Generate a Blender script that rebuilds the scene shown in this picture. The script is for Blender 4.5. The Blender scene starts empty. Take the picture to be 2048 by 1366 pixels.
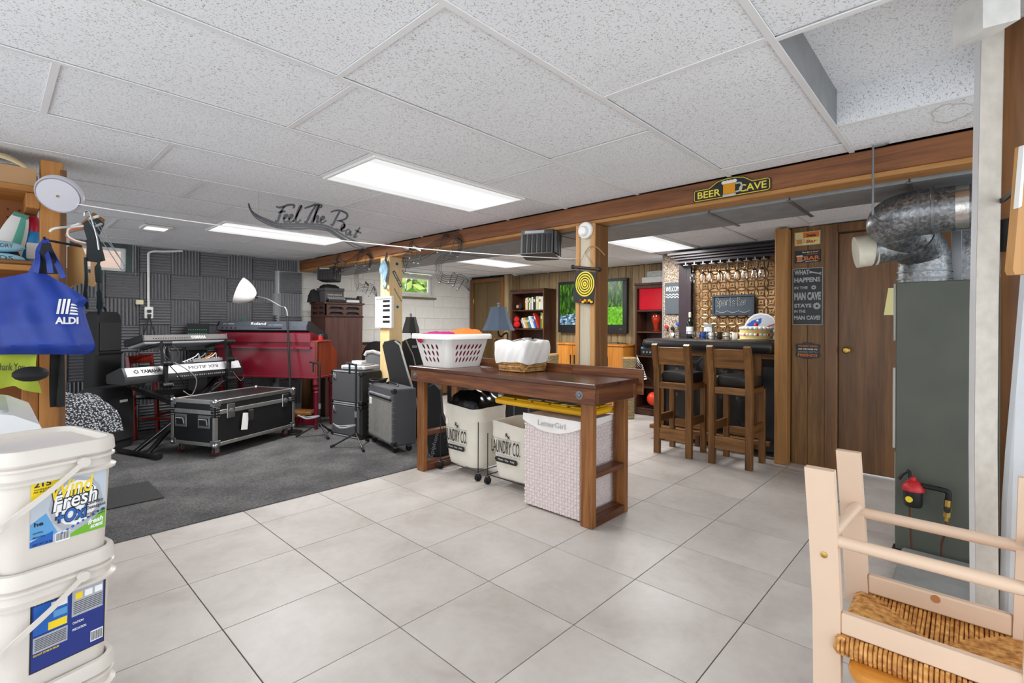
import bpy, bmesh, math, random
from math import sin, cos, pi, radians, sqrt, atan2
from mathutils import Vector, Matrix
random.seed(7)
SC = bpy.context.scene
COL = SC.collection
# ------------------------------------------------------------------ camera
YAW, ROLL, CAMZ, FPX, VH = 0.7555, 0.0044, 1.25, 985.27, 649.63
cd = bpy.data.cameras.new('camera'); cam = bpy.data.objects.new('camera', cd); COL.objects.link(cam)
cd.sensor_width = 36; cd.lens = 36*FPX/2048; cd.shift_y = -(683-VH)/2048; cd.clip_start = .02
cam.matrix_world = Matrix.Translation((0, 0, CAMZ)) @ Matrix.Rotation(YAW-pi/2, 4, 'Z') @ Matrix.Rotation(pi/2, 4, 'X') @ Matrix.Rotation(ROLL, 4, 'Z')
SC.camera = cam
# ------------------------------------------------------------------ world, lights, exposure
CZ = 2.141
SC.view_settings.view_transform = 'Standard'; SC.view_settings.look = 'None'
SC.view_settings.gamma = 1; SC.view_settings.exposure = 0.35; SC.view_settings.use_curve_mapping = False
w = bpy.data.worlds.new('world'); SC.world = w; w.use_nodes = True
bg = w.node_tree.nodes['Background']; bg.inputs[0].default_value = (.90, .95, 1, 1); bg.inputs[1].default_value = 1.9
def area(name, loc, sx, sy, power, col=(1, 1, 1), rot=(0, 0, 0)):
    l = bpy.data.lights.new(name, 'AREA'); l.shape = 'RECTANGLE'; l.size = sx; l.size_y = sy; l.energy = power; l.color = col
    o = bpy.data.objects.new(name, l); o.location = loc; o.rotation_euler = rot; COL.objects.link(o); return o
# the room's ceiling troffers: one area lamp under each; last two added unseen behind the viewpoint for warm fill
area('troffer_lamp_a', (1.98, 2.60, CZ-.02), 1.1, .5, 15)
area('troffer_lamp_b', (1.98, 5.04, CZ-.02), 1.1, .5, 48)
area('troffer_lamp_c', (4.92, 5.04, CZ-.02), 1.1, .5, 46)
area('troffer_lamp_d', (4.92, 2.58, CZ-.02), 1.1, .5, 36)
area('fill_lamp_e', (-.9, .16, CZ-.02), 1.1, .5, 9, (1, .95, .87))
area('fill_lamp_f', (.2, -1.7, CZ-.02), 1.1, .5, 8, (1, .93, .84))
# ------------------------------------------------------------------ helpers
def ray(u, v):
    a, b = cos(-ROLL), sin(-ROLL); du, dv = u-1024, v-683
    x = (a*du-b*dv)/FPX; z = -(683+b*du+a*dv-VH)/FPX
    return Vector((cos(YAW)+x*sin(YAW), sin(YAW)-x*cos(YAW), z))
def PX(u, v, ax, val):            # the point of the plane ax=val seen in that direction
    d = ray(u, v); i = 'xyz'.index(ax); o = Vector((0, 0, CAMZ)); return o+d*((val-o[i])/d[i])
def PD(u, v, d): return Vector((0, 0, CAMZ))+ray(u, v)*d
OFF = {}
def vec(p): return Vector(p)
class B:
    def __init__(s): s.v = []; s.f = []; s.mi = []; s.cur = 0
    def add(s, vs, fs):
        n = len(s.v); s.v += [tuple(p) for p in vs]; s.f += [tuple(i+n for i in f) for f in fs]; s.mi += [s.cur]*len(fs); return s
    def m(s, i): s.cur = i; return s
    def box(s, x0, y0, z0, x1, y1, z1, c=.003, M=None):
        x0, x1 = min(x0, x1), max(x0, x1); y0, y1 = min(y0, y1), max(y0, y1); z0, z1 = min(z0, z1), max(z0, z1)
        c = min(c, (x1-x0)*.45, (y1-y0)*.45, (z1-z0)*.45)
        if c <= 0:
            vs = [Vector((x, y, z)) for x in (x0, x1) for y in (y0, y1) for z in (z0, z1)]
            fs = [(0, 1, 3, 2), (4, 6, 7, 5), (0, 4, 5, 1), (2, 3, 7, 6), (0, 2, 6, 4), (1, 5, 7, 3)]
        else:
            lo, hi = (x0, y0, z0), (x1, y1, z1); vs = []; idx = {}
            for X in (0, 1):
                for Y in (0, 1):
                    for Z in (0, 1):
                        k = (X, Y, Z)
                        for a in range(3):      # vertex lying on face of axis a
                            p = []
                            for i in range(3):
                                e = hi[i] if k[i] else lo[i]
                                p.append(e if i == a else e+(-c if k[i] else c))
                            idx[(k, a)] = len(vs); vs.append(Vector(p))
            fs = []
            for a in range(3):
                b_, c_ = (a+1) % 3, (a+2) % 3
                for S in (0, 1):
                    q = []
                    for (p1, p2) in ((0, 0), (1, 0), (1, 1), (0, 1)):
                        k = [0, 0, 0]; k[a] = S; k[b_] = p1; k[c_] = p2; q.append(idx[(tuple(k), a)])
                    fs.append(tuple(q if S else q[::-1]))
                for p1 in (0, 1):
                    for p2 in (0, 1):         # edge along a
                        k0 = [0, 0, 0]; k1 = [0, 0, 0]; k0[a] = 0; k1[a] = 1
                        k0[b_] = k1[b_] = p1; k0[c_] = k1[c_] = p2; k0 = tuple(k0); k1 = tuple(k1)
                        q = (idx[(k0, b_)], idx[(k1, b_)], idx[(k1, c_)], idx[(k0, c_)])
                        fs.append(q if (p1 == p2) else q[::-1])
            for X in (0, 1):
                for Y in (0, 1):
                    for Z in (0, 1):
                        k = (X, Y, Z); t = (idx[(k, 0)], idx[(k, 1)], idx[(k, 2)]); fs.append(t if (X+Y+Z) % 2 else t[::-1])
        if M: vs = [M @ p for p in vs]
        return s.add(vs, fs)
    def beam(s, p, q, w, h, c=.003, up=(0, 0, 1)):    # a bar of section w x h from p to q
        p, q = vec(p), vec(q); n = (q-p); L = n.length; n = n/L; up = vec(up)
        if abs(n.dot(up)) > .98: up = Vector((1, 0, 0))
        r = n.cross(up).normalized(); u = r.cross(n)
        M = Matrix((( r.x, n.x, u.x, p.x), (r.y, n.y, u.y, p.y), (r.z, n.z, u.z, p.z), (0, 0, 0, 1)))
        return s.box(-w/2, 0, -h/2, w/2, L, h/2, c, M)
    def tube(s, pts, r, n=8, closed=False):
        pts = [vec(p) for p in pts]; m = len(pts); rs = r if isinstance(r, (list, tuple)) else [r]*m
        t0 = (pts[1]-pts[0]).normalized(); a = Vector((0, 0, 1)) if abs(t0.z) < .9 else Vector((1, 0, 0))
        nr = (a-t0*a.dot(t0)).normalized(); vs = []; fs = []
        for i in range(m):
            A = pts[(i-1) % m] if (closed or i > 0) else pts[i]; C = pts[(i+1) % m] if (closed or i < m-1) else pts[i]
            t = (C-A); t = t.normalized() if t.length > 1e-9 else t0
            nr = nr-t*nr.dot(t); nr = nr.normalized() if nr.length > 1e-6 else Vector((1, 0, 0)); b = t.cross(nr)
            for k in range(n):
                an = 2*pi*k/n; vs.append(pts[i]+(nr*cos(an)+b*sin(an))*rs[i])
        for i in range(m if closed else m-1):
            j = (i+1) % m
            for k in range(n): fs.append((i*n+k, i*n+(k+1) % n, j*n+(k+1) % n, j*n+k))
        if not closed: fs += [tuple(range(n))[::-1], tuple((m-1)*n+k for k in range(n))]
        return s.add(vs, fs)
    def cyl(s, p, q, r, r2=None, n=16):
        return s.tube([p, q], [r, r if r2 is None else r2], n)
    def lathe(s, prof, c=(0, 0, 0), n=20, ax=(0, 0, 1), caps=True, sq=None):
        ax = vec(ax).normalized(); a = Vector((1, 0, 0)) if abs(ax.x) < .9 else Vector((0, 1, 0)); e1 = (a-ax*a.dot(ax)).normalized(); e2 = ax.cross(e1); c = vec(c)
        vs = []; fs = []; m = len(prof)
        for (r, h) in prof:
            for k in range(n):
                an = 2*pi*k/n; q = 1
                if sq: q = 1/max((abs(cos(an))**sq+abs(sin(an))**sq), 1e-9)**(1/sq)
                vs.append(c+ax*h+(e1*cos(an)+e2*sin(an))*max(r, 1e-5)*q)
        for i in range(m-1):
            for k in range(n): fs.append((i*n+k, i*n+(k+1) % n, (i+1)*n+(k+1) % n, (i+1)*n+k))
        if caps: fs += [tuple(range(n))[::-1], tuple((m-1)*n+k for k in range(n))]
        return s.add(vs, fs)
    def sph(s, c, r, n=12, sc=(1, 1, 1)):
        c = vec(c); vs = []; fs = []; h = n//2+1
        for i in range(h):
            t = pi*i/(h-1)
            for k in range(n): vs.append(c+Vector((r*sc[0]*max(sin(t), 1e-4)*cos(2*pi*k/n), r*sc[1]*max(sin(t), 1e-4)*sin(2*pi*k/n), -r*sc[2]*cos(t))))
        for i in range(h-1):
            for k in range(n): fs.append((i*n+k, i*n+(k+1) % n, (i+1)*n+(k+1) % n, (i+1)*n+k))
        return s.add(vs, fs)
    def prism(s, poly, o, U, V, d):          # polygon (a,b) in frame o,U,V extruded by vector d
        o, U, V, d = vec(o), vec(U), vec(V), vec(d); m = len(poly)
        A = [o+U*a+V*b for a, b in poly]
        if U.cross(V).dot(d) < 0: A = A[::-1]
        return s.add(A+[p+d for p in A], [tuple(range(m))[::-1], tuple(range(m, 2*m))]+[(i, (i+1) % m, m+(i+1) % m, m+i) for i in range(m)])
    def poly(s, pts, d):                     # 3d polygon thickened by d
        pts = [vec(p) for p in pts]; d = vec(d); m = len(pts)
        nrm = Vector((0, 0, 0))
        for i in range(m): nrm += (pts[i]-pts[0]).cross(pts[(i+1) % m]-pts[0])
        if nrm.dot(d) < 0: pts = pts[::-1]
        return s.add(pts+[p+d for p in pts], [tuple(range(m))[::-1], tuple(range(m, 2*m))]+[(i, (i+1) % m, m+(i+1) % m, m+i) for i in range(m)])
    def grid(s, fn, nu, nv):                 # surface fn(a,b) a,b in 0..1
        vs = [vec(fn(i/nu, j/nv)) for j in range(nv+1) for i in range(nu+1)]; k = nu+1
        return s.add(vs, [(j*k+i, j*k+i+1, (j+1)*k+i+1, (j+1)*k+i) for j in range(nv) for i in range(nu)])
    def loft(s, rings, caps=True):
        n = len(rings[0]); vs = [p for r in rings for p in r]; fs = []
        for i in range(len(rings)-1):
            for k in range(n): fs.append((i*n+k, i*n+(k+1) % n, (i+1)*n+(k+1) % n, (i+1)*n+k))
        if caps: fs += [tuple(range(n))[::-1], tuple((len(rings)-1)*n+k for k in range(n))]
        return s.add(vs, fs)
    def ribbon(s, pts, w, U, V, d):          # flat stroke of width w along points in plane U,V, thick d
        U, V, d = vec(U), vec(V), vec(d); pts = [vec(p) for p in pts]; m = len(pts); ws = w if isinstance(w, (list, tuple)) else [w]*m
        L = []; R = []
        for i in range(m):
            t = pts[min(i+1, m-1)]-pts[max(i-1, 0)]; a, b = t.dot(U), t.dot(V); q = sqrt(a*a+b*b) or 1
            nn = (U*(-b)+V*a)/q*ws[i]/2; L.append(pts[i]+nn); R.append(pts[i]-nn)
        vs = L+R+[p+d for p in L]+[p+d for p in R]; fs = []
        for i in range(m-1):
            fs += [(i, i+1, m+i+1, m+i), (2*m+i, 3*m+i, 3*m+i+1, 2*m+i+1), (i, 2*m+i, 2*m+i+1, i+1), (m+i, m+i+1, 3*m+i+1, 3*m+i)]
        fs += [(0, m, 3*m, 2*m), (m-1, 3*m-1, 4*m-1, 2*m-1)]
        return s.add(vs, fs)
    def text(s, t, o, U, V, w=None, h=None, d=.001, bold=0, shear=0, al='L'):
        vs, fs = glyphs(t, bold); xs = [p[0] for p in vs]; ys = [p[1] for p in vs]
        x0, x1, y0, y1 = min(xs), max(xs), min(ys), max(ys)
        ky = h/(y1-y0) if h else None; kx = w/(x1-x0) if w else ky
        if ky is None: ky = kx
        ox = {'L': 0, 'C': -.5, 'R': -1}[al]*(x1-x0)*kx
        o, U, V = vec(o), vec(U).normalized(), vec(V).normalized(); N = U.cross(V)
        return s.add([o+U*((p[0]-x0)*kx+ox+shear*(p[1]-y0)*ky)+V*((p[1]-y0)*ky)+N*(d if p[2] > 0 else 0) for p in vs], fs)
    def obj(s, name, mat, par=None, world=True, smooth=.6, kind=None, label=None):
        me = bpy.data.meshes.new(name)
        off = OFF.get(par.name, Vector((0, 0, 0))) if (par and world) else Vector((0, 0, 0))
        me.from_pydata([(p[0]-off.x, p[1]-off.y, p[2]-off.z) for p in s.v], [], s.f)
        for m in (mat if isinstance(mat, (list, tuple)) else [mat]): me.materials.append(m)
        if any(s.mi): me.polygons.foreach_set('material_index', s.mi)
        me.validate(); me.update()
        if smooth: me.shade_smooth(); me.set_sharp_from_angle(angle=smooth)
        o = bpy.data.objects.new(name, me); COL.objects.link(o)
        if par: o.parent = par
        OFF[o.name] = off
        if kind: o['kind'] = kind
        if label: o['label'] = label
        return o
    def solo(s, name, mat, label, cat, group=None, smooth=.6, kind=None):     # a thing that is one mesh
        xs, ys, zs = zip(*s.v); c = Vector(((min(xs)+max(xs))/2, (min(ys)+max(ys))/2, min(zs)))
        s.v = [(p[0]-c.x, p[1]-c.y, p[2]-c.z) for p in s.v]
        o = s.obj(name, mat, None, False, smooth); o.location = c; tag(o, label, cat, group, kind); OFF[o.name] = c; return o
_G = {}
def glyphs(t, bold):
    if (t, bold) not in _G:
        c = bpy.data.curves.new('t', 'FONT'); c.body = t; c.extrude = .01; c.offset = bold; c.resolution_u = 3
        ob = bpy.data.objects.new('t', c); me = bpy.data.meshes.new_from_object(ob)
        _G[(t, bold)] = ([tuple(v.co) for v in me.vertices], [tuple(p.vertices) for p in me.polygons])
        bpy.data.objects.remove(ob); bpy.data.curves.remove(c); bpy.data.meshes.remove(me)
    return _G[(t, bold)]
def tag(o, label, cat, group=None, kind=None):
    if label: o['label'] = label
    if cat: o['category'] = cat
    if group: o['group'] = group
    if kind: o['kind'] = kind
    return o
def thing(name, label, cat, loc=(0, 0, 0), rz=0, group=None):
    o = bpy.data.objects.new(name, None); COL.objects.link(o); o.empty_display_size = .05
    o.location = loc; o.rotation_euler = (0, 0, rz); OFF[o.name] = vec(loc); return tag(o, label, cat, group)
def kids(o): return [c for c in bpy.data.objects if c.parent == o]
def copy_tree(o, par=None):
    c = o.copy(); COL.objects.link(c); OFF[c.name] = OFF.get(o.name, Vector((0, 0, 0)))
    if par: c.parent = par
    for k in kids(o): copy_tree(k, c)
    return c
def dup(root, loc, rz=0, label=None):
    c = copy_tree(root); c.location = loc; c.rotation_euler = (0, 0, rz); OFF[c.name] = vec(loc)
    if label: c['label'] = label
    return c
def piece(src, par, loc=(0, 0, 0), rot=(0, 0, 0), name=None):   # another object on the same mesh
    o = bpy.data.objects.new(name or src.name.split('.')[0], src.data); COL.objects.link(o); o.parent = par; o.location = loc; o.rotation_euler = rot; OFF[o.name] = vec(loc); return o
def struct(b, name, mat, par=None, smooth=.6):
    o = b.obj(name, mat, par, smooth=smooth)
    if not par: o['kind'] = 'structure'
    return o
def smoothpath(pts, n=6, closed=False):      # Catmull-Rom
    pts = [vec(p) for p in pts]; out = []; m = len(pts)
    for i in range(m if closed else m-1):
        g = lambda j: pts[j % m] if closed else pts[max(0, min(m-1, j))]
        a, b, c, d = g(i-1), g(i), g(i+1), g(i+2)
        for k in range(n):
            t = k/n; out.append(.5*((2*b)+(c-a)*t+(2*a-5*b+4*c-d)*t*t+(3*b-a-3*c+d)*t**3))
    if not closed: out.append(pts[-1])
    return out
def rrect(w, h, r, n=4):                     # rounded rectangle polygon centred on 0
    o = []
    for cx, cy, a0 in ((w/2-r, h/2-r, 0), (-w/2+r, h/2-r, pi/2), (-w/2+r, -h/2+r, pi), (w/2-r, -h/2+r, 1.5*pi)):
        for k in range(n+1): a = a0+pi/2*k/n; o.append((cx+r*cos(a), cy+r*sin(a)))
    return o
def circ(r, n=20, cx=0, cy=0): return [(cx+r*cos(2*pi*k/n), cy+r*sin(2*pi*k/n)) for k in range(n)]
X3, Y3, Z3 = Vector((1, 0, 0)), Vector((0, 1, 0)), Vector((0, 0, 1))
# ------------------------------------------------------------------ materials
def srgb(h):
    if not isinstance(h, str): return h
    c = [int(h[i:i+2], 16)/255 for i in (0, 2, 4)]
    return tuple((x/12.92 if x <= .04045 else ((x+.055)/1.055)**2.4) for x in c)
class NT:
    def __init__(s, name):
        s.m = bpy.data.materials.new(name); s.m.use_nodes = True; s.t = s.m.node_tree; s.p = s.t.nodes['Principled BSDF']
    def n(s, ty, **k):
        o = s.t.nodes.new('ShaderNode'+ty)
        for a, b in k.items():
            if a in o.inputs.keys() if isinstance(a, str) else False: o.inputs[a].default_value = b
            else: setattr(o, a, b)
        return o
    def l(s, a, b): s.t.links.new(a, b)
    def coord(s, scale=(1, 1, 1), rnd=True):
        tc = s.n('TexCoord'); out = tc.outputs['Object']
        if rnd:
            oi = s.n('ObjectInfo'); mu = s.n('VectorMath', operation='MULTIPLY_ADD'); mu.inputs[1].default_value = (1, 1, 1)
            sc = s.n('VectorMath', operation='SCALE'); sc.inputs[0].default_value = (17.3, 9.1, 23.7); s.l(oi.outputs['Random'], sc.inputs['Scale'])
            s.l(out, mu.inputs[0]); s.l(sc.outputs[0], mu.inputs[2]); out = mu.outputs[0]
        mp = s.n('Mapping'); mp.inputs['Scale'].default_value = scale; s.l(out, mp.inputs['Vector']); return mp.outputs[0]
    def noise(s, vec_, scale, detail=3, rough=.5, dist=0):
        o = s.n('TexNoise'); o.inputs['Scale'].default_value = scale; o.inputs['Detail'].default_value = detail; o.inputs['Roughness'].default_value = rough; o.inputs['Distortion'].default_value = dist
        s.l(vec_, o.inputs['Vector']); return o.outputs['Fac']
    def ramp(s, fac, stops):
        o = s.n('ValToRGB'); e = o.color_ramp.elements
        while len(e) < len(stops): e.new(.5)
        for i, (p, c) in enumerate(stops):
            e[i].position = p; c = srgb(c); e[i].color = (c[0], c[1], c[2], 1)
        s.l(fac, o.inputs[0]); return o.outputs[0]
    def mix(s, fac, a, b, mode='MIX'):
        o = s.n('MixRGB', blend_type=mode)
        for i, x in ((0, fac), (1, a), (2, b)):
            if hasattr(x, 'is_linked') or hasattr(x, 'links'): s.l(x, o.inputs[i])
            else: o.inputs[i].default_value = x if i == 0 else (*srgb(x)[:3], 1)
        return o.outputs[0]
    def math(s, op, a, b=0.):
        o = s.n('Math', operation=op)
        for i, x in ((0, a), (1, b)):
            if hasattr(x, 'links'): s.l(x, o.inputs[i])
            else: o.inputs[i].default_value = x
        return o.outputs[0]
    def bump(s, h, st=.3, dist=.002):
        o = s.n('Bump'); o.inputs['Strength'].default_value = st; o.inputs['Distance'].default_value = dist; s.l(h, o.inputs['Height']); s.l(o.outputs[0], s.p.inputs['Normal'])
    def set(s, col=None, rough=.5, metal=0, **k):
        if col is not None:
            if hasattr(col, 'links'): s.l(col, s.p.inputs['Base Color'])
            else: s.p.inputs['Base Color'].default_value = (*srgb(col)[:3], 1)
        if hasattr(rough, 'links'): s.l(rough, s.p.inputs['Roughness'])
        else: s.p.inputs['Roughness'].default_value = rough
        s.p.inputs['Metallic'].default_value = metal
        for a, b in k.items(): s.p.inputs[a.replace('_', ' ')].default_value = b
        return s.m
def mat(name, col, rough=.5, metal=0, var=.06, vs=6, bump=0, bs=80, **k):      # plain with a little procedural unevenness
    t = NT(name); c = srgb(col); v = t.coord(rnd=False); f = t.noise(v, vs, 4)
    lo = tuple(x*(1-var) for x in c); hi = tuple(min(1, x*(1+var)) for x in c)
    cc = t.ramp(f, [(.3, lo), (.7, hi)])
    if bump: t.bump(t.noise(v, bs, 3), bump, .002)
    return t.set(cc, rough, metal, **k)
def wood(name, cs, ax='z', rough=.5, k=1., fine=1., bump=.15):
    t = NT(name); sc = {'x': (.06, 1, 1), 'y': (1, .06, 1), 'z': (1, 1, .06)}[ax]
    v = t.coord(sc); n1 = t.noise(v, 14*k, 5, .6, .8); n2 = t.noise(v, 90*k, 2, .5, .2)
    f = t.math('ADD', t.math('MULTIPLY', n1, .72), t.math('MULTIPLY', n2, .28*fine))
    st = [(.30+.4*i/(len(cs)-1), c) for i, c in enumerate(cs)]
    t.bump(f, bump, .002); return t.set(t.ramp(f, st), rough)
def emis(name, col, st):
    t = NT(name); t.set('000000', .5); t.p.inputs['Emission Color'].default_value = (*srgb(col), 1); t.p.inputs['Emission Strength'].default_value = st; return t.m
def glassm(name, col='ffffff', rough=.02, ior=1.45):
    t = NT(name); return t.set(col, rough, 0, Transmission_Weight=1., IOR=ior)
# ------------------------------------------------------------------ material list
M = {}
def ceiling_mat():
    t = NT('ceiling tile fissured'); v = t.coord((1, 1, 1)); a = t.noise(v, 95, 2, .5, .4); b = t.noise(v, 120, 1); c = t.noise(v, 260, 1)
    worm = t.math('LESS_THAN', t.math('ABSOLUTE', t.math('SUBTRACT', a, .5)), .024)
    msk = t.math('MULTIPLY', worm, t.math('GREATER_THAN', b, .53))
    pit = t.math('GREATER_THAN', c, .735)
    f = t.math('MAXIMUM', msk, pit)
    big = t.ramp(t.noise(v, 1.2, 2), [(.3, 'e8eaed'), (.7, 'eff1f4')])
    t.bump(t.math('MULTIPLY', f, -1.), .5, .003)
    return t.set(t.mix(f, big, 'a09e9c'), .85)
M['ctile'] = ceiling_mat()
M['tbar'] = mat('white painted ceiling grid', 'e4e4e4', .35, 0, .03)
M['dark'] = mat('dark void timber', '2a2724', .9)
def floor_mat():
    t = NT('porcelain floor tile'); v = t.coord((1, 1, 1)); a = t.noise(v, 2.6, 6, .62, .5); b = t.noise(v, 22, 4, .6)
    f = t.math('ADD', t.math('MULTIPLY', a, .8), t.math('MULTIPLY', b, .2))
    t.bump(b, .03, .001)
    return t.set(t.ramp(f, [(.3, 'aca49c'), (.5, 'bdb6b0'), (.7, 'c9c3bd')]), .4, 0, Specular_IOR_Level=.35)
M['ftile'] = floor_mat(); M['grout'] = mat('dark tile joint', '2b2520', .9)
def carpet_mat():
    t = NT('charcoal carpet tiles'); v = t.coord((1, 1, 1), False); a = t.noise(v, 3, 4); b = t.noise(t.coord((1, 9, 1), False), 45, 3); c = t.noise(t.coord((9, 1, 1), False), 45, 3)
    f = t.math('ADD', t.math('MULTIPLY', a, .25), t.math('ADD', t.math('MULTIPLY', b, .4), t.math('MULTIPLY', c, .35)))
    t.bump(t.noise(v, 400, 2), .6, .003)
    return t.set(t.ramp(f, [(.38, '39393a'), (.5, '565555'), (.64, '807e7c')]), .95, 0, Specular_IOR_Level=.1)
M['carpet'] = carpet_mat()
M['foam'] = mat('charcoal acoustic foam', '88888b', .92, 0, .08, 30, .2, 500)
M['foamside'] = mat('pale foam cut face', 'b8babc', .9)
M['block'] = mat('white painted block', 'd9d8d2', .7, 0, .04, 9, .25, 60)
M['grayduct'] = mat('grey painted sheet metal', '8b8d8e', .55, .2, .12, 9)
M['oakdark'] = wood('dark oak panel', ['4a3218', '745026', '8a6434', '9b7442'], 'z', .45, 1.2)
M['door'] = wood('brown veneer door', ['56381b', '7a532c', '8d643a'], 'z', .4, .7, 1, .05)
M['olive'] = wood('olive brown veneer', ['4f3c20', '655030', '75603c'], 'z', .5, .7, 1, .05)
M['pan'] = wood('pale walnut panelling', ['5d4a2e', '8a7350', 'a08a64', 'b39e78'], 'z', .5, 1.4)
M['cedar'] = wood('reddish beam timber', ['54301a', '7e4d2a', '925d36'], 'y', .6, 1.3)
M['cedarlt'] = wood('light beam edge timber', ['8a5c31', 'a8763f', 'b98850'], 'y', .6, 1.3)
M['pine'] = wood('raw pine', ['c9a36b', 'dcbd88', 'e6cda0'], 'z', .6, .8)
M['greypine'] = wood('pale grey grained panel', ['a39880', 'b8ad97', 'c7bda9'], 'z', .6, 1.)
M['tan'] = wood('tan trim wood', ['9a6c3d', 'b78750', 'c4965f'], 'z', .6)
M['brownz'] = wood('brown post wood', ['5d3d1f', '785029', '8a6035'], 'z', .6)
M['orangepost'] = wood('orange brown post', ['83582c', 'a4733c', 'b3844a'], 'z', .6)
M['shelfwood'] = wood('orange pine shelf', ['8f5a25', 'ae7434', 'bf8645'], 'x', .55)
M['shelfwoodz'] = wood('orange pine upright', ['8f5a25', 'ae7434', 'bf8645'], 'z', .55)
M['black'] = mat('black plastic', '131314', .45); M['blackm'] = mat('matte black', '1b1b1c', .8)
M['rubber'] = mat('black rubber', '0f0f10', .9); M['tolex'] = mat('black tolex', '232324', .7, 0, .2, 300, .5, 900)
M['white'] = mat('white plastic', 'e6e5e2', .4, 0, .02); M['whitepaint'] = mat('worn white paint', 'cfcdc8', .6, 0, .1, 20)
M['chrome'] = mat('chrome', 'c9cacb', .2, 1); M['alu'] = mat('brushed aluminium', 'b5b3ae', .38, .9, .08, 40)
M['steel'] = mat('grey steel', '85878a', .4, .8); M['brass'] = mat('brass', 'b99a52', .3, 1)
def galv_mat():
    t = NT('galvanised spangle'); v = t.coord((1, 1, 1), False); o = t.n('TexVoronoi'); o.inputs['Scale'].default_value = 85; t.l(v, o.inputs['Vector'])
    f = t.math('ADD', t.math('MULTIPLY', o.outputs['Color'], .55), t.math('MULTIPLY', t.noise(v, 18, 4), .45))
    return t.set(t.ramp(f, [(.3, '6c6e70'), (.5, '84878a'), (.72, 'a5a7a8')]), t.math('ADD', t.math('MULTIPLY', f, .3), .2), .8)
M['galv'] = galv_mat(); M['foil'] = mat('foil tape', 'd6d4d0', .25, .9, .1, 30, .6, 60)
M['red'] = mat('red plastic', 'b51a22', .4); M['yellow'] = mat('yellow print', 'e8cf2a', .5); M['ink'] = mat('black ink', '151412', .6)
M['glass'] = glassm('clear glass')
M['paperw'] = mat('white print', 'e9e8e4', .6, 0, .01); M['blue'] = mat('blue print', '1c4fa8', .5); M['orange'] = mat('orange print', 'e8761e', .5)
M['grey'] = mat('grey plastic', '8a8c8f', .5)
def diffuser_mat():      # tubes shine through the prismatic lens: brighter along the middle
    t = NT('lit diffuser'); tc = t.n('TexCoord'); s_ = t.n('SeparateXYZ'); t.l(tc.outputs['Object'], s_.inputs[0]); t.set('000000', .4)
    e = t.ramp(t.math('MULTIPLY', t.math('ABSOLUTE', s_.outputs[1]), 3.4), [(0, (1, 1, 1)), (.35, (.95, .95, .95)), (.75, (.62, .62, .63)), (1, (.66, .66, .67))])
    t.l(e, t.p.inputs['Emission Color']); t.p.inputs['Emission Strength'].default_value = 1.05; return t.m
lightm = diffuser_mat()
# ------------------------------------------------------------------ floor, carpet
fl = struct(B().box(-2, -2.2, -.12, 6.75, 7.2, -.006, 0), 'floor', M['grout'])
TS = .5087; proto = None
for i in range(-6, 11):
    for j in range(-8, 10):
        x, y = 1.1671+i*TS, 2.2354+j*TS
        if x > 6.6 or y < -1.9 or y > 6.7 or (y > 3.3 and x < 2.9): continue
        if proto is None:
            b = B().box(.0021, .0021, -.008, TS-.0021, TS-.0021, 0, .001); proto = b.obj('floor_tile', M['ftile'], fl, False); proto.location = (x, y, 0)
        else: piece(proto, fl, (x, y, 0))
B().box(-1.6, 3.545, .0005, 3.25, 6.98, .008, .003).solo('carpet', M['carpet'], 'charcoal low pile carpet under the keyboards and amplifiers', 'carpet')
# ------------------------------------------------------------------ ceiling
ce = struct(B().box(-2, -2.2, CZ+.28, 6.75, 7.2, CZ+.36, 0).box(-2.02, -2.2, CZ+.03, -2, 7.2, CZ+.28, 0).box(-2, -2.22, CZ+.03, 6.75, -2.2, CZ+.28, 0).box(6.75, -2.2, CZ+.03, 6.77, 7.2, CZ+.28, 0), 'ceiling', M['dark'])  # side slabs round the void are added to keep light from leaking in
Y0, RW, PL = .467, .61, 1.22
offs = {-4: .2, -3: .9, -2: .3, -1: 1.68, 0: 1.656, 1: .864, 2: .935, 3: 1.376, 4: .62, 5: .93, 6: 1.3, 7: 1.39, 8: .75, 9: 1.2, 10: .7}
skip = [(3, 1.376), (7, 1.39)]; skip2 = [(3, 4.31), (7, 4.31)]
tiles = {}
def ctile(L, x, y, z):
    k = round(L, 3)
    if k not in tiles:
        b = B().box(.008, .008, 0, L-.008, RW-.008, .014, .002); o = b.obj('ceiling_tile', M['ctile'], ce, False); o.location = (x, y, z); tiles[k] = o; return o
    return piece(tiles[k], ce, (x, y, z))
bars = {}
def tbar(x0, y0, x1, y1):
    L = round(max(x1-x0, y1-y0), 3); al = x1-x0 > y1-y0; k = (L, al)
    if k not in bars:
        b = B()
        if al: b.box(0, -.012, 0, L, .012, .004, .001).box(0, -.002, .004, L, .002, .035, 0)
        else: b.box(-.012, 0, 0, .012, L, .004, .001).box(-.002, 0, .004, .002, L, .035, 0)
        bars[k] = b.obj('ceiling_grid_bar', M['tbar'], ce, False); bars[k].location = (x0, y0, CZ); return
    piece(bars[k], ce, (x0, y0, CZ))
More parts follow.
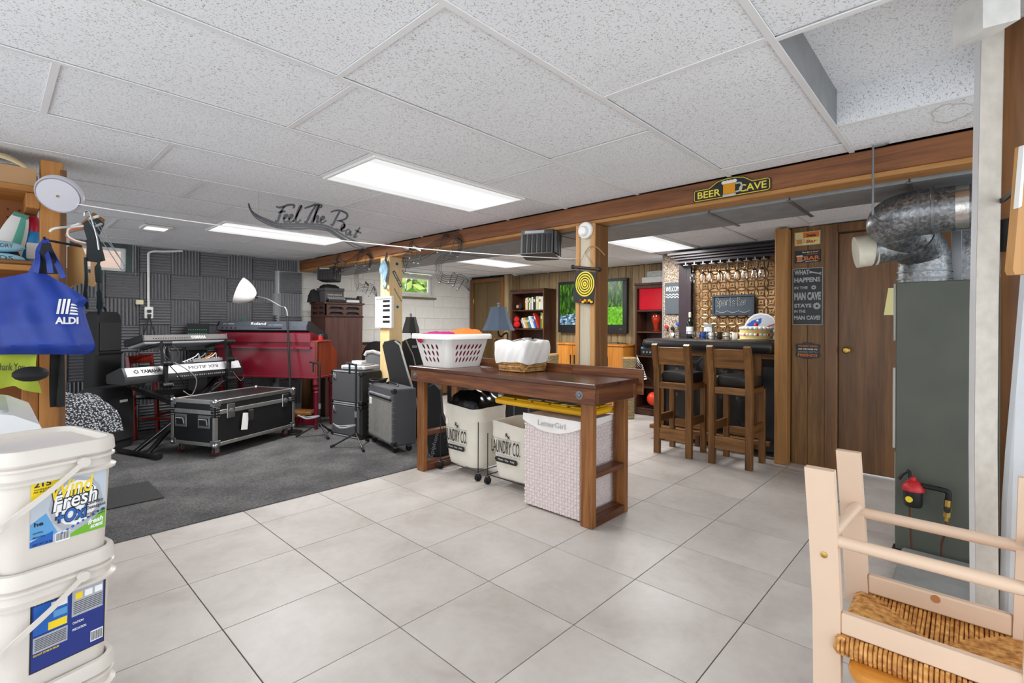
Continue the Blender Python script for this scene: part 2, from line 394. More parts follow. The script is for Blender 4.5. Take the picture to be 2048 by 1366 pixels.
for (xa, xb, sk, sh) in ((-2, 3.04, skip, 0), (3.19, 6.6, skip2, 0)):
    for r in range(-4, 11):
        y = Y0+r*RW
        if sh == 0: tbar(xa, y, xb, y)
        o = offs[r] if xa < 0 else (4.31 if r % 2 else 4.92)
        xs = [xa]+[o+k*PL for k in range(-4, 6) if xa+.06 < o+k*PL < xb-.03]+[xb]
        if xa < 0 and r == -1: xs = [x for x in xs if not 2.5 < x < 3.0]; xs.insert(len(xs)-1, 2.60)
        for a, c in zip(xs, xs[1:]):
            if c < xb: tbar(c, y+.012, c, y+RW-.012)
            if any(r == q and abs(a-x) < .05 for q, x in sk): continue
            rec = xa < 0 and r == -1 and 1.6 < a < 1.75
            L = c-a
            if rec:
                ctile(L, a, y, CZ+.16)
                B().box(a+.012, y+.598, CZ+.004, c-.012, y+.61, CZ+.17, .002).obj('recess_side', M['grayduct'], ce)
                B().box(a+.0, y+.012, CZ+.004, a+.012, y+.6, CZ+.17, .002).obj('recess_side', M['whitepaint'], ce)
                B().box(c-.012, y+.012, CZ+.004, c, y+.6, CZ+.17, .002).obj('recess_side', M['ctile'], ce)
                B().box(a+.012, y, CZ+.004, c-.012, y+.012, CZ+.17, .002).obj('recess_side', M['ctile'], ce)
            else: ctile(L, a, y, CZ+.0045+random.uniform(0, .004))
b = B()
b.grid(lambda a, c: (2.35+.28*a, -.12+.2*c, CZ+.0025), 1, 1)
wsx, wsy = PX(1905, 228, 'z', CZ).x, PX(1905, 228, 'z', CZ).y; b = B(); nst = 30
ro_ = [(1+.10*sin(3*a*2*pi/nst)+.06*sin(7*a*2*pi/nst)) for a in range(nst)]
b.add([(wsx+.115*k_*r_*cos(2*pi*a/nst), wsy+.07*k_*r_*sin(2*pi*a/nst), CZ+.0035) for k_ in (.94, 1) for a, r_ in enumerate(ro_)], [(a, (a+1) % nst, nst+(a+1) % nst, nst+a) for a in range(nst)])
b.obj('water_stain', mat('brown water stain', 'd2ccbf', .9), ce)
def light(label, x, r, L=PL):
    y = Y0+r*RW; t = thing('ceiling_light', label, 'ceiling light', (x+L/2, y+RW/2, CZ), 0, 'ceiling troffer lights')
    b = B(); W = RW-.024; b.box(x+.012, y+.012, CZ-.012, x+L-.012, y+.03, CZ+.02).box(x+.012, y+RW-.03, CZ-.012, x+L-.012, y+RW-.012, CZ+.02)
    b.box(x+.012, y+.03, CZ-.012, x+.03, y+RW-.03, CZ+.02).box(x+L-.03, y+.03, CZ-.012, x+L-.012, y+RW-.03, CZ+.02); b.obj('frame', M['white'], t)
    B().box(x+.03, y+.03, CZ-.008, x+L-.03, y+RW-.03, CZ-.004, 0).obj('diffuser', lightm, t)
light('large lit troffer light in front of the wooden beam, nearest one', 1.376, 3)
light('lit troffer light behind the hanging script sign, before the foam wall', 1.39, 7)
light('lit troffer light beyond the beam over the bookcases', 4.31, 7)
light('lit troffer light beyond the beam, nearest to the bar', 4.31, 3)
q = PX(312, 455, 'z', CZ); t = thing('downlight', 'small square lit ceiling lamp near the foam covered wall', 'ceiling light', q)
B().box(q.x-.11, q.y-.11, CZ-.012, q.x+.11, q.y+.11, CZ+.004).obj('trim', M['white'], t); B().box(q.x-.08, q.y-.08, CZ-.016, q.x+.08, q.y+.08, CZ-.012, 0).obj('lens', lightm, t)
# ------------------------------------------------------------------ walls
YF = 7.05
wl0 = PX(140, 553, 'y', YF); wl1 = PX(264, 553, 'y', YF); wz = wl1.z
wr0 = PX(790, 600, 'y', YF); wr1 = PX(868, 596, 'y', YF); vz = wr1.z
b = B(); XL, XR = -2, 6.42
for x0, x1, z0, z1 in ((XL, wl0.x, 0, CZ), (wl0.x, wl1.x, 0, wz), (wl1.x, 3.05, 0, CZ), (3.05, wr0.x, 0, CZ), (wr0.x, wr1.x, 0, vz), (wr1.x, XR, 0, CZ), (XL, XR+.4, CZ, CZ+.3)): b.box(x0, YF+.02, z0, x1, YF+.14, z1, 0)
wf = struct(b, 'wall_far', M['block'])
# foam wedge panels
FT = .305
b = B(); nr = 9; p = FT/nr; poly = []
for k in range(nr): poly += [(k*p+.002, 0), (k*p+p*.5, .036)]
poly += [(FT-.002, 0), (FT-.002, -.018), (.002, -.018)]
b.prism(poly[::-1], (0, 0, .002), X3, -Y3, (0, 0, FT-.004)); fo = b.obj('foam_panel', M['foam'], wf, False, smooth=.3)
first = True
for i in range(-7, 6):
    for j in range(-6, 1):
        x, z = 1.495+i*FT, 1.835+j*FT
        if z < -.25 or z+.02 > CZ: continue
        if x < wl1.x+.05 and x+FT > wl0.x-.02 and z+FT > wz+.05: continue
        if x+FT > (3.05 if j == 0 else 2.74): continue
        rot = (i+j) % 2
        loc = (x, YF, z) if not rot else (x, YF, z+FT)
        ro = (0, 0, 0) if not rot else (0, pi/2, 0)
        if first: fo.location = loc; fo.rotation_euler = ro; first = False
        else: piece(fo, wf, loc, ro)
for x0_, x1_, z0_, z1_ in ((wl1.x+.02, 1.188, wz-.0, CZ-.004),):
    b = B(); n_ = 2; pp = (x1_-x0_)/n_; po = [(-.0, -.018)]
    for k in range(n_): po += [(k*pp+.002, 0), (k*pp+pp*.5, .036)]
    po += [(x1_-x0_-.002, 0), (x1_-x0_-.002, -.018)]
    b.prism(po[::-1], (x0_, YF, z0_), X3, -Y3, (0, 0, z1_-z0_)); b.obj('foam_panel', M['foam'], wf, smooth=.3)
# pilaster clad in foam
pil = B().box(2.70, 6.93, 0, 3.03, YF+.02, 1.975).obj('pilaster', M['foamside'], wf)
for k, z in enumerate((1.665, 1.36, 1.055, .75, .445, .14)):
    r = k % 2 == 0; piece(fo, pil, (2.715, 6.93, z+FT) if r else (2.715, 6.93, z), (0, pi/2, 0) if r else (0, 0, 0))
    if k: piece(fo, pil, (2.70, 7.23, z) if not r else (2.70, 7.23, z+FT), (0, 0, -pi/2) if not r else (0, pi/2, -pi/2))
# painted concrete blocks
b = B().box(.001, -.0195, .001, .399, 0, .199, .0025); bk = b.obj('concrete_block', M['block'], wf, False); first = True
def blk(x0, x1, z):
    global first
    if x1-x0 > .39 and first: bk.location = (x0, YF+.02, z); first = False
    elif x1-x0 > .39: piece(bk, wf, (x0, YF+.02, z))
    elif x1-x0 > .03: B().box(x0+.001, YF+.0005, z+.001, x1-.001, YF+.02, z+.199, .0025).obj('concrete_block', M['block'], wf)
for r in range(6):
    z = .96+r*.2; x = 3.05-(.2 if r % 2 else 0)
    while x < 6.3:
        a, c = max(x, 3.05), min(x+.4, 6.32); x += .4
        if z+.2 > vz+.02:
            if c > wr0.x and a < wr1.x:
                if a < wr0.x: blk(a, wr0.x, z)
                if c > wr1.x: blk(wr1.x, c, z)
                continue
        blk(a, c, z)
wn = struct(B().box(3.05, YF-.03, .93, 6.3, YF+.02, .965), 'trim_1', M['blackm'])
for k in range(10): B().box(3.055+k*.324, YF-.015, 0, 3.05+k*.324+.32, YF+.02, .93, .004).obj('wainscot_board', M['brownz'], wf)
# windows
def window(nm, x0, x1, z0, z1, fm, sm):
    f = struct(B().box(x0, YF-.02, z0, x0+.05, YF+.1, z1).box(x1-.05, YF-.02, z0, x1, YF+.1, z1).box(x0+.05, YF-.02, z0, x1-.05, YF+.1, z0+.05).box(x0+.05, YF-.02, z1-.04, x1-.05, YF+.1, z1), nm, fm)
    a = .05; B().box(x0+a, YF+.03, z0+a, x0+a+.045, YF+.08, z1-.04).box(x1-a-.045, YF+.03, z0+a, x1-a, YF+.08, z1-.04).box(x0+a+.045, YF+.03, z0+a, x1-a-.045, YF+.08, z0+a+.035).box(x0+a+.045, YF+.03, z1-.075, x1-a-.045, YF+.08, z1-.04).obj('sash', sm, f)
    B().box(x0+a+.04, YF+.05, z0+a+.03, x1-a-.04, YF+.056, z1-.07, 0).obj('pane', M['glass'], f)
M['dkgreen'] = mat('dark green window trim', '3c4a48', .6, 0, .2, 20, .4, 90)
window('window_1', wl0.x, wl1.x, wz, CZ-.0, M['dkgreen'], M['white'])
window('window_2', wr0.x, wr1.x, vz, CZ-.03, M['whitepaint'], M['white'])
B().box(wr0.x-.02, YF-.04, vz-.03, wr1.x+.03, YF, vz, .004).obj('window_sill', mat('mossy sill', '6f6a48', .8), bpy.data.objects['window_2'])
# outside: pale neighbour wall and a leafy shrub
B().box(-1.5, 8.6, -.2, 2.6, 8.75, 4.2, 0).solo('neighbour_wall', mat('pale peach render', 'c4aa9c', .9), 'pale peach outside wall seen through the window by the shelf', 'wall')
b = B()
for k in range(5000):
    c = Vector((random.uniform(7.0, 12.), random.uniform(11, 13), random.uniform(1.2, 6.2))); a = random.uniform(0, 6.28); s_ = random.uniform(.08, .2); u = Vector((cos(a), .5*sin(a*3), sin(a))); v = Vector((-sin(a), random.uniform(-.6, .6), cos(a)))
    b.m(random.randrange(3)).add([c-u*s_, c-v*s_*.5, c+u*s_, c+v*s_*.5], [(0, 1, 2, 3)])
tr = thing('tree', 'leafy green tree outside the small high window of the white wall', 'tree', (9.5, 12, -.2))
b.obj('foliage', [mat('leaf a', '7ea03c', .6), mat('leaf b', '5d8a2b', .6), mat('leaf c', 'a9bf62', .6)], tr, kind='stuff', smooth=0)
B().tube([(9.5, 12, -.2), (9.4, 12, 1.5), (9.6, 12.1, 4)], [.14, .11, .05], 8).obj('trunk', M['brownz'], tr)
# far right corner: door wall, return and TV wall with panelling boards
XD, XT = 6.3, 6.6
wd = struct(B().box(XD+.04, 6.05, 0, XD+.14, 7.04, CZ+.28, 0), 'wall_right', M['dark'])
dr = struct(B().box(XD-.0, 6.222, .004, XD+.035, 6.928, 2.028), 'door_1', M['olive'])
kn = B().lathe([(.012, 0), (.012, .03), (.026, .045), (.026, .06), (.005, .066)], (XD, 6.30, .98), 12, (-1, 0, 0)).obj('door_knob', M['brass'], dr)
for z in (.3, 1.65): B().box(XD-.008, 6.925, z, XD+.02, 6.945, z+.09).obj('hinge', M['brass'], dr)
struct(B().box(XD-.03, 6.14, 0, XD+.02, 6.22, 2.1).box(XD-.03, 6.93, 0, XD+.02, 7.0, 2.1).box(XD-.03, 6.22, 2.03, XD+.02, 6.93, 2.1), 'trim_2', M['brownz'])
B().box(XD, 6.05, 0, XD+.02, 6.14, CZ).obj('panel_board', M['pan'], wd)
B().box(XD, 6.03, 0, 6.45, 6.05, CZ).obj('panel_board', M['pan'], wd); B().box(6.454, 6.03, 0, 6.6, 6.05, CZ).obj('panel_board', M['pan'], wd)
wt = struct(B().box(XT+.015, 2.8, 0, XT+.1, 6.1, CZ+.28, 0), 'wall_back', M['dark'])
y = 6.03; ws = [.1, .2, .12, .15, .09, .18, .11, .14]; k = 0
while y > 2.9:
    wd_ = ws[k % 8]; k += 1; B().box(XT, y-wd_+.002, 0, XT+.015, y-.002, CZ, .004).obj('panel_board', M['pan'], wt); y -= wd_
# bar alcove: pebbled wall, side wall, sign wall and door
def pebble():
    t = NT('pebbled stone render'); v = t.coord((1, 1, 1), False); o = t.n('TexVoronoi'); o.inputs['Scale'].default_value = 110; t.l(v, o.inputs['Vector'])
    t.bump(o.outputs['Distance'], .8, .006); return t.set(t.ramp(t.math('MULTIPLY', o.outputs['Color'], 1.), [(.15, '5d4a3c'), (.4, '8b7965'), (.6, 'a3927e'), (.85, 'c8bdb0')]), .8)
M['pebble'] = pebble()
struct(B().box(5.81, 1.34, 0, 5.92, 2.86, CZ-.001, 0), 'wall_bar', M['pebble'])
struct(B().box(5.8, 2.86, 0, 5.925, 2.872, CZ, .002), 'trim_3', M['alu'])
ws_ = struct(B().box(5.05, -.7, 0, 5.13, .02, CZ, 0).box(5.05, .87, 0, 5.13, 1.33, CZ, 0).box(5.05, .02, 2.05, 5.13, .87, CZ, 0).box(5.13, 1.23, 0, 5.81, 1.33, CZ, 0), 'wall_signs', M['dark'])
for y0, y1 in ((1.1, 1.228), (.965, 1.098), (-.35, -.06), (-.7, -.352)): B().box(5.03, y0, 0, 5.05, y1, CZ, .004).obj('panel_board', M['oakdark'], ws_)
struct(B().box(5.005, .87, 0, 5.07, .965, 2.135, .006).box(5.005, -.06, 0, 5.07, .03, 2.135, .006).box(5.005, .03, 2.06, 5.07, .87, 2.135, .006), 'trim_4', M['door'])
dr = struct(B().box(5.06, .03, .012, 5.1, .87, 2.06), 'door_2', M['door'])
B().lathe([(.034, 0), (.034, .004), (.014, .012), (.013, .03), (.028, .045), (.03, .06), (.02, .072), (.003, .075)], (5.06, .805, 1.045), 16, (-1, 0, 0)).obj('door_knob', M['brass'], dr)
B().box(4.9, 1.232, 0, 5.029, 1.335, CZ-.01, .006).solo('corner_post', M['orangepost'], 'orange brown square wooden post at the end of the bar counter', 'post')
# beam with light lower strip, posts, grey duct
t = thing('ceiling_beam', 'long reddish brown timber beam under the white ceiling', 'beam', (3.09, 3.3, 2.0))
B().box(3.04, -.6, 2.022, 3.19, 7.04, CZ-.0, .004).obj('timber', M['cedar'], t); B().box(3.046, -.6, 1.996, 3.185, 7.04, 2.022, .004).obj('bottom_strip', M['cedarlt'], t)
B().box(3.02, 4.70, 0.008, 3.19, 4.885, 1.996, .005).solo('pine_post', M['pine'], 'raw pale pine post under the beam carrying the piano key picture', 'post')
t = thing('boxed_post', 'boxed post with pale grey panel and tan edges carrying the dartboard', 'post', (3.06, 2.07, 0))
B().box(3.035, 2.035, 0, 3.205, 2.18, 1.996).obj('core', M['brownz'], t)
B().box(3.025, 2.06, 0, 3.035, 2.152, 1.99, .001).obj('front_panel', M['greypine'], t)
for a, c in ((2.02, 2.059), (2.153, 2.19)): B().box(3.018, a, 0, 3.035, c, 1.996).obj('edge_trim', M['tan'], t)
B().box(3.035, 2.025, 0, 3.205, 2.035, 1.99, .001).obj('side_panel', M['brownz'], t)
t = thing('duct', 'long flat grey sheet metal duct behind the timber beam', 'duct', (3.45, 2.5, 1.99))
for i, (a, c, x1) in enumerate(((-.6, .25, 3.6), (.253, .8, 3.62), (.803, 1.27, 3.72), (1.273, 2.5, 3.74), (2.503, 3.9, 3.76), (3.903, 5.4, 3.76), (5.403, 7.0, 3.72))):
    B().box(3.215, a, 1.985, x1, c, CZ-.001, .006).obj('duct_section', M['grayduct'], t)
for y in (.25, .8, 1.27, 2.5, 3.9, 5.4): B().box(3.212, y-.012, 1.979, 3.77, y+.012, 1.987, .002).obj('seam_cleat', M['steel'], t)
# ------------------------------------------------------------------ more helpers
def holed(outer, holes, d):       # flat plate with holes -> (verts, faces) in local a,b,depth
    c = bpy.data.curves.new('h', 'CURVE'); c.dimensions = '2D'; c.fill_mode = 'BOTH'; c.extrude = d/2
    for lp in [outer]+holes:
        s = c.splines.new('POLY'); s.points.add(len(lp)-1); s.use_cyclic_u = True
        for p, (a, b) in zip(s.points, lp): p.co = (a, b, 0, 1)
    ob = bpy.data.objects.new('h', c); me = bpy.data.meshes.new_from_object(ob)
    r = ([tuple(v.co) for v in me.vertices], [tuple(p.vertices) for p in me.polygons])
    bpy.data.objects.remove(ob); bpy.data.curves.remove(c); bpy.data.meshes.remove(me); return r
def rr3(cx, cy, w, h, r, z, n=4): return [(cx+a, cy+b, z) for a, b in rrect(w, h, r, n)]
def cloth(cx, cy, w, d, z, h, amp, nu=22, nv=18, seed=1, rot=0, edge=.0):  # crumpled mound
    rnd = random.Random(seed); ph = [rnd.uniform(0, 6.3) for _ in range(8)]
    def f(a, b):
        x, y = (a-.5), (b-.5); r = max(abs(x), abs(y))*2
        bulge = max(0, 1-r**2.6)**.6 if r < 1 else 0
        zz = z+h*bulge+amp*(sin(13*a+ph[0])*cos(11*b+ph[1])+.6*sin(23*a+9*b+ph[2])+.4*sin(31*b-17*a+ph[3]))*(.3+.7*bulge)-edge*(r > .97)
        X, Y = x*w, y*d; return (cx+X*cos(rot)-Y*sin(rot), cy+X*sin(rot)+Y*cos(rot), zz)
    return f
# ------------------------------------------------------------------ workbench
M['bench'] = wood('dark stained knotty pine along', ['2c160b', '5a3019', '7b4a28', '8f6038'], 'y', .42, 1.)
M['benchx'] = wood('dark stained knotty pine across', ['2c160b', '5a3019', '7b4a28'], 'x', .42, 1.)
M['benchz'] = wood('stained pine leg', ['3a1d0c', '6d3f1c', '8f5b2c', '9d6b38'], 'z', .45, 1.)
M['benchtop'] = wood('dark satin table top', ['2b1710', '4a2a1c', '633824'], 'y', .25, .9, 1, .04)
T = .895
t = thing('work_table', 'long dark stained timber work table holding the laundry basket', 'table', (2.8, 2.6, 0))
B().box(2.475, 1.65, T-.03, 2.995, 3.545, T, .004).obj('tabletop', M['benchtop'], t)
B().box(2.485, 1.66, T-.128, 2.525, 3.535, T-.03).obj('front_apron', M['bench'], t)
B().box(2.95, 1.66, T-.128, 2.99, 3.535, T-.03).obj('back_apron', M['bench'], t)
B().box(2.525, 1.66, T-.128, 2.95, 1.699, T-.03).obj('side_apron', M['benchx'], t); B().box(2.525, 3.495, T-.128, 2.95, 3.535, T-.03).obj('side_apron', M['benchx'], t)
for a, c in ((1.62, 2.2), (2.202, 3.56)): B().box(2.995, a, T-.11, 3.015, c, T+.06).obj('backsplash_board', M['bench'], t)
for y0 in (1.7, 3.405):
    B().box(2.525, y0, .001, 2.57, y0+.09, T-.03).obj('leg', M['benchz'], t); B().box(2.905, y0, .001, 2.95, y0+.09, T-.03).obj('leg', M['benchz'], t)
    B().box(2.57, y0+.005, .3, 2.905, y0+.085, .335).obj('side_shelf', M['benchx'], t)
    B().box(2.57, y0, .001, 2.905, y0+.04, .055).obj('stretcher', M['benchx'], t)
    B().box(2.57, y0+.04, .045, 2.905, y0+.09, .06).obj('stretcher', M['benchx'], t)
for y in (1.77, 3.47): B().lathe([(.027, 0), (.027, .003), (.014, .004), (.013, .012), (.004, .014)], (2.485, y, T-.075), 12, (-1, 0, 0)).obj('bolt', M['steel'], t)
# ------------------------------------------------------------------ laundry basket on the table
def hole_basket():
    x0, x1, y0, y1, z0, z1 = 2.49, 2.985, 3.06, 3.52, T+.001, T+.265
    t = thing('laundry_basket', 'white plastic laundry basket with oval holes full of pink washing', 'basket', ((x0+x1)/2, (y0+y1)/2, z0))
    ins = .055
    def wall(p0, p1, q0, q1, n, ncol, split):     # p bottom corners, q top corners
        p0, p1, q0, q1, n = map(vec, (p0, p1, q0, q1, n)); W = (q1-q0).length
        hs = []
        for g in split:
            for k in range(g[2]):
                for r in range(3):
                    cx = g[0]+(g[1]-g[0])*(k+.5)/g[2]; cy = .24+.2*r; L = []
                    for e in range(10):
                        an = 2*pi*e/10; ex, ey = .058*cos(an)*(.62 if g[2] > 4 else .85), .088*sin(an); L.append((cx+ex+.028*sin(an), cy+ey))
                    hs.append(L)
        vs, fs = holed([(.0, 0), (1, 0), (1, 1), (0, 1)], hs, .01)
        P = []
        for a, b_, c in vs: P.append((p0*(1-a)+p1*a)*(1-b_)+(q0*(1-a)+q1*a)*b_+n*(.0025 if c > 0 else -.0025))
        return B().add(P, fs)
    i = ins; r = .05
    A = lambda x, y, z: (x, y, z)
    wall(A(x0+i, y0+i+r, z0), A(x0+i, y1-i-r, z0), A(x0, y0+r, z1), A(x0, y1-r, z1), (-1, 0, 0), 4, [(.14, .88, 4)]).obj('side_wall', M['white'], t)
    wall(A(x0+i+r, y0+i, z0), A(x1-i-r, y0+i, z0), A(x0+r, y0, z1), A(x1-r, y0, z1), (0, -1, 0), 7, [(.1, .94, 7)]).obj('side_wall', M['white'], t)
    wall(A(x1-i, y0+i+r, z0), A(x1-i, y1-i-r, z0), A(x1, y0+r, z1), A(x1, y1-r, z1), (1, 0, 0), 4, [(.14, .88, 4)]).obj('side_wall', M['white'], t)
    wall(A(x0+i+r, y1-i, z0), A(x1-i-r, y1-i, z0), A(x0+r, y1, z1), A(x1-r, y1, z1), (0, 1, 0), 7, [(.1, .94, 7)]).obj('side_wall', M['white'], t)
    b = B()
    for cx, cy, sx, sy, a0 in ((x0, y0, 1, 1, pi), (x1, y0, -1, 1, 1.5*pi), (x1, y1, -1, -1, 0), (x0, y1, 1, -1, pi/2)):
        b.grid(lambda a, c: (cx+sx*(r+i*(1-c))+r*cos(a0+a*pi/2), cy+sy*(r+i*(1-c))+r*sin(a0+a*pi/2), z0+(z1-z0)*c), 6, 1)
    b.obj('corner', M['white'], t)
    B().loft([rr3((x0+x1)/2, (y0+y1)/2, x1-x0-2*i, y1-y0-2*i, r, z0), rr3((x0+x1)/2, (y0+y1)/2, x1-x0-2*i, y1-y0-2*i, r, z0+.006)]).obj('base', M['white'], t)
    rim = [vec((p[0], p[1], z1)) for p in rr3((x0+x1)/2, (y0+y1)/2, x1-x0+.02, y1-y0+.02, r+.01, z1)]
    b = B(); C = vec(((x0+x1)/2, (y0+y1)/2, 0)); prof = ((-.012, -.004), (.012, -.03), (.016, -.03), (.016, 0), (.006, .012), (-.01, .012))
    rg = []
    for k in range(len(rim)):
        d = (rim[k]-C); d.z = 0; d.normalize(); rg.append([rim[k]+d*a+Z3*h for a, h in prof])
    m = len(prof); b.v = [tuple(p) for q in rg for p in q]; b.f = [(k*m+j, k*m+(j+1) % m, ((k+1) % len(rg))*m+(j+1) % m, ((k+1) % len(rg))*m+j) for k in range(len(rg)) for j in range(m)]; b.mi = [0]*len(b.f)
    b.obj('rim', M['white'], t)
    # washing
    cm = [mat('magenta cloth', 'c2187a', .85), mat('crimson cloth', 'a80f3c', .85), mat('orange cloth', 'e58a3a', .85), mat('grey cloth', '9a9a9a', .85)]
    b = B(); b.loft([rr3((x0+x1)/2, (y0+y1)/2, x1-x0-2*i-.02, y1-y0-2*i-.02, r, z0+.012), rr3((x0+x1)/2, (y0+y1)/2, x1-x0-.045, y1-y0-.045, r, z1-.02)])
    b.solo('folded_washing', cm[1], 'crimson washing filling the white laundry basket', 'laundry', 'washing in the basket')
    for (cx, cy, w, d, z, h, s_, m, lab) in ((2.72, 3.38, .4, .34, z1-.018, .045, 3, 0, 'magenta cloth heaped at the front of the laundry basket'), (2.86, 3.25, .24, .2, z1+.005, .05, 5, 2, 'orange cloth on top of the laundry basket heap'), (2.93, 3.36, .22, .3, z1-.01, .045, 8, 3, 'grey cloth lying at the back of the laundry basket')):
        B().grid(cloth(cx, cy, w, d, z, h, .006, 18, 16, s_), 18, 16).solo('washing', cm[m], lab, 'laundry', 'washing in the basket')
    B().grid(lambda a, c: (x0-.012-.01*sin(3*c), 3.36+.07*a+.015*sin(5*c), z1+.012-.075*c+.006*sin(9*a)), 6, 6).solo('hanging_cloth', cm[1], 'crimson cloth tip hanging over the basket rim', 'laundry', 'washing in the basket')
hole_basket()
# ------------------------------------------------------------------ wicker basket with cloth liner
def wick_mat():
    t = NT('wicker strands'); v = t.coord((1, 1, 1), False); f = t.noise(v, 40, 4); return t.set(t.ramp(f, [(.3, '8a6238'), (.5, 'b48750'), (.7, 'd0a870')]), .6)
M['wicker'] = wick_mat()
t = thing('wicker_basket', 'square woven wicker basket with a crumpled white cloth liner on the table', 'basket', (2.825, 2.55, T))
b = B()
for k in range(9):
    z = T+.0128+k*.016; w_ = .265+.004*k
    b.tube([(2.825+p[0]+.003*sin(20*q+k*pi), 2.55+p[1]+.003*cos(20*q+k*pi), z+.003*sin(q*2.2+k*pi)) for q, p in enumerate(rrect(w_, w_, .04, 9))], .009, 5, True)
b.obj('woven_wall', M['wicker'], t, kind='stuff'); B().box(2.705, 2.43, T+.001, 2.945, 2.67, T+.008).obj('base', M['wicker'], t)
def liner(a, c):
    n = 4; k = a*4; i = int(k) % 4; f = k-int(k); cs = [(-1, -1), (1, -1), (1, 1), (-1, 1)]; p, q = cs[i], cs[(i+1) % 4]
    x, y = p[0]+(q[0]-p[0])*f, p[1]+(q[1]-p[1])*f; rr_ = 1/max((abs(x)**9+abs(y)**9), 1e-9)**(1/9); x *= rr_; y *= rr_
    s_ = .152+.012*sin(c*pi)+.003*sin(2*pi*9*a+3*c)*c+.002*sin(2*pi*17*a+11*c); drop = .165+.008*sin(2*pi*3*a)+.004*sin(2*pi*7*a)
    if c < .25: zz = T+.235+.006*sin(40*a); s_ -= .03*(1-c/.25)
    else: zz = T+.235-drop*(c-.25)/.75+.006*sin(40*a)*(1-c)
    return (2.825+x*s_, 2.55+y*s_, zz)
B().grid(liner, 96, 10).obj('liner', mat('white cotton liner', 'e9e7e3', .9, 0, .02), t)
B().grid(lambda a, c: (2.705+.24*a, 2.43+.24*c, T+.2+.02*sin(9*a)*cos(7*c)), 10, 10).obj('lining_inside', mat('white cotton fill', 'dcdad6', .9), t)
# ------------------------------------------------------------------ laundry bins on castors
M['canvas'] = mat('cream canvas', 'e3ddd0', .9, 0, .05, 8, .25, 400)
def bin_(x0, x1, y0, y1, H, lab, full):
    t = thing('laundry_cart', lab, 'laundry bin', ((x0+x1)/2, (y0+y1)/2, 0)); cx, cy = (x0+x1)/2, (y0+y1)/2
    prof = [(.07, .80), (.075, .84), (.14, .9), (.3, .96), (H-.12, 1.0), (H-.115, 1.015), (H-.06, 1.01), (H, 1.03)]
    rings = []
    for z, s_ in prof: rings.append([(p[0], p[1], z+.012*sin(3*atan2(p[1]-cy, p[0]-cx))*(z/H)**3) for p in rr3(cx, cy, (x1-x0)*s_, (y1-y0)*s_, .09, z, 6)])
    for z, s_ in ((H-.01, 1.0), (H-.1, .97), (.3, .92), (.1, .78)): rings.append(rr3(cx, cy, (x1-x0)*s_, (y1-y0)*s_, .085, z, 6))
    B().loft(rings).obj('canvas_bag', M['canvas'], t)
    for px, py in ((x0-.005, y0-.005), (x1+.005, y0-.005), (x0-.005, y1+.005), (x1+.005, y1+.005)):
        B().tube([(px, py, .06), (px, py, .3), (px+.0, py, H-.1)], .004, 6).obj('wire_post', M['black'], t)
        b = B(); b.cyl((px, py-.014, .028), (px, py+.014, .028), .027, n=14); b.obj('castor', M['rubber'], t); B().box(px-.012, py-.02, .028, px+.012, py+.02, .065, .004).obj('castor_fork', M['black'], t)
    B().tube([(x0, y0, .075), (x1, y0, .075), (x1, y1, .075), (x0, y1, .075)], .005, 6, True).obj('wire_base', M['black'], t)
    b = B(); fx = x0-.006; yc = y0+.30*(y1-y0)/.48+.0; U, V = -Y3, Z3
    yl = y1-.04; b.text('LAUNDRY CO.', (fx, yl, .27), U, V, w=.30, h=.1, d=.0015, bold=.0)
    b.text('R', (fx, yl-.15, .40), U, V, h=.03, d=.0015, bold=.02); b.text('x', (fx, yl-.168, .388), U, V, h=.022, d=.0015, bold=.02)
    for zz in (.257, .378):
        for k in range(22): b.box(fx-.001, yl-.3+k*.0137, zz, fx, yl-.294+k*.0137, zz+.003, 0)
    b.prism([(.05, .0), (.26, .0), (.275, .02), (.26, .04), (.05, .04), (.035, .02)], (fx, yl, .2), U, V, (-.001, 0, 0))
    b.obj('printed_lettering', M['ink'], t)
    B().text('Wash - Dry - Fold', (fx-.0012, yl-.155, .212), U, V, w=.17, h=.017, d=.0005, al='C').obj('banner_lettering', M['paperw'], t)
    B().box(x0-.006, y1-.1, H-.17, x0+.002, y1-.065, H-.12).obj('handle_loop', M['canvas'], t)
bin_(2.69, 3.05, 2.90, 3.37, .57, 'cream canvas laundry bin on castors stuffed with a black bag', 1)
bin_(2.69, 3.02, 2.335, 2.78, .50, 'cream canvas laundry bin beside the pink white woven hamper', 0)
b = B(); b.grid(cloth(2.87, 3.135, .30, .40, .53, .165, .006, 36, 36, 4), 30, 30).solo('bin_bag', mat('glossy black polythene', '0b0b0c', .18, 0, .1, 20), 'glossy black plastic bag bulging out of the laundry bin', 'bag')
t = thing('fold_down', 'tan cloth lying inside the second laundry bin', 'laundry', (2.85, 2.55, .36))
B().grid(cloth(2.855, 2.56, .22, .30, .34, .06, .008, 14, 14, 9), 14, 14).obj('cloth', mat('tan cloth', 'b79c78', .9), t); t.name = 'folded_cloth'; OFF['folded_cloth'] = OFF['fold_down']
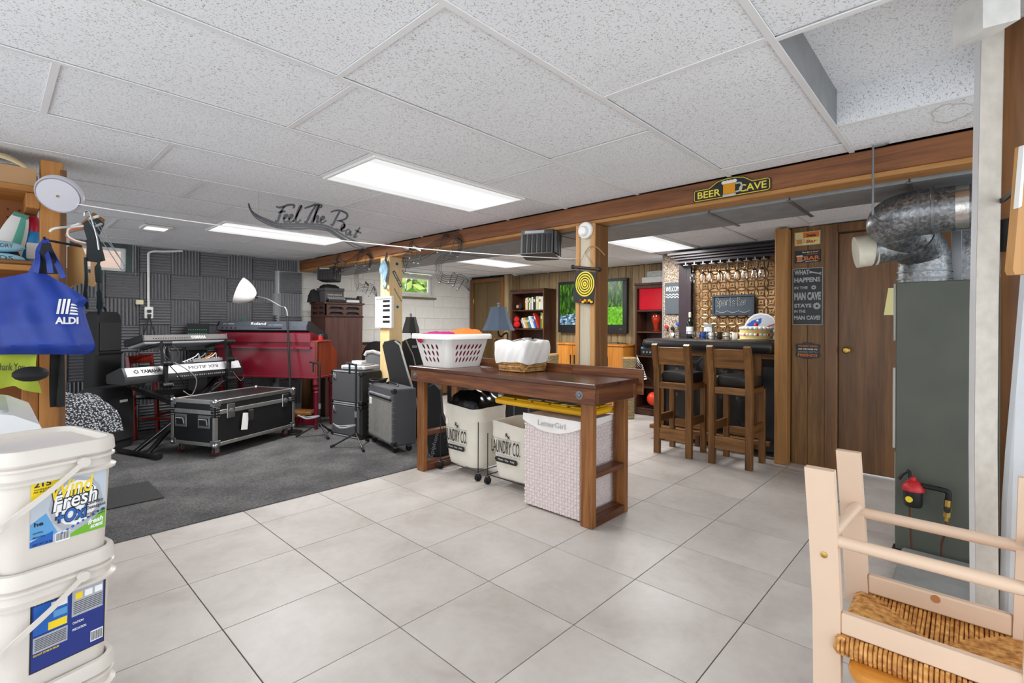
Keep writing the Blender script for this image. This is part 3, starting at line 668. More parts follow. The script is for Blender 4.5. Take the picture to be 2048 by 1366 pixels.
# ------------------------------------------------------------------ woven hamper, yellow lid
t = thing('woven_hamper', 'tall pinkish white woven hamper with an embroidered cuff under the table', 'hamper', (2.8, 2.03, 0))
x0, x1, y0, y1, H = 2.562, 2.985, 1.812, 2.285, .635
M['hamp'] = mat('pinkish white woven strap', 'dccfcd', .6, 0, .05, 30)
B().box(x0, y0, .008, x1, y1, H, .01).obj('body', M['hamp'], t)
b = B(); nw, nh = 20, 27; s_ = .0235
for i in range(nw):
    for j in range(nh):
        o = (i+j) % 2; a, z = i*s_+.004, .012+j*s_*.96
        if z+s_ > H: continue
        g = .0035; pr = .006 if o else .0035
        for f in (0, 1):
            p0, p1, q0, q1 = (a+(0 if o else g), a+s_-(0 if o else g), z+(g if o else 0), z+s_*.96-(g if o else 0))
            if f == 0: b.box(x0-pr, y0+p0, q0, x0+.001, y0+p1, q1, .0025)
            else: b.box(x0+p0, y0-pr, q0, x0+p1, y0+.001, q1, .0025)
b.obj('weave', M['hamp'], t, kind='stuff')
def cuff(a, c):
    y = y0-.008+(y1-y0+.016)*a; d = .105-.06*(abs(a-.5)*2)**2*1.0
    return (x0-.011-.003*sin(a*21)*c, y, H+.006-d*c)
b = B(); b.grid(cuff, 24, 5); b.grid(lambda a, c: (x0-.008+(x1-x0)*a, y0-.011-.002*sin(15*a), H+.006-(.06-.03*a)*c), 16, 4); b.obj('cuff', mat('white cuff cloth', 'e8e4e0', .9), t)
B().text('LetterGirl', (x0-.0145, y1-.13, H-.06), -Y3, Z3, w=.23, h=.036, d=.002).obj('embroidery', mat('grey thread', 'b3afac', .8), t)
t = thing('tote_lid', 'bright yellow ribbed plastic tote lid lying on the woven hamper', 'lid', (2.9, 2.3, H+.012)); M['ylid'] = mat('yellow lid plastic', 'f0b40e', .45, 0, .05)
zl = H+.022; B().box(2.63, 1.80, zl+.0, 2.985, 2.66, zl+.042, .012).obj('skirt', M['ylid'], t)
b = B()
for k in range(5):
    for j in range(2): b.box(2.655+j*.16, 1.83+k*.162, zl+.036, 2.655+j*.16+.145, 1.83+k*.162+.14, zl+.053, .005)
b.obj('ribbed_panel', M['ylid'], t)
for k, (px, py, a) in enumerate(((2.72, 2.0, .1), (2.75, 2.16, -.2), (2.73, 2.31, .3))):
    Mx = Matrix.Translation((px, py, zl+.0555)) @ Matrix.Rotation(a, 4, 'Z')
    b = B(); b.box(-.06, -.05, 0, .06, .05, .003, 0, Mx); b.solo('paper_slip', mat('cream paper', 'e6dfb4', .8), 'cream paper slip on the yellow lid, '+('nearest to the table leg', 'middle of three', 'nearest to the laundry bins')[k], 'paper', 'paper slips on the lid')
# ------------------------------------------------------------------ bar stools
M['stool'] = wood('worn brown oak', ['3f2711', '6a451f', '855a2c', '96683a'], 'z', .42, 1.2)
M['stooly'] = wood('worn brown oak across', ['4f3216', '7a5228', '946638', 'a2753f'], 'y', .42, 1.2)
M['stoolx'] = wood('worn brown oak rails', ['3f2711', '6a451f', '855a2c'], 'x', .42, 1.2)
M['vinyl'] = mat('black vinyl', '1d1b1a', .3, 0, .15, 12, .1, 30)
def stool(x, y, lab, first=None):
    if first: return dup(first, (x, y, 0), -.02, lab)
    t = thing('bar_stool', lab, 'bar stool', (x, y, 0), .0, 'wooden bar stools')
    W = .37; dx = .38; h = W/2; o = lambda b, n, m: b.obj(n, m, t, False)
    for s_ in (-1, 1):
        yy = s_*(h-.025); pts = [(0, 0), (.048, 0), (.048, .68), (.04, .86), (.015, .98), (-.012, 1.06), (-.035, 1.075), (-.055, 1.06), (-.04, .96), (-.004, .8), (0, .68)]
        o(B().prism(pts, (0, yy-.0275, 0), X3, Z3, (0, .055, 0)), 'leg', M['stool'])
        o(B().box(dx-.048, yy-.025, 0, dx, yy+.025, .68), 'leg', M['stool'])
        o(B().box(.045, yy-.015, .30, dx-.045, yy+.015, .375), 'side_stretcher', M['stoolx']); o(B().box(.045, yy-.02, .64, dx-.045, yy+.02, .70), 'seat_rail', M['stoolx'])
    o(B().box(.008, -h+.05, .145, .036, h-.05, .255), 'rear_stretcher', M['stooly']); o(B().box(dx-.036, -h+.05, .22, dx-.008, h-.05, .30), 'front_stretcher', M['stooly'])
    o(B().box(.004, -h+.05, .64, .04, h-.05, .70), 'seat_rail', M['stooly']); o(B().box(dx-.04, -h+.05, .64, dx-.004, h-.05, .70), 'seat_rail', M['stooly'])
    b = B().grid(lambda a, c: (-.005-.03*c+.006*sin(a*pi), (-h+.045)+(W-.09)*a, .875+.165*c), 6, 4); b.grid(lambda a, c: (.022-.03*c+.006*sin(a*pi), (h-.045)-(W-.09)*a, .875+.165*c), 6, 4)
    b.box(-.033, -h+.045, 1.03, -.012, h-.045, 1.042, .004).box(-.004, -h+.045, .872, .02, h-.045, .884, .004); o(b, 'backrest', M['stooly'])
    cx = dx/2+.03; rings = []
    for z, s_, in ((.70, .97), (.71, 1.0), (.775, 1.01), (.795, .97), (.80, .8), (.806, .4)): rings.append([(cx+p[0], p[1], z) for p in rrect((dx-.04)*s_, (W-.055)*s_, .05, 5)])
    o(B().loft(rings), 'seat_cushion', M['vinyl'])
    return t
s0 = stool(4.49, 2.12, 'brown wooden bar stool with black vinyl seat, the one nearer to the bookcase')
stool(4.49, 1.585, 'brown wooden bar stool with black vinyl seat, the one nearer to the corner post', s0)
# ------------------------------------------------------------------ bar
t = thing('bar_counter', 'home bar counter with black padded edge and buttoned panels', 'bar', (5.25, 2.0, 0))
b = B(); b.box(5.12, 1.34, .06, 5.5, 2.58, .985); b.obj('carcass', M['blackm'], t)
for y0, y1 in ((2.5, 2.585), (1.98, 2.07), (1.50, 1.58)): B().box(5.095, y0, .05, 5.13, y1, .99).obj('upright', M['stool'], t)
B().box(5.1, 1.34, .93, 5.13, 2.585, .99).obj('top_rail', M['stooly'], t); B().box(5.1, 1.5, .05, 5.13, 2.585, .15).obj('bottom_rail', M['stooly'], t)
B().box(5.12, 2.58, .05, 5.5, 2.6, .985).obj('end_panel', M['shelfwoodz'], t)
for y0, y1 in ((2.075, 2.495), (1.585, 1.975)):
    def pad(a, c):
        y, z = y0+(y1-y0)*a, .155+.77*c; d = .018*min(1, 8*min(a, 1-a, c*1.6, (1-c)*1.6))
        for (by, bz) in ((.3, .15), (.7, .15), (.3, .5), (.7, .5), (.3, .85), (.7, .85)):
            q = ((a-by)*(y1-y0))**2+((c-bz)*.77)**2; d -= .014*math.exp(-q/.0012)
        return (5.118-d-.004, y, z)
    p = B().grid(lambda a, c: pad(1-a, c), 24, 40).obj('padded_panel', M['vinyl'], t)
    for (by, bz) in ((.3, .15), (.7, .15), (.3, .5), (.7, .5), (.3, .85), (.7, .85)): q = pad(by, bz); B().sph((q[0]-.003, q[1], q[2]), .012, 8, (.5, 1, 1)).obj('button', M['vinyl'], p)
B().box(5.1, 1.345, .05, 5.13, 1.495, .86).obj('side_panel', mat('dark brushed metal', '3a3c40', .35, .6), t)
rg = []
for z, d in ((.99, .02), (.985, .0), (1.0, -.012), (1.05, -.02), (1.09, -.01), (1.105, .02)): rg.append(rr3(5.28, 2.035, .56-2*d, 1.335-2*d, .05, z, 5))
B().loft(rg).obj('padded_top', M['vinyl'], t)
B().beam((5.03, 1.4, .14), (5.03, 2.62, .14), .06, .04).obj('foot_rail', M['stooly'], t)
for y in (1.6, 2.1, 2.5): B().box(5.03, y-.02, .0, 5.12, y+.02, .14).obj('rail_bracket', M['stoolx'], t)
# ================================================================== music corner
def LT(n, lab, cat, loc, rz, grp=None):
    t = thing(n, lab, cat, loc, radians(rz), grp); return t, (lambda b, nm, m, par=None, **k: b.obj(nm, m, par or t, False, **k))
# ------------------------------------------------------------------ flight case
M['ply'] = mat('black laminate', '19191b', .35, 0, .2, 30, .1, 200)
t, o = LT('flight_case', 'black flight case on castors with aluminium edges and metal corners', 'case', (1.43, 5.10, .008), 25)
L, W, z0, z1, zm = 1.0, .55, .10, .525, .43
o(B().box(.004, .004, z0, L-.004, W-.004, z1-.004), 'body', M['ply'])
e = .034
for (y, s_) in ((0, 1), (W, -1)):
    for z in (z0, z1-e):
        o(B().box(.04, y, z, L-.04, y+s_*.006, z+e).box(.04, y, z if z > .3 else z, L-.04, y+s_*e, (z+.006) if z < .3 else z+e+.002), 'edge_rail', M['alu'])
    o(B().box(.04, y-s_*.004, zm-.035, L-.04, y+s_*.004, zm+.005), 'lid_rail', M['alu'])
for (x, s_) in ((0, 1), (L, -1)):
    for z in (z0, z1-e): o(B().box(x, .04, z, x+s_*.006, W-.04, z+e).box(x, .04, z+(e-.004 if z > .3 else 0), x+s_*e, W-.04, z+(e+.002 if z > .3 else .006)), 'edge_rail', M['alu'])
    o(B().box(x-s_*.004, .04, zm-.035, x+s_*.004, W-.04, zm+.005), 'lid_rail', M['alu'])
for (x, sx) in ((0, 1), (L, -1)):
    for (y, sy) in ((0, 1), (W, -1)):
        o(B().box(x-sx*.003, y-sy*.003, z0+.04, x+sx*.03, y+sy*.004, z1-.04).box(x-sx*.003, y-sy*.003, z0+.04, x+sx*.004, y+sy*.03, z1-.04), 'edge_post', M['alu'])
        for z, sz in ((z0, 1), (z1, -1)):
            c = o(B().sph((x+sx*.012, y+sy*.012, z+sz*.012), .028, 12), 'ball_corner', M['chrome'])
            b = B().box(x-sx*.005, y-sy*.005, z, x+sx*.06, y+sy*.004, z+sz*.055, .004).box(x-sx*.005, y-sy*.005, z, x+sx*.004, y+sy*.06, z+sz*.055, .004); o(b, 'corner_plate', M['steel'], c)
        b = B().box(x-sx*.006, y-sy*.006, zm-.06, x+sx*.05, y+sy*.003, zm+.035, .003).box(x-sx*.006, y-sy*.006, zm-.06, x+sx*.003, y+sy*.05, zm+.035, .003)
        c = o(b, 'brace_plate', M['black'])
        b = B()
        for i in range(3):
            for j in range(4):
                b.sph((x+sx*(.01+.016*i), y-sy*.007, zm-.048+.024*j), .0045, 6).sph((x-sx*.007, y+sy*(.01+.016*i), zm-.048+.024*j), .0045, 6)
        o(b, 'rivets', M['chrome'], c, kind='stuff')
        b = B(); cx, cy = x+sx*.07, y+sy*.06
        b.box(cx-.03, cy-.03, .088, cx+.03, cy+.03, .1); b.box(cx-.03, cy-.018, .03, cx+.015, cy-.014, .09).box(cx-.03, cy+.014, .03, cx+.015, cy+.018, .09); c = o(b, 'castor', M['steel'])
        o(B().cyl((cx-.008, cy-.012, .037), (cx-.008, cy+.012, .037), .037, n=18), 'wheel', mat('dark red castor tyre', '4a1c1e', .5) if 'tyre' not in M else M['tyre'], c)
for y in (.13, .42):
    h = o(B().box(-.008, y-.075, .265, .004, y+.075, .385, .004), 'recessed_handle', M['steel']); o(B().box(-.011, y-.055, .29, -.006, y+.055, .36, .003), 'well', M['black'], h)
    o(B().tube([(-.014, y-.05, .3), (-.018, y-.045, .35), (-.018, y+.045, .35), (-.014, y+.05, .3)], .006, 6), 'bail', M['chrome'], h)
for x in (.17, .86):
    h = o(B().box(x-.045, -.008, zm-.085, x+.045, .004, zm+.05, .004), 'butterfly_latch', M['chrome']); o(B().lathe([(.026, 0), (.026, .006), (.012, .009)], (x, -.008, zm-.02), 14, (0, -1, 0)), 'twist_plate', M['steel'], h)
b = B(); b.poly([(.30, -.012, .37), (.37, -.012, .36), (.345, -.02, .2), (.27, -.02, .21)], (0, .002, 0)); o(b, 'luggage_tag', M['paperw']); o(B().box(.36, -.03, .28, .42, -.004, .39, .008), 'strap_flap', M['blackm'])
# ------------------------------------------------------------------ keyboard stand with two tiers
ML = (.881, 5.85, .008); SA = 20
t, o = LT('keyboard_stand', 'black two tier X frame keyboard stand behind the flight case', 'keyboard stand', ML, SA)
for (y0, y1, y2) in ((-.12, .04, -.02), (-.30, .22, .10)):
    o(B().beam((.02, y0, .03), (1.08, y1, .62), .04, .03), 'cross_leg', M['black']); o(B().beam((1.18, y2, .03), (.14, y1, .62), .03, .03), 'cross_leg', M['black'])
for x, ye in ((.02, -.44), (1.2, -.05)): f = o(B().beam((x, .14, .026), (x, ye, .026), .04, .03), 'foot_bar', M['black']); o(B().cyl((x, ye+.01, .031), (x, ye-.05, .031), .03, n=12), 'foot_cap', M['rubber'], f)
for x in (.2, 1.04): o(B().beam((x, -.01, .635), (x, .29, .635), .05, .03), 'support_bar', M['black'])
for x in (.34, 1.03):
    o(B().beam((x, -.035, .60), (x+.012, -.035, .86), .045, .03), 'lower_upright', M['black']); o(B().beam((x-.005, -.02, .84), (x-.01, -.02, 1.03), .04, .03), 'upper_upright', M['black'])
    o(B().beam((x+.01, -.01, 1.03), (x+.10, .05, .84), .035, .03), 'brace', M['black'])
    o(B().beam((x-.01, -.04, 1.045), (x-.01, .32, .97), .04, .025), 'arm', M['black'])
    for z, yy in ((1.04, -.05), (.84, -.06), (.62, -.06)):
        k = o(B().cyl((x-.04, yy, z), (x+.05, yy, z), .028, n=14), 'joint', M['black']); o(B().cyl((x+.05, yy, z), (x+.058, yy, z), .02, n=8), 'joint_cap', M['grey'], k)
# ------------------------------------------------------------------ lower synthesizer
M['keyw'] = mat('ivory keys', 'e9e7e0', .3); M['silver'] = mat('silver grey paint', 'c9c9ca', .4, .1, .02)
t, o = LT('synthesizer', 'large synthesizer with silver back panel lettered in black on the lower tier', 'keyboard', (ML[0], ML[1], .661), SA)
L = 1.24; D = .30
prof = [(0, 0), (0, .075), (.052, .16), (.075, .162), (D, .085), (D, .02), (D-.02, 0)]
for x0, x1, nm in ((0, .022, 'end_cheek'), (L-.022, L, 'end_cheek')): o(B().prism(prof, (x0, 0, 0), Y3, Z3, (x1-x0, 0, 0)), nm, M['black'])
o(B().prism([(.004, .003), (.004, .074), (.056, .155), (.075, .158), (D-.14, .11), (D-.14, .065), (D-.01, .06), (D-.01, .006)], (.022, 0, 0), Y3, Z3, (L-.044, 0, 0)), 'body', M['black'])
U = X3; V = Vector((0, .052, .085)).normalized(); nn = U.cross(V)
o(B().prism([(.0, 0), (L-.044, 0), (L-.044, .094), (0, .094)], (.022, .001, .0755), U, V, nn*.003), 'back_panel', M['silver'])
fo_ = vec((0, .001, .0755))+nn*.0032
b = B().text('YAMAHA', fo_+U*.15+V*.026, U, V, w=.19, h=.042, bold=.03).text('MOTIF XF8', fo_+U*.62+V*.03, U, V, w=.33, h=.036, bold=.0)
b.prism([(a+.11, c+.047) for a, c in circ(.023)], fo_, U, V, nn*.0008); lg = o(b, 'lettering', M['ink'])
b = B()
for k in range(3):
    a = k*pi/3; b.ribbon([fo_+nn*.0009+U*(.11+.019*cos(a))+V*(.047+.019*sin(a)), fo_+nn*.0009+U*(.11-.019*cos(a))+V*(.047-.019*sin(a))], .004, U, V, nn*.0005)
o(b, 'tuning_fork_mark', M['silver'], lg)
b = B(); n = 42; kw = (L-.06)/n
for k in range(n): b.box(.03+k*kw, D-.135, .066, .03+(k+1)*kw-.0015, D-.002, .082, .001)
o(b, 'white_keys', M['keyw'], kind='stuff')
b = B()
for k in range(n-1):
    if k % 7 in (0, 1, 3, 4, 5): b.box(.03+(k+1)*kw-.007, D-.135, .08, .03+(k+1)*kw+.007, D-.06, .093, .002)
o(b, 'black_keys', M['black'], kind='stuff')
b = B()
for k in range(26): b.box(.48+k*.024, -.004, .03, .48+k*.024+random.choice((.008, .014)), .006, .045, .002)
o(b, 'sockets', M['grey'], kind='stuff')
# upper keyboard
t, o = LT('upper_keyboard', 'slim grey keyboard with white lettering on the upper tier of the stand', 'keyboard', (1.048, 6.026, 1.072), SA)
t.rotation_euler = (radians(-12.5), 0, radians(SA)); M['kgrey'] = mat('dark grey keyboard paint', '6d6a67', .45)
L2 = .91
o(B().box(.012, 0, 0, L2-.012, .31, .062, .006), 'body', M['kgrey']); o(B().box(0, -.002, -.002, .012, .312, .066), 'end_cheek', M['black']); o(B().box(L2-.012, -.002, -.002, L2, .312, .066), 'end_cheek', M['kgrey'])
o(B().box(.02, .02, -.03, L2-.02, .29, 0, .008), 'underside', M['grey'])
o(B().text('YAMAHA', (L2*.53, -.0005, .014), X3, Z3, w=.17, h=.034, bold=.02), 'lettering', M['paperw'])
b = B()
for k in range(16): b.box(.1+k*.024, -.003, .018, .1+k*.024+.01, .004, .03, .002)
o(b, 'sockets', M['black'], kind='stuff')
b = B()
for k in range(36): b.box(.03+k*.0236, .17, .06, .03+k*.0236+.022, .305, .07, .001)
o(b, 'white_keys', M['keyw'], kind='stuff')
# mixer and its cables on the synthesizer
t, o = LT('mixer', 'small grey mixer sprouting cables on top of the silver backed synthesizer', 'mixer', (ML[0]+.94*.70-.342*.075, ML[1]+.342*.70+.94*.075, .828), SA)
o(B().prism([(0, 0), (.2, -.062), (.2, -.03), (0, .035)], (0, 0, 0), Y3, Z3, (.34, 0, 0)), 'body', M['grey'])
b = B()
for i in range(12):
    for j in range(4): b.cyl((.02+i*.027, .03+j*.045, .028-j*.012), (.02+i*.027, .03+j*.045, .042-j*.012), .006, n=6)
o(b, 'knobs', M['white'], kind='stuff')
for k, (c, x) in enumerate((('white', .1), ('grey', .18), ('orange', .26), ('white', .3))): o(B().tube(smoothpath([(x, .05, .03), (x-.02, .03, .09), (x-.09, -.01, .06), (x-.2, .02, .01)]), .005, 6), 'cable', M[c])
for k, pts in enumerate(([(.33, -.05, 1.06), (.28, -.12, .95), (.36, -.14, .86), (.44, -.1, .95), (.36, -.05, 1.04), (.3, -.1, .9), (.42, -.13, .72), (.5, -.08, .62)], [(.40, -.06, .86), (.5, -.12, .78), (.62, -.1, .66), (.6, -.06, .5), (.52, -.04, .55)], [(.94, -.02, .69), (.9, -.12, .62), (.8, -.12, .58), (.74, -.09, .4)], [(1.09, -.03, .70), (1.12, -.12, .6), (1.18, -.1, .66), (1.16, -.03, .70)])):
    c, s_ = cos(radians(SA)), sin(radians(SA)); B().tube(smoothpath([(ML[0]+a*c-b_*s_, ML[1]+a*s_+b_*c, z) for a, b_, z in pts], 8), .005, 6).solo('audio_cable', M['black'] if k != 1 else M['grey'], ('black audio cable looped round the left upright of the keyboard stand', 'grey audio cable drooping below the synthesizer', 'black audio cable hanging under the middle of the synthesizer', 'black audio cable by the right upright of the keyboard stand')[k], 'cable', 'cables on the keyboard stand')
# ------------------------------------------------------------------ chair behind the keyboards
M['cherry'] = wood('cherry stained chair', ['4a0f0b', '7a1d12', '8f2f1b'], 'z', .3, 1); th = radians(48)
t, o = LT('side_chair', 'cherry red wooden chair with black seat behind the synthesizer', 'chair', (1.055, 6.49, .010), 48)
for y in (.02, .40):
    o(B().beam((y, 0, 0), (y, .02, .46), .036, .036), 'leg', M['cherry']); o(B().beam((y, -.39, 0), (y, -.39, .44), .038, .038), 'leg', M['cherry'])
    o(B().beam((y, .02, .44), (y, .08, .89), .036, .026), 'back_post', M['cherry']); o(B().beam((y, -.02, .22), (y, -.37, .22), .02, .024), 'stretcher', M['cherry'])
o(B().beam((.03, -.37, .4), (.39, -.37, .4), .025, .06), 'seat_rail', M['cherry']); o(B().beam((.03, -.2, .25), (.39, -.2, .25), .02, .024), 'stretcher', M['cherry'])
b = B(); b.grid(lambda a, c: (.02+.38*a, .075+.05*sin(pi*a)+.005*c, .80+.085*c), 8, 2); b.grid(lambda a, c: (.40-.38*a, .055+.05*sin(pi*a)+.005*c, .80+.085*c), 8, 2); b.beam((.0, .065, .885), (.42, .065, .885), .02, .012); o(b, 'top_rail', M['cherry'])
rg = [[(.21+p[0], -.18+p[1], z) for p in rrect(.42*s_, .42*s_, .06, 4)] for z, s_ in ((.43, .95), (.45, 1), (.475, .98), (.49, .8), (.495, .3))]
o(B().loft(rg), 'seat', M['vinyl'])
# ------------------------------------------------------------------ organ
OA = -57
M['burg'] = mat('burgundy enamel', '66101f', .28, 0, .12, 5); M['rust'] = wood('red brown veneer', ['5c1f10', '7c3118', '8a3d20'], 'z', .35, .7)
t, o = LT('organ', 'burgundy painted console organ on turned legs under the floor lamp', 'organ', (1.889, 6.741, .008), OA)
OL = 1.36; OD = .45
o(B().box(0, 0, .60, OL, .03, 1.03), 'back_panel', M['burg']); o(B().box(-.01, -.012, .60, OL+.012, OD, .625, .006), 'bottom_moulding', M['burg'])
o(B().box(.01, .03, .625, OL-.01, OD-.05, .66), 'underside', M['burg'])
sp = [(0, .625), (OD-.01, .625), (OD-.01, .92), (OD-.06, .92), (OD-.06, .96), (OD-.11, .97), (OD-.11, 1.01), (.2, 1.02), (0, 1.03)]
for x in (0, OL-.03): o(B().prism(sp, (x, 0, 0), Y3, Z3, (.03, 0, 0)), 'side_panel', M['rust'] if x else M['burg'])
o(B().prism([(-.02, .955), (-.02, .97), (0, .985), (0, 1.13), (.02, 1.142), (.05, 1.142), (.40, 1.03), (.40, .96)], (.03, 0, 0), Y3, Z3, (OL-.12, 0, 0)), 'top_box', M['burg'])
o(B().prism([(-.03, .95), (-.03, .968), (.0, .968), (0, .95)], (.025, 0, 0), Y3, Z3, (OL-.1, 0, 0)), 'lip', M['burg'])
o(B().box(.035, .36, .70, OL-.035, OD-.02, .78), 'manual', M['black'])
o(B().box(OL-.085, .0, 1.03, OL+.02, .28, 1.045, .004), 'ledge', M['rust'])
for x in (.05, OL-.035):
    for y in (.04, OD-.08):
        o(B().lathe([(.018, 0), (.02, .02), (.03, .3), (.033, .42), (.036, .44), (.022, .455), (.036, .47), (.036, .49), (.022, .5), (.03, .515), (.042, .53), (.042, .60)], (x, y, 0), 16), 'leg', M['burg'])
o(B().box(.09, .10, .03, OL-.08, .14, .13), 'base_stretcher', M['burg'])
b = None
for k in range(20): o(B().box(.16+k*.05, .02, .14, .16+k*.05+.028, .38, .175, .004), 'pedal', M['shelfwood'])
o(B().box(.1, .0, .17, OL-.08, .03, .2), 'pedal_rail', M['brownz'])
# keyboard on the organ
M['slate'] = mat('slate grey keyboard', '4a4e56', .45)
t, o = LT('top_keyboard', 'slate grey keyboard with white lettering lying on the burgundy organ', 'keyboard', (1.889+.5446*.03, 6.741-.8387*.03, 1.176), OA)
KL = 1.19
o(B().prism([(.0, 0), (.0, .045), (.02, .05), (.035, .1), (.06, .103), (.43, -.07), (.43, -.11)], (0, 0, 0), Y3, Z3, (KL, 0, 0)), 'body', M['slate'])
for x in (-.012, KL): o(B().prism([(-.004, -.003), (.0, .048), (.03, .104), (.06, .107), (.44, -.066), (.44, -.114)], (x, 0, 0), Y3, Z3, (.012, 0, 0)), 'end_cheek', M['black'])
V = Vector((0, .015, .05)).normalized()
o(B().text('Roland', vec((.44, .019, .055))+V*.003, X3, V, w=.20, h=.036, bold=.015).text('JV-1000', vec((.06, .02, .056))+V*.008, X3, V, w=.15, h=.014).text('MUSIC WORKSTATION', vec((.68, .02, .056))+V*.0, X3, V, w=.18, h=.006), 'lettering', M['paperw'])
b = B()
for k in range(4): b.cyl((.07+k*.06, -.004, .022), (.07+k*.06, .004, .022), .011, n=10)
for k in range(9): b.cyl((.66+k*.026, -.004, .022), (.55+k*.026, .004, .022), .006, n=8)
o(b, 'sockets', M['black'], kind='stuff')
b = B()
for k in range(46): b.box(.03+k*.0242, .27, .012, .03+k*.0242+.0225, .42, .022, .001, Matrix.Translation((0, .0, 0)) @ Matrix.Rotation(-.436, 4, 'X') @ Matrix.Translation((0, .0, .114)))
o(b, 'white_keys', M['keyw'], kind='stuff')
# candle on the ledge
c = vec((1.889, 6.741, 1.055))+Vector((cos(radians(OA)), sin(radians(OA)), 0))*(OL-.035)+Vector((-sin(radians(OA)), cos(radians(OA)), 0))*.12
t = thing('candle', 'red candle in a small glass on the organ ledge', 'candle', c)
B().lathe([(.026, 0), (.028, .05), (.026, .05), (.02, .048)], c, 14).obj('wax', mat('red wax', 'd01f2a', .4), t); B().lathe([(.029, 0), (.031, .07), (.029, .07), (.0285, .05)], c, 14, caps=False).obj('jar', M['glass'], t)
for k, (cl, dz) in enumerate((('orange', 0), ('teal', .02))):
    if cl == 'teal': M['teal'] = mat('teal cable', '1f8a72', .5)
    q = PD(470+11*k, 648, 6.3+.08*k); B().tube(smoothpath([q+Vector((-.1, .1, -.06)), q+Vector((-.03, .03, .0)), q+Vector((.02, -.02, .03+dz*2)), q+Vector((.06, -.05, -.0+.02*k))]), .006, 6).solo('patch_cable', M[cl], ('orange', 'teal')[k]+' patch cable arching behind the slate grey keyboard', 'cable')
# rack unit left of the organ top
t, o = LT('rack_unit', 'black rack sound module with tiny green lights beside the organ', 'sound module', (1.60, 6.80, .93), -15)
o(B().box(0, .02, 0, .23, .17, .32), 'case', M['black']); o(B().box(.0, .0, .12, .23, .02, .31), 'front_plate', M['blackm'])
b = B()
for i in range(9):
    for j in range(3): b.box(.02+i*.022, -.004, .15+j*.045, .02+i*.022+.01, .002, .16+j*.045, .001)
o(b, 'buttons', mat('teal lights', '2f9c86', .4), kind='stuff')
o(B().box(.02, .06, -.92, .21, .16, 0), 'stand', M['blackm'])
# ------------------------------------------------------------------ floor lamp with bowl shade
bq = PX(584, 866, 'z', .008); top = PD(575, 632, 5.77)
t = thing('floor_lamp', 'black gooseneck floor lamp with white bowl shade in front of the organ', 'lamp', bq)
B().lathe([(.11, 0), (.115, .008), (.11, .02), (.03, .03), (.012, .04)], bq, 24).obj('base', M['black'], t)
B().tube([bq+Z3*.03, bq.lerp(top, .5), top], .012, 10).obj('pole', M['black'], t)
nk = PD(510, 592, 5.75); gp = smoothpath([top, top+Z3*.08+(nk-top)*.06, PD(560, 612, 5.77), PD(535, 598, 5.76), nk], 6)
B().tube(gp, .009, 8).obj('gooseneck', M['steel'], t)
ax = (PD(482, 582, 5.70)-nk).normalized()
sh = B().lathe([(.02, -.01), (.05, .0), (.085, .03), (.12, .08), (.145, .13), (.158, .18), (.154, .18), (.14, .13), (.115, .083), (.08, .035), (.045, .008)], nk, 28, ax, caps=False).obj('shade', mat('frosted white shade', 'e4e3df', .4, 0, .02, 5, Subsurface_Weight=0.), t)
B().cyl(nk-ax*.03, nk+ax*.01, .022, n=12).obj('socket', M['black'], t)
# ------------------------------------------------------------------ tall speaker cabinet
M['mahog'] = wood('mahogany cabinet', ['331812', '4a2b22', '573a31'], 'z', .4, .9)
x0, x1, y0, y1, H = 3.065, 3.63, 6.3, 6.75, 1.545
t = thing('speaker_cabinet', 'tall mahogany rotary speaker cabinet with arched louvres behind the organ', 'speaker', ((x0+x1)/2, (y0+y1)/2, .008))
B().box(x0+.01, y0+.012, .008, x1-.01, y1, H-.19).obj('body', M['mahog'], t)
B().box(x0+.03, y0+.04, H-.19, x1-.03, y1-.02, H-.025, 0).obj('louvre_cavity', M['blackm'], t)
def arch(cx, cy, w, h): return [(cx-w/2, cy), (cx-w/2, cy+h*.35), (cx-w/2+.03, cy+h), (cx+w/2-.03, cy+h), (cx+w/2, cy+h*.35), (cx+w/2, cy)]
for (a0, a1, org, Ux, n) in ((0, x1-x0-.02, (x0+.01, y0+.012, H-.19), X3, -Y3), (0, y1-y0-.012, (x0+.01, y1, H-.19), -Y3, -X3)):
    Wd = a1-a0; hs = [arch(Wd*(.28 if i == 0 else .72), z, Wd*.38, .035) for i in (0, 1) for z in (.025, .095)]
    vs, fs = holed([(0, 0), (Wd, 0), (Wd, .165), (0, .165)], hs, .014)
    B().add([vec(org)+Ux*p[0]+Z3*p[1]+n*(p[2]-.007) for p in vs], fs).obj('louvre_panel', M['mahog'], t)
B().box(x0, y0, H-.2, x1, y1, H-.185, .004).box(x0, y0, H-.205, x1, y0+.02, H-.18, .004).obj('moulding', M['mahog'], t)
B().box(x0-.012, y0-.012, H-.026, x1+.012, y1, H, .006).obj('top', M['mahog'], t)
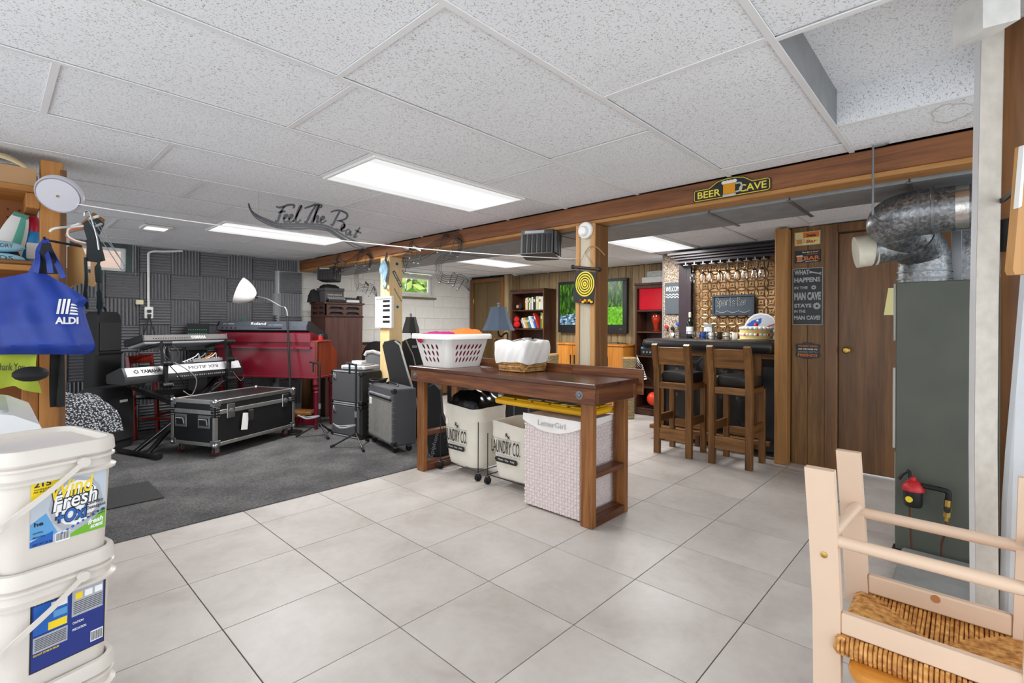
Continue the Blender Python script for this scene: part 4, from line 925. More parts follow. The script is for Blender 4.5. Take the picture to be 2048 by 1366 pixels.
# things on the speaker cabinet
Zt = H+.001
def box_thing(n, lab, cat, x0, y0, z0, x1, y1, z1, m, extra=None, grp=None):
    t = thing(n, lab, cat, ((x0+x1)/2, (y0+y1)/2, z0), 0, grp); B().box(x0, y0, z0, x1, y1, z1, .006).obj('body', m, t)
    if extra: extra(t)
    return t
M['dkgrey'] = mat('dark grey card', '4a4a4b', .7)
def sb(t):
    B().box(3.115, 6.405, 1.70, 3.395, 6.665, 1.745).obj('lid', M['dkgrey'], t); B().text('UNDER ARMOUR', (3.15, 6.4085, 1.64), X3, Z3, w=.21, h=.02, bold=.02).obj('lettering', mat('pale print', 'c9b9a4', .6), t)
box_thing('shoe_box', 'dark grey shoe box with pale lettering on the mahogany cabinet', 'box', 3.12, 6.41, Zt+.0, 3.39, 6.66, 1.70, M['dkgrey'], sb)
b = B(); b.grid(cloth(3.23, 6.52, .24, .16, 1.747, .05, .006, 12, 10, 6), 12, 10); b.solo('black_pouch', M['blackm'], 'soft black pouch on top of the dark grey shoe box', 'pouch')
b = B(); b.grid(cloth(3.055, 6.63, .11, .16, Zt, .18, .008, 10, 10, 11), 10, 10); b.solo('black_bag', M['blackm'], 'soft black bag slumped left of the dark grey shoe box', 'bag')
def mx(x, col):
    def f(t):
        b = B()
        for i in range(9):
            for j in range(3): b.cyl((x+.02+i*.025, 6.33+j*.02, Zt+.035+j*.01), (x+.02+i*.025, 6.33+j*.02, Zt+.052+j*.012), .007, n=6)
        b.obj('knobs', M[col], t, kind='stuff')
    return f
box_thing('mixing_desk', 'black mixing desk in front of the shoe box on the mahogany cabinet', 'mixer', 3.12, 6.305, Zt, 3.37, 6.4, Zt+.035, M['black'], mx(3.12, 'grey'))
box_thing('drum_machine', 'pale grey music box with black knobs on the mahogany cabinet', 'mixer', 3.375, 6.305, Zt, 3.57, 6.45, Zt+.04, M['silver'], mx(3.36, 'black'))
box_thing('small_monitor', 'tiny black cube speaker at the right end of the mahogany cabinet', 'speaker', 3.575, 6.33, Zt, 3.625, 6.4, Zt+.1, M['black'])
# ------------------------------------------------------------------ bass cabinets, amplifier
def grille_mat():
    t = NT('diagonal grille cloth'); v = t.coord((1, 1, 1), False); s_ = t.n('SeparateXYZ'); t.l(v, s_.inputs[0]); f = t.math('SINE', t.math('MULTIPLY', t.math('ADD', s_.outputs[1], s_.outputs[2]), 420.))
    return t.set(t.ramp(t.math('MULTIPLY_ADD', f, .5), [(0, '2a2a2b'), (1, '565657')]), .8)
M['grille'] = grille_mat()
def cab(z0, H, lab):
    t, o = LT('bass_cabinet', lab, 'speaker cabinet', (2.735, 4.79, z0), 10, 'black bass cabinets')
    o(B().box(0.01, 0, 0, .285, .51, H, .008), 'body', M['tolex']); o(B().box(-.004, .025, .025, .012, .485, H-.025, .003), 'grille', M['grille'])
    for y in (0, .51):
        for z in (0, H): s1, s2 = (1 if y == 0 else -1), (1 if z == 0 else -1); o(B().box(-.006, y-s1*.004, z-s2*.002, .075, y+s1*.05, z+s2*.05, .012), 'corner', M['black'])
    for z in (.006, H-.012): o(B().box(-.003, .05, z-.004, .014, .46, z+.01), 'piping', M['grey'])
    b = B()
    for k, pts in enumerate(([(.45, H-.03), (.44, H-.08)], [(.465, H-.07), (.43, H-.055), (.415, H-.075)], [(.42, H-.03), (.425, H-.085), (.405, H-.095)], [(.46, H-.095), (.41, H-.1)])): b.tube([(-.008, y, z) for y, z in pts], .005, 6)
    o(b, 'badge', M['chrome']); o(B().box(.1, -.004, H*.5, .22, .006, H*.5+.05), 'handle', M['black'])
cab(.012, .36, 'lower of the two stacked black bass cabinets beside the guitar amplifier'); cab(.376, .36, 'upper of the two stacked black bass cabinets, silver recorder on top')
t, o = LT('tape_recorder', 'silver grey recorder case lying on the upper bass cabinet', 'recorder', (2.84, 4.9, .737), 20)
o(B().box(0, 0, .004, .26, .34, .05, .01), 'body', M['silver']); o(B().box(.02, .02, .05, .2, .3, .062, .006), 'lid', M['grey']); o(B().box(.05, .09, .062, .14, .23, .1, .006), 'power_brick', M['white']); o(B().tube([(-.0, .04, .03), (-.03, .05, .03), (-.03, .28, .03), (-.0, .3, .03)], .006, 6), 'handle', M['grey'])
t, o = LT('guitar_amplifier', 'dark grey guitar combo amplifier on castors with studded corners', 'amplifier', (2.635, 4.03, .008), -10.7)
AW, AD, AH = .67, .24, .62; M['amp'] = mat('grey tolex', '47474a', .75, 0, .15, 200, .4, 700); M['ampg'] = mat('grey grille cloth', '77756f', .85, 0, .1, 20, .4, 900)
o(B().box(.0, 0, .075, AD, AW, AH, .008), 'body', M['amp'])
o(B().box(-.002, .03, .11, .006, AW-.03, AH-.12), 'grille', M['ampg']); o(B().box(-.004, .02, .095, .006, AW-.02, .112), 'trim_bar', M['alu']); o(B().box(-.004, .03, AH-.135, .006, AW-.03, AH-.12), 'trim_bar', M['alu'])
p = o(B().prism([(-.004, AH-.118), (.02, AH-.04), (.03, AH-.04), (.03, AH-.118)], (0, .035, 0), X3, Z3, (0, AW-.07, 0)), 'control_panel', M['black'])
for k in range(17): o(B().cyl((-.006+.012, .07+k*.033, AH-.083), (-.018, .07+k*.033, AH-.088), .011, n=10), 'knob', M['grey'], p)
o(B().box(-.006, AW-.11, AH-.21, .002, AW-.05, AH-.14), 'badge', M['white'])
for y in (0, AW):
    for z in (.075, AH): s1, s2 = (1 if y == 0 else -1), (1 if z < .3 else -1); o(B().box(-.006, y-s1*.005, z-s2*.003, .045, y+s1*.045, z+s2*.045, .01), 'corner', M['black'])
b = B()
for k in range(9):
    z = .12+k*.055; b.sph((.014, -.002, z), .006, 6).sph((-.002, .012, z), .006, 6).sph((-.002, AW-.012, z), .006, 6)
for k in range(4): b.sph((.05+k*.05, -.002, .095), .006, 6).sph((.05+k*.05, -.002, AH-.02), .006, 6)
o(b, 'studs', M['steel'], kind='stuff')
o(B().tube([(.13, .2, AH), (.14, .22, AH+.02), (.14, .45, AH+.02), (.13, .47, AH)], .01, 8), 'handle', M['black'])
for x in (.05, .19):
    for y in (.06, .61): c = o(B().box(x-.02, y-.018, .045, x+.02, y+.018, .076), 'castor', M['steel']); o(B().cyl((x, y-.012, .03), (x, y+.012, .03), .03, n=14), 'wheel', M['black'], c)
b = B()
for k in range(5): b.tube([(2.82+.07*cos(a*pi/7+k)*(1+.1*k), 4.585+.07*sin(a*pi/7+k), .645+.006*k+.006*sin(a+k)) for a in range(14)], .006, 6, True)
b.solo('cable_coil', M['black'], 'coiled black cable on top of the guitar amplifier', 'cable', kind='stuff')
# ------------------------------------------------------------------ guitar stands
def gstand(base, ht, yaw, lab):
    t, o = LT('guitar_stand', lab, 'guitar stand', base, yaw, 'tubular guitar stands')
    o(B().tube(smoothpath([(.0, 0, .1), (.0, 0, ht-.06), (.01, .015, ht-.015), (.02, .05, ht), (.02, .17, ht+.012)], 5), .011, 8), 'pole', M['black']); o(B().beam((.02, .12, ht+.02), (.02, .12, ht-.1), .012, .02), 'neck_yoke', M['black'])
    for a in (.3, 2.3, 4.3): f = o(B().tube([(0, 0, .14), (.23*cos(a), .23*sin(a), .014)], .009, 8), 'leg', M['black']); o(B().tube([(.2*cos(a), .2*sin(a), .027), (.245*cos(a), .245*sin(a), .013)], .013, 8), 'foot', M['rubber'], f)
    o(B().tube(smoothpath([(0, 0, .22), (-.05, .04, .22), (-.09, .15, .21), (-.12, .2, .235)]), .008, 6), 'cradle_arm', M['grey']); o(B().tube(smoothpath([(0, 0, .22), (-.08, -.02, .22), (-.14, .05, .21), (-.17, .1, .235)]), .008, 6), 'cradle_arm', M['grey']); o(B().cyl((0, 0, .3), (0, 0, .36), .016, n=10), 'collar', M['steel'])
gstand((2.52, 5.30, .008), .80, 20, 'black tubular guitar stand by the organ leg, left of the bass cabinets')
gstand((2.545, 4.56, .008), .83, 12, 'black tubular guitar stand in front of the bass cabinets and beside the amplifier')
# ------------------------------------------------------------------ cases behind the amplifier and table
FW = Vector((cos(YAW), sin(YAW), 0))
def ptcase(n, lab, cat, px, d, th_, m, edge=None, bottom=None):
    pts = [PD(u, v, d) for u, v in px]; zmin = min(p.z for p in pts)
    c = sum(pts, Vector())/len(pts); t = thing(n, lab, cat, (c.x, c.y, max(zmin, .008)))
    bd = B().poly(pts, FW*th_).obj('body', m, t)
    if edge:
        b = B(); e = [PD(u, v, d) for u, v in edge]; b.tube([p-FW*.004 for p in e], .012, 6); b.obj('edge_trim', M['alu'], t)
        B().tube([p+FW*th_*.5 for p in pts[:4]], .01, 6).obj('rim', M['black'], t)
    return t
t = ptcase('guitar_case', 'black ribbed hard guitar case leaning against the raw pine post', 'case', [(765, 692), (768, 685), (788, 681), (799, 686), (806, 712), (832, 800), (848, 876), (806, 876), (786, 790)], 5.36, .06, M['tolex'], [(790, 682), (800, 690), (806, 712), (832, 800), (846, 860)])
for k in range(4): B().tube([PD(772+k*7, 696, 5.375), PD(781+k*7.5, 745, 5.375), PD(803+k*7.5, 840, 5.375)], .008, 6).obj('rib', M['black'], t)
t = ptcase('gig_bag', 'black padded gig bag with rounded top beside the hard guitar case', 'case', [(803, 690), (808, 681), (818, 677), (832, 675), (845, 686), (866, 780), (878, 867), (844, 867), (822, 780)], 5.72, .12, M['tolex'])
B().tube([PD(812, 681, 5.71), PD(826, 710, 5.71), PD(838, 760, 5.71)], .008, 6).obj('zip', M['grey'], t); B().box(0, 0, 0, .06, .01, .03, .002, Matrix.Translation(PD(824, 696, 5.70)) @ Matrix.Rotation(YAW-pi/2, 4, 'Z')).obj('label_patch', M['grey'], t)
t = ptcase('acoustic_guitar_case', 'black shiny guitar bag standing behind the left table leg', 'case', [(855, 775), (868, 768), (880, 780), (884, 830), (900, 870), (902, 910), (858, 913), (852, 860)], 4.62, .12, M['blackm'])
B().text('Epiphone', PD(868, 915, 4.61), Vector((sin(YAW)*.25, -cos(YAW)*.25, .97)), Vector((-sin(YAW), cos(YAW), .25)), w=.25, h=.05, al='L').obj('signature', M['grey'], t)
t, o = LT('black_cabinet', 'black tolex speaker cabinet behind the work table', 'speaker cabinet', (3.6, 3.95, .008), -5); o(B().box(0, 0, 0, .35, .52, .70, .01), 'body', M['tolex']); o(B().box(-.006, .04, .04, .002, .48, .66), 'grille', M['blackm'])
t, o = LT('equipment_rack', 'black equipment rack with metal edge strips behind the yellow lid', 'rack', (3.75, 3.1, .008), -5); o(B().box(0, 0, 0, .4, .62, .66, .01), 'body', M['blackm'])
for y in (.2, .42, .6): o(B().box(-.006, y, .03, .004, y+.025, .63), 'edge_strip', M['steel'])
t, o = LT('cymbal_bag', 'two black rounded bag edges showing beside the mahogany cabinet', 'bag', (3.5, 5.75, .008), -47)
for k in (0, .06): o(B().lathe([(.01, -.02), (.2, -.02), (.22, 0), (.2, .02), (.01, .02)], (.0+k, k, .80), 24, (.3, 1, 0)), 'disc_pocket', M['black'])
o(B().box(-.12, -.04, 0, .18, .12, .62), 'body', M['blackm'])
t, o = LT('padded_headboard', 'grey rounded cushion with pale patterned edge behind the bass cabinets', 'cushion', (3.25, 5.3, .008), -47)
ot = [(-.16, 0), (.2, 0), (.2, .72), (.16, .79), (.06, .87), (-.06, .91), (-.14, .90), (-.16, .86)]
o(B().prism(ot, (0, 0, 0), X3, Z3, (0, .12, 0)), 'body', mat('grey cushion cloth', '6f6f70', .9)); o(B().tube([(a, 0, z) for a, z in ot[2:]], .022, 8), 'piping', mat('pale patterned piping', 'b9b7b3', .9, 0, .3, 60))
# ------------------------------------------------------------------ bags by the foam wall
t, o = LT('keyboard_bag', 'tall black keyboard bag standing upright against the foam wall', 'bag', PD(206, 700, 5.2).xy.to_3d()+Z3*.008, 40)
rg = [[(p[0], p[1], z) for p in rrect(.33*s_, .16*s_, .05, 4)] for z, s_ in ((0, .95), (.02, 1), (1.25, 1), (1.33, .95), (1.36, .8))]
o(B().loft(rg), 'body', M['blackm']); o(B().box(-.13, -.095, .95, .13, -.08, 1.25, .01), 'pocket', M['tolex']); o(B().tube([(-.15, -.085, .92), (.15, -.085, .92)], .008, 6), 'zip', M['black']); o(B().tube(smoothpath([(-.03, 0, 1.36), (-.02, 0, 1.40), (.02, 0, 1.40), (.03, 0, 1.36)]), .01, 6), 'handle', M['black'])
t, o = LT('equipment_bag', 'black padded bag with white badge and red zip pulls by the chair', 'bag', PD(212, 850, 4.85).xy.to_3d()+Z3*.008, 38)
rg = [[(p[0], p[1], z) for p in rrect(.42*s_, .25*s_, .06, 4)] for z, s_ in ((0, .96), (.02, 1), (.54, 1), (.59, .95), (.61, .8))]
o(B().loft(rg), 'body', M['blackm']); o(B().box(-.17, -.145, .08, .17, -.12, .52, .012), 'pocket', M['tolex']); o(B().box(.0, -.149, .46, .09, -.144, .485), 'badge', M['paperw'])
for x in (-.14, .17): o(B().box(x-.012, -.155, .36, x+.012, -.135, .395, .004), 'zip_pull', M['red'])
q = PX(175, 850, 'z', .008); q = PD(168, 800, 4.3); t = thing('patterned_cushion', 'black and white knobbly patterned throw heaped behind the white tubs', 'throw', (q.x, q.y, .008))
def throw_mat():
    t = NT('knobbly black white weave'); v = t.coord((1, 1, 1), False); o = t.n('TexVoronoi'); o.inputs['Scale'].default_value = 70; t.l(v, o.inputs['Vector']); t.bump(o.outputs['Distance'], 1., .012)
    return t.set(t.ramp(o.outputs['Distance'], [(.25, 'c8cbd2'), (.55, '1c1d20')]), .6)
B().grid(cloth(q.x-.1, q.y, .62, .5, .30, .34, .02, 30, 24, 21, .2), 30, 24).obj('cloth', throw_mat(), t); B().box(q.x-.36, q.y-.2, .008, q.x+.14, q.y+.2, .34, .02).obj('padding', M['blackm'], t)
# ------------------------------------------------------------------ conduit and outlet on the foam wall
yw = 7.015; c0, c1 = PX(297, 618, 'y', yw), PX(297, 507, 'y', yw)
t = thing('wall_conduit', 'white surface conduit with bent top and outlet box on the foam wall', 'conduit', c0)
B().tube(smoothpath([c0, c1+Z3*-.05, c1, c1+Vector((.05, 0, .03)), PX(330, 503, 'y', yw), PX(365, 502, 'y', yw)], 4), .013, 8).obj('pipe', M['white'], t)
a, b_ = PX(288, 637, 'y', yw), PX(305, 614, 'y', yw); B().box(a.x, yw-.05, a.z, b_.x, yw+.005, b_.z, .006).obj('outlet_box', M['white'], t)
for dz in (.035, .085): B().box((a.x+b_.x)/2-.018, yw-.075, a.z+dz-.016, (a.x+b_.x)/2+.018, yw-.045, a.z+dz+.016, .004).obj('plug', M['black'], t)
for s_ in (-1, 1): B().tube(smoothpath([((a.x+b_.x)/2, yw-.07, a.z+.05), ((a.x+b_.x)/2+s_*.03, yw-.06, a.z-.1), ((a.x+b_.x)/2+s_*.12, yw-.05, a.z-.4)]), .006, 6).obj('cord', M['black'], t)
a, b_ = PX(271, 609, 'y', yw), PX(286, 600, 'y', yw); B().box(a.x, yw-.04, a.z, b_.x, yw+.005, b_.z, .004).solo('junction_box', mat('cream plastic', 'd9d2ae', .5), 'small cream junction box beside the white conduit', 'junction box')
# ================================================================== left foreground: shelf, bag, tubs, washer
CR = Vector((sin(YAW), -cos(YAW), 0))      # towards the right of the room as seen from the doorway
t = thing('storage_shelf', 'orange pine storage shelving with pegboard back left of the foam wall', 'shelf', (0, 3.75, 0))
B().box(.185, 3.62, .008, .275, 3.70, 2.12).obj('upright', M['shelfwoodz'], t); B().box(.262, 3.61, .008, .288, 3.72, 2.08).obj('upright', M['brownz'], t)
B().box(.12, 3.66, .008, .184, 3.74, 1.13).obj('upright', M['shelfwoodz'], t)
for z in (1.935, 1.52, .98): B().box(-1.0, 3.60, z, .185, 3.95, z+.03).obj('shelf_board', M['shelfwood'], t)
B().box(.13, 3.62, 1.855, .184, 3.9, 1.934).obj('bracket', M['shelfwoodz'], t)
M['peg'] = mat('brown pegboard', '8a5226', .7); pv = thing
p = B().box(-1.0, 3.95, .5, .19, 3.965, 2.1).obj('pegboard', M['peg'], t); b = B()
for i in range(24):
    for j in range(14): b.cyl((.16-i*.045, 3.951, 1.3+j*.045), (.16-i*.045, 3.946, 1.3+j*.045), .005, n=6)
b.obj('peg_holes', M['ink'], p, kind='stuff')
# things on the shelves
q = PX(40, 345, 'y', 3.62); t = thing('cardboard_box', 'open brown cardboard box on the top shelf under the coiled cord', 'box', (-.1, 3.75, 1.967)); cb = mat('brown cardboard', 'b08a63', .8)
B().box(-.6, 3.61, 1.967, .17, 3.615, 2.06, .001).box(-.6, 3.88, 1.967, .17, 3.885, 2.06, .001).box(.165, 3.615, 1.967, .17, 3.88, 2.06, .001).box(-.6, 3.615, 1.967, .165, 3.88, 1.972, 0).obj('carton', cb, t)
b = B()
for k in range(5): b.tube(smoothpath([(.14+.0*k, 3.63+.02*k, 2.055+.006*k), (.05, 3.60+.02*k, 2.09+.008*k), (-.1, 3.62+.02*k, 2.10+.004*k), (-.3, 3.66, 2.085+.005*k), (-.12, 3.74+.01*k, 2.08), (.08, 3.72+.015*k, 2.075+.005*k)], 6, True), .0085, 6, True)
b.tube(smoothpath([(-.08, 3.61, 2.06), (-.06, 3.60, 2.11), (-.05, 3.66, 2.125), (-.04, 3.7, 2.09)], 5), .011, 6); b.solo('coiled_cord', mat('cream cord', 'cbb893', .7), 'cream extension cord coiled on the cardboard box of the top shelf', 'cord', kind='stuff')
def bottle(c, s_, bm, cm, n, lab, cat, extra=None):
    t = thing(n, lab, cat, c); B().lathe([(.0, .0), (.05*s_, .0), (.058*s_, .02), (.056*s_, .16), (.05*s_, .19), (.034*s_, .215)], c, 20).obj('bottle', bm, t); B().lathe([(.04*s_, .205), (.042*s_, .25), (.034*s_, .265), (.026*s_, .29), (.0, .291)], c, 16).obj('cap', cm, t)
    return t
c = PX(64, 486, 'y', 3.86); c.z = 1.552; bt = bottle(c, 1.0, mat('sky blue plastic', '2a8fd0', .35), mat('crimson cap', 'c01a3c', .35), 'fabric_softener', 'sky blue bottle with crimson cap on the middle shelf beside the post', 'bottle')
B().box(-.025, -.062, .05, .03, -.054, .14, .003).obj('label', M['paperw'], bt, False)
mb = mat('white pouch with mint print', 'dcdfdc', .5, 0, .04, 9); tb = mat('mint print', '5fb3a0', .5)
for k, (u, v, w_, h_, lean) in enumerate(((6, 470, .12, .27, .26), (33, 480, .085, .22, .10))):
    c = PX(u, v, 'y', 3.80+.05*k); c.z = 1.552+.026-.016*k; t = thing('wipes_pouch', ('white and mint pouch leaning at the left of the middle shelf', 'white and mint pouch next to the sky blue bottle')[k], 'pouch', c, 0, 'white and mint pouches')
    t.rotation_euler = (0, lean, 0)
    B().grid(lambda a, b_: ((a-.5)*w_*(1-.5*b_**3), -.05*sin(pi*a)*(1-b_)-.002, h_*b_), 12, 10).grid(lambda a, b_: ((.5-a)*w_*(1-.5*b_**3), .05*sin(pi*a)*(1-b_)+.002, h_*b_), 12, 10).obj('pouch', mb, t, False)
    B().grid(lambda a, b_: (w_*(.05+.3*a)*(1-.5*b_**3), -.054*sin(pi*(.55+.3*a))*(1-b_)-.004, h_*b_*.97), 5, 10).obj('printed_panel', tb, t, False); B().box(-w_*.26, -.006, h_*.94, w_*.26, .006, h_*1.03, .002).obj('top_seal', mat('green seal', '4a8f7c', .5), t, False)
for k in range(2):
    c = PX(-2, 505, 'y', 3.68); c.z = 1.553+.0625*k; t = thing('detergent_pack', ('pale blue laundry pack lying below another at the left of the middle shelf', 'pale blue laundry pack lying uppermost at the left of the middle shelf')[k], 'pack', c)
    b = B(); b.sph((0, 0, .03), .115, 16, (.85, .5, .26)); b.obj('pack', mat('pale blue film', '9cc9da', .3), t, False); B().text('LAUNDRY' if k else 'PODS', (-.06, -.062, .02), X3, Z3, w=.11, h=.02).obj('lettering', M['ink'], t, False)
B().grid(cloth(.06, 3.72, .12, .10, 1.556, .09, .010, 18, 14, 31), 18, 14).solo('navy_cloth', mat('black navy cloth', '17181f', .95), 'black crumpled cloth on the middle shelf behind the blue bag straps', 'cloth')
c = PX(30, 520, 'y', 3.63); B().box(c.x-.1, 3.602, 1.551, c.x+.10, 3.64, 1.575, .008).solo('tool_roll', M['brownz'], 'brown flat tool roll along the front edge of the middle shelf', 'tool')
# lime cloth, black cap, black towel under the bag
q = PD(35, 740, 2.42); b = B(); b.grid(lambda a, c: q+CR*((a-.5)*.22)+Z3*((.5-c)*.2+.02*sin(4*a))-FW*(.02*sin(7*a+3*c)), 14, 10); t = thing('lime_tote', 'lime green printed cloth hanging from the shelf below the blue bag', 'cloth', q); b.obj('cloth', mat('lime cloth', 'a9b83a', .9), t)
B().text('thank You', q+CR*-.07-FW*.026+Z3*.0, CR, Z3, w=.13, h=.035).obj('lettering', M['ink'], t)
q = PD(115, 755, 2.5); B().grid(lambda a, c: q+CR*((a-.5)*(.075-.02*c))+Z3*((.5-c)*.30)-FW*(.012*sin(9*a+2*c)), 8, 12).solo('black_towel', M['blackm'], 'black towel hanging against the shelf upright under the blue bag', 'towel')
q = PD(62, 748, 2.33); B().sph(q, .06, 14, (1.1, 1.1, .6)).solo('baseball_hat', M['blackm'], 'black hat hung under the blue bag beside the lime cloth', 'hat')
# blue shopping bag
blue = mat('royal blue nonwoven', '0b338e', .55, 0, .12, 10, .25, 60)
TOPV = [(0, 566), (.3, 555), (.55, 545), (.72, 548), (.86, 570), (1, 600)]; RV = [(545, 150), (598, 178), (612, 167), (640, 174), (690, 191), (702, 189), (709, 176)]
def lin(tab, x):
    for (a, b_), (c, d) in zip(tab, tab[1:]):
        if x <= c: return b_+(d-b_)*max(0, (x-a)/(c-a))
    return tab[-1][1]
def bagpt(a, b_, side):
    v = lin(TOPV, a)+(709-lin(TOPV, a))*b_; u = -55+(lin(RV, max(v, 545))+55)*a
    e = (1-abs(2*a-1)**3.5)*(.35+.65*min(1, b_*1.6))*(1-max(0, b_-.9)*5); fold = .012*sin(15*a+2*b_)*(1-b_)+.006*sin(23*a-5*b_)
    return PD(u, v, 2.42-side*(.115*e)-(fold if side > 0 else 0))
t = thing('shopping_bag', 'royal blue shopping bag with white logo hanging from the shelf upright', 'bag', PD(75, 640, 2.42))
B().grid(lambda a, c: bagpt(1-a, c, 1) if False else bagpt(a, 1-c, 1), 36, 24).grid(lambda a, c: bagpt(1-a, 1-c, -1), 24, 16).obj('body', blue, t)
hk = PD(92, 480, 2.44)
for (u0, v0, d0, u1, v1) in ((72, 550, 2.38, 78, 500), (102, 546, 2.35, 93, 500), (128, 556, 2.40, 103, 505), (60, 552, 2.42, 84, 500)):
    B().ribbon(smoothpath([PD(u0, v0, d0), PD((u0+u1)/2+1, (v0+v1)/2, d0), PD(u1, v1, 2.42), hk], 4), .028, CR, Z3, -FW*.003).obj('strap', blue, t)
B().grid(lambda a, c: PD(84+18*a+(a-.5)*34*c, 486+62*c, 2.40-.0*c), 6, 8).obj('inside_lining', mat('black bag lining', '15161c', .9), t)
B().tube([hk+FW*.2, hk+FW*.0, hk+Z3*.012-FW*.01], .006, 8).obj('hook', M['black'], t)
def onbag(u, v, off=.003):
    lo, hi = 0, 1
    for _ in range(30):
        a = (lo+hi)/2; uu = -55+(lin(RV, max(v, 545))+55)*a
        if uu < u: lo = a
        else: hi = a
    tv = lin(TOPV, a); return bagpt(a, (v-tv)/(709-tv), 1)-FW*off
b = B()
def bagquad(pts, n=6):
    (p0, p1, p2, p3) = pts; b.grid(lambda a, c: onbag((p0[0]*(1-a)+p1[0]*a)*(1-c)+(p3[0]*(1-a)+p2[0]*a)*c, (p0[1]*(1-a)+p1[1]*a)*(1-c)+(p3[1]*(1-a)+p2[1]*a)*c, .004), n, n)
for x in (114, 123, 132): bagquad([(x, 628), (x+5.5, 628), (x+11, 598), (x+5.5, 598)])
for k, y in enumerate((607, 613, 619, 625)): bagquad([(143-k, y+3.6), (158, y+5), (157-(3-k)*2, y+1.5), (145-k, y)])
vs, fs = glyphs('ALDI', .03); xs = [p[0] for p in vs]; ys = [p[1] for p in vs]
b.add([onbag(112+46*(p[0]-min(xs))/(max(xs)-min(xs)), 648-14*(p[1]-min(ys))/(max(ys)-min(ys))+(p[0]-min(xs))/(max(xs)-min(xs))*0, .004 if p[2] > 0 else .002) for p in vs], fs)
b.obj('logo', M['paperw'], t, smooth=0)
# clothes line reel, line, hanging things
A = PD(118, 390, 2.52); axr = (-FW*.74-Z3*.52+CR*.30).normalized(); gl = mat('lavender white plastic', 'c7c5cd', .4, 0, .02)
t = thing('clothesline_reel', 'round white retractable clothes line reel on the shelf upright', 'reel', A)
B().lathe([(.0, -.03), (.085, -.03), (.098, -.02), (.098, .0), (.092, .01), (.088, .0), (.086, .012), (.0, .016)], A, 32, axr).obj('housing', gl, t); B().cyl(A+axr*.014, A+axr*.02, .006, n=10).obj('screw', M['brass'], t)
B().poly([PD(82, 363, 2.56), PD(106, 359, 2.56), PD(120, 372, 2.54), PD(100, 392, 2.52), PD(82, 385, 2.54)], FW*.03).obj('bracket', gl, t)
L0, L1 = PD(154, 408, 2.50), Vector((3.015, 2.17, 1.745)); pts = []
for k in range(25): a = k/24; p = L0.lerp(L1, a); p.z -= .19*a*(1-a); pts.append(p)
B().tube(pts, .0028, 6).solo('clothesline', M['white'], 'thin white clothes line stretched across the room to the boxed post', 'clothesline')
def onl(u):
    return min(pts, key=lambda p: abs(1024+FPX*(p.dot(CR)/p.dot(FW))-u))
D0 = 2.62
def hp(u, v, d=D0): return PD(u, v, d)
# black pouch on a small wooden hanger
t = thing('hanging_pouch', 'black flat pouch clipped to the clothes line beside the reel', 'pouch', hp(185, 430))
B().poly([hp(163, 445), hp(186, 425), hp(190, 430), hp(166, 450)], FW*.012).poly([hp(186, 425), hp(206, 438), hp(205, 444), hp(186, 430)], FW*.012).obj('hanger', M['brownz'], t)
B().poly([hp(165, 447), hp(190, 430), hp(203, 446), hp(192, 470), hp(205, 520), hp(190, 524), hp(172, 522), hp(174, 480)], FW*.02).obj('pouch', mat('charcoal pouch', '2b3133', .85), t)
B().beam(hp(178, 438, 2.59), hp(198, 432, 2.59), .012, .014).obj('clip', mat('bone clip', 'c9c0ae', .5), t)
t = thing('clip_hanger', 'wire skirt hanger with long slanting rods in front of the window', 'hanger', hp(185, 450))
for a, c in (((172, 432), (240, 536)), ((190, 445), (250, 532)), ((200, 450), (246, 526))): B().tube([hp(*a, 2.58), hp(*c, 2.58)], .0022, 6).obj('rod', M['steel'], t)
B().tube(smoothpath([hp(240, 536, 2.58), hp(244, 540, 2.58), hp(250, 536, 2.58), hp(247, 530, 2.58)]), .0024, 6).obj('rod_end', M['steel'], t)
B().beam(hp(192, 453, 2.57), hp(205, 447, 2.57), .012, .012).obj('clip', M['grey'], t); B().tube(smoothpath([hp(168, 432, 2.58), hp(170, 424, 2.58), hp(178, 423, 2.58), hp(184, 440, 2.58), hp(194, 474, 2.58), hp(198, 500, 2.58)]), .004, 6).obj('hook', M['chrome'], t)
t = thing('wire_hangers', 'bundle of white and orange coat hangers left of the black pouch', 'hanger', hp(150, 470))
for k, m in enumerate(('white', 'orange', 'grey')): B().tube(smoothpath([hp(168+k, 452+3*k, D0+.02*k), hp(140-2*k, 456+5*k, D0+.02*k), hp(136, 470+3*k, D0+.02*k), hp(150, 480+2*k, D0+.02*k), hp(172, 486+2*k, D0+.02*k)], 5), .0045, 6).obj('coat_hanger', M[m], t)
B().tube(smoothpath([hp(100, 463, 2.5), hp(106, 458, 2.5), hp(122, 455, 2.53), hp(140, 453), hp(160, 447)]), .006, 6).obj('white_hook_end', M['white'], t)
for k, (pp, lab) in enumerate((([(172, 515, 5), (174, 560, 6), (172, 590, 8), (176, 618, 4)], 'narrow black strap hanging below the black pouch'), ([(201, 516, 4), (197, 535, 12), (198, 555, 11), (199, 568, 4), (200, 585, 10), (201, 605, 12), (200, 620, 6), (199, 630, 2)], 'wide black padded strap hanging to the right under the black pouch'))):
    B().ribbon(smoothpath([hp(u, v) for u, v, w_ in pp], 3), [w_/FPX*D0 for w_ in [q_ for (u, v, q_) in pp for _ in range(3)][:-2]], CR, Z3, -FW*.006).solo('guitar_strap', mat('dark green black webbing', '23302e', .8), lab, 'strap')
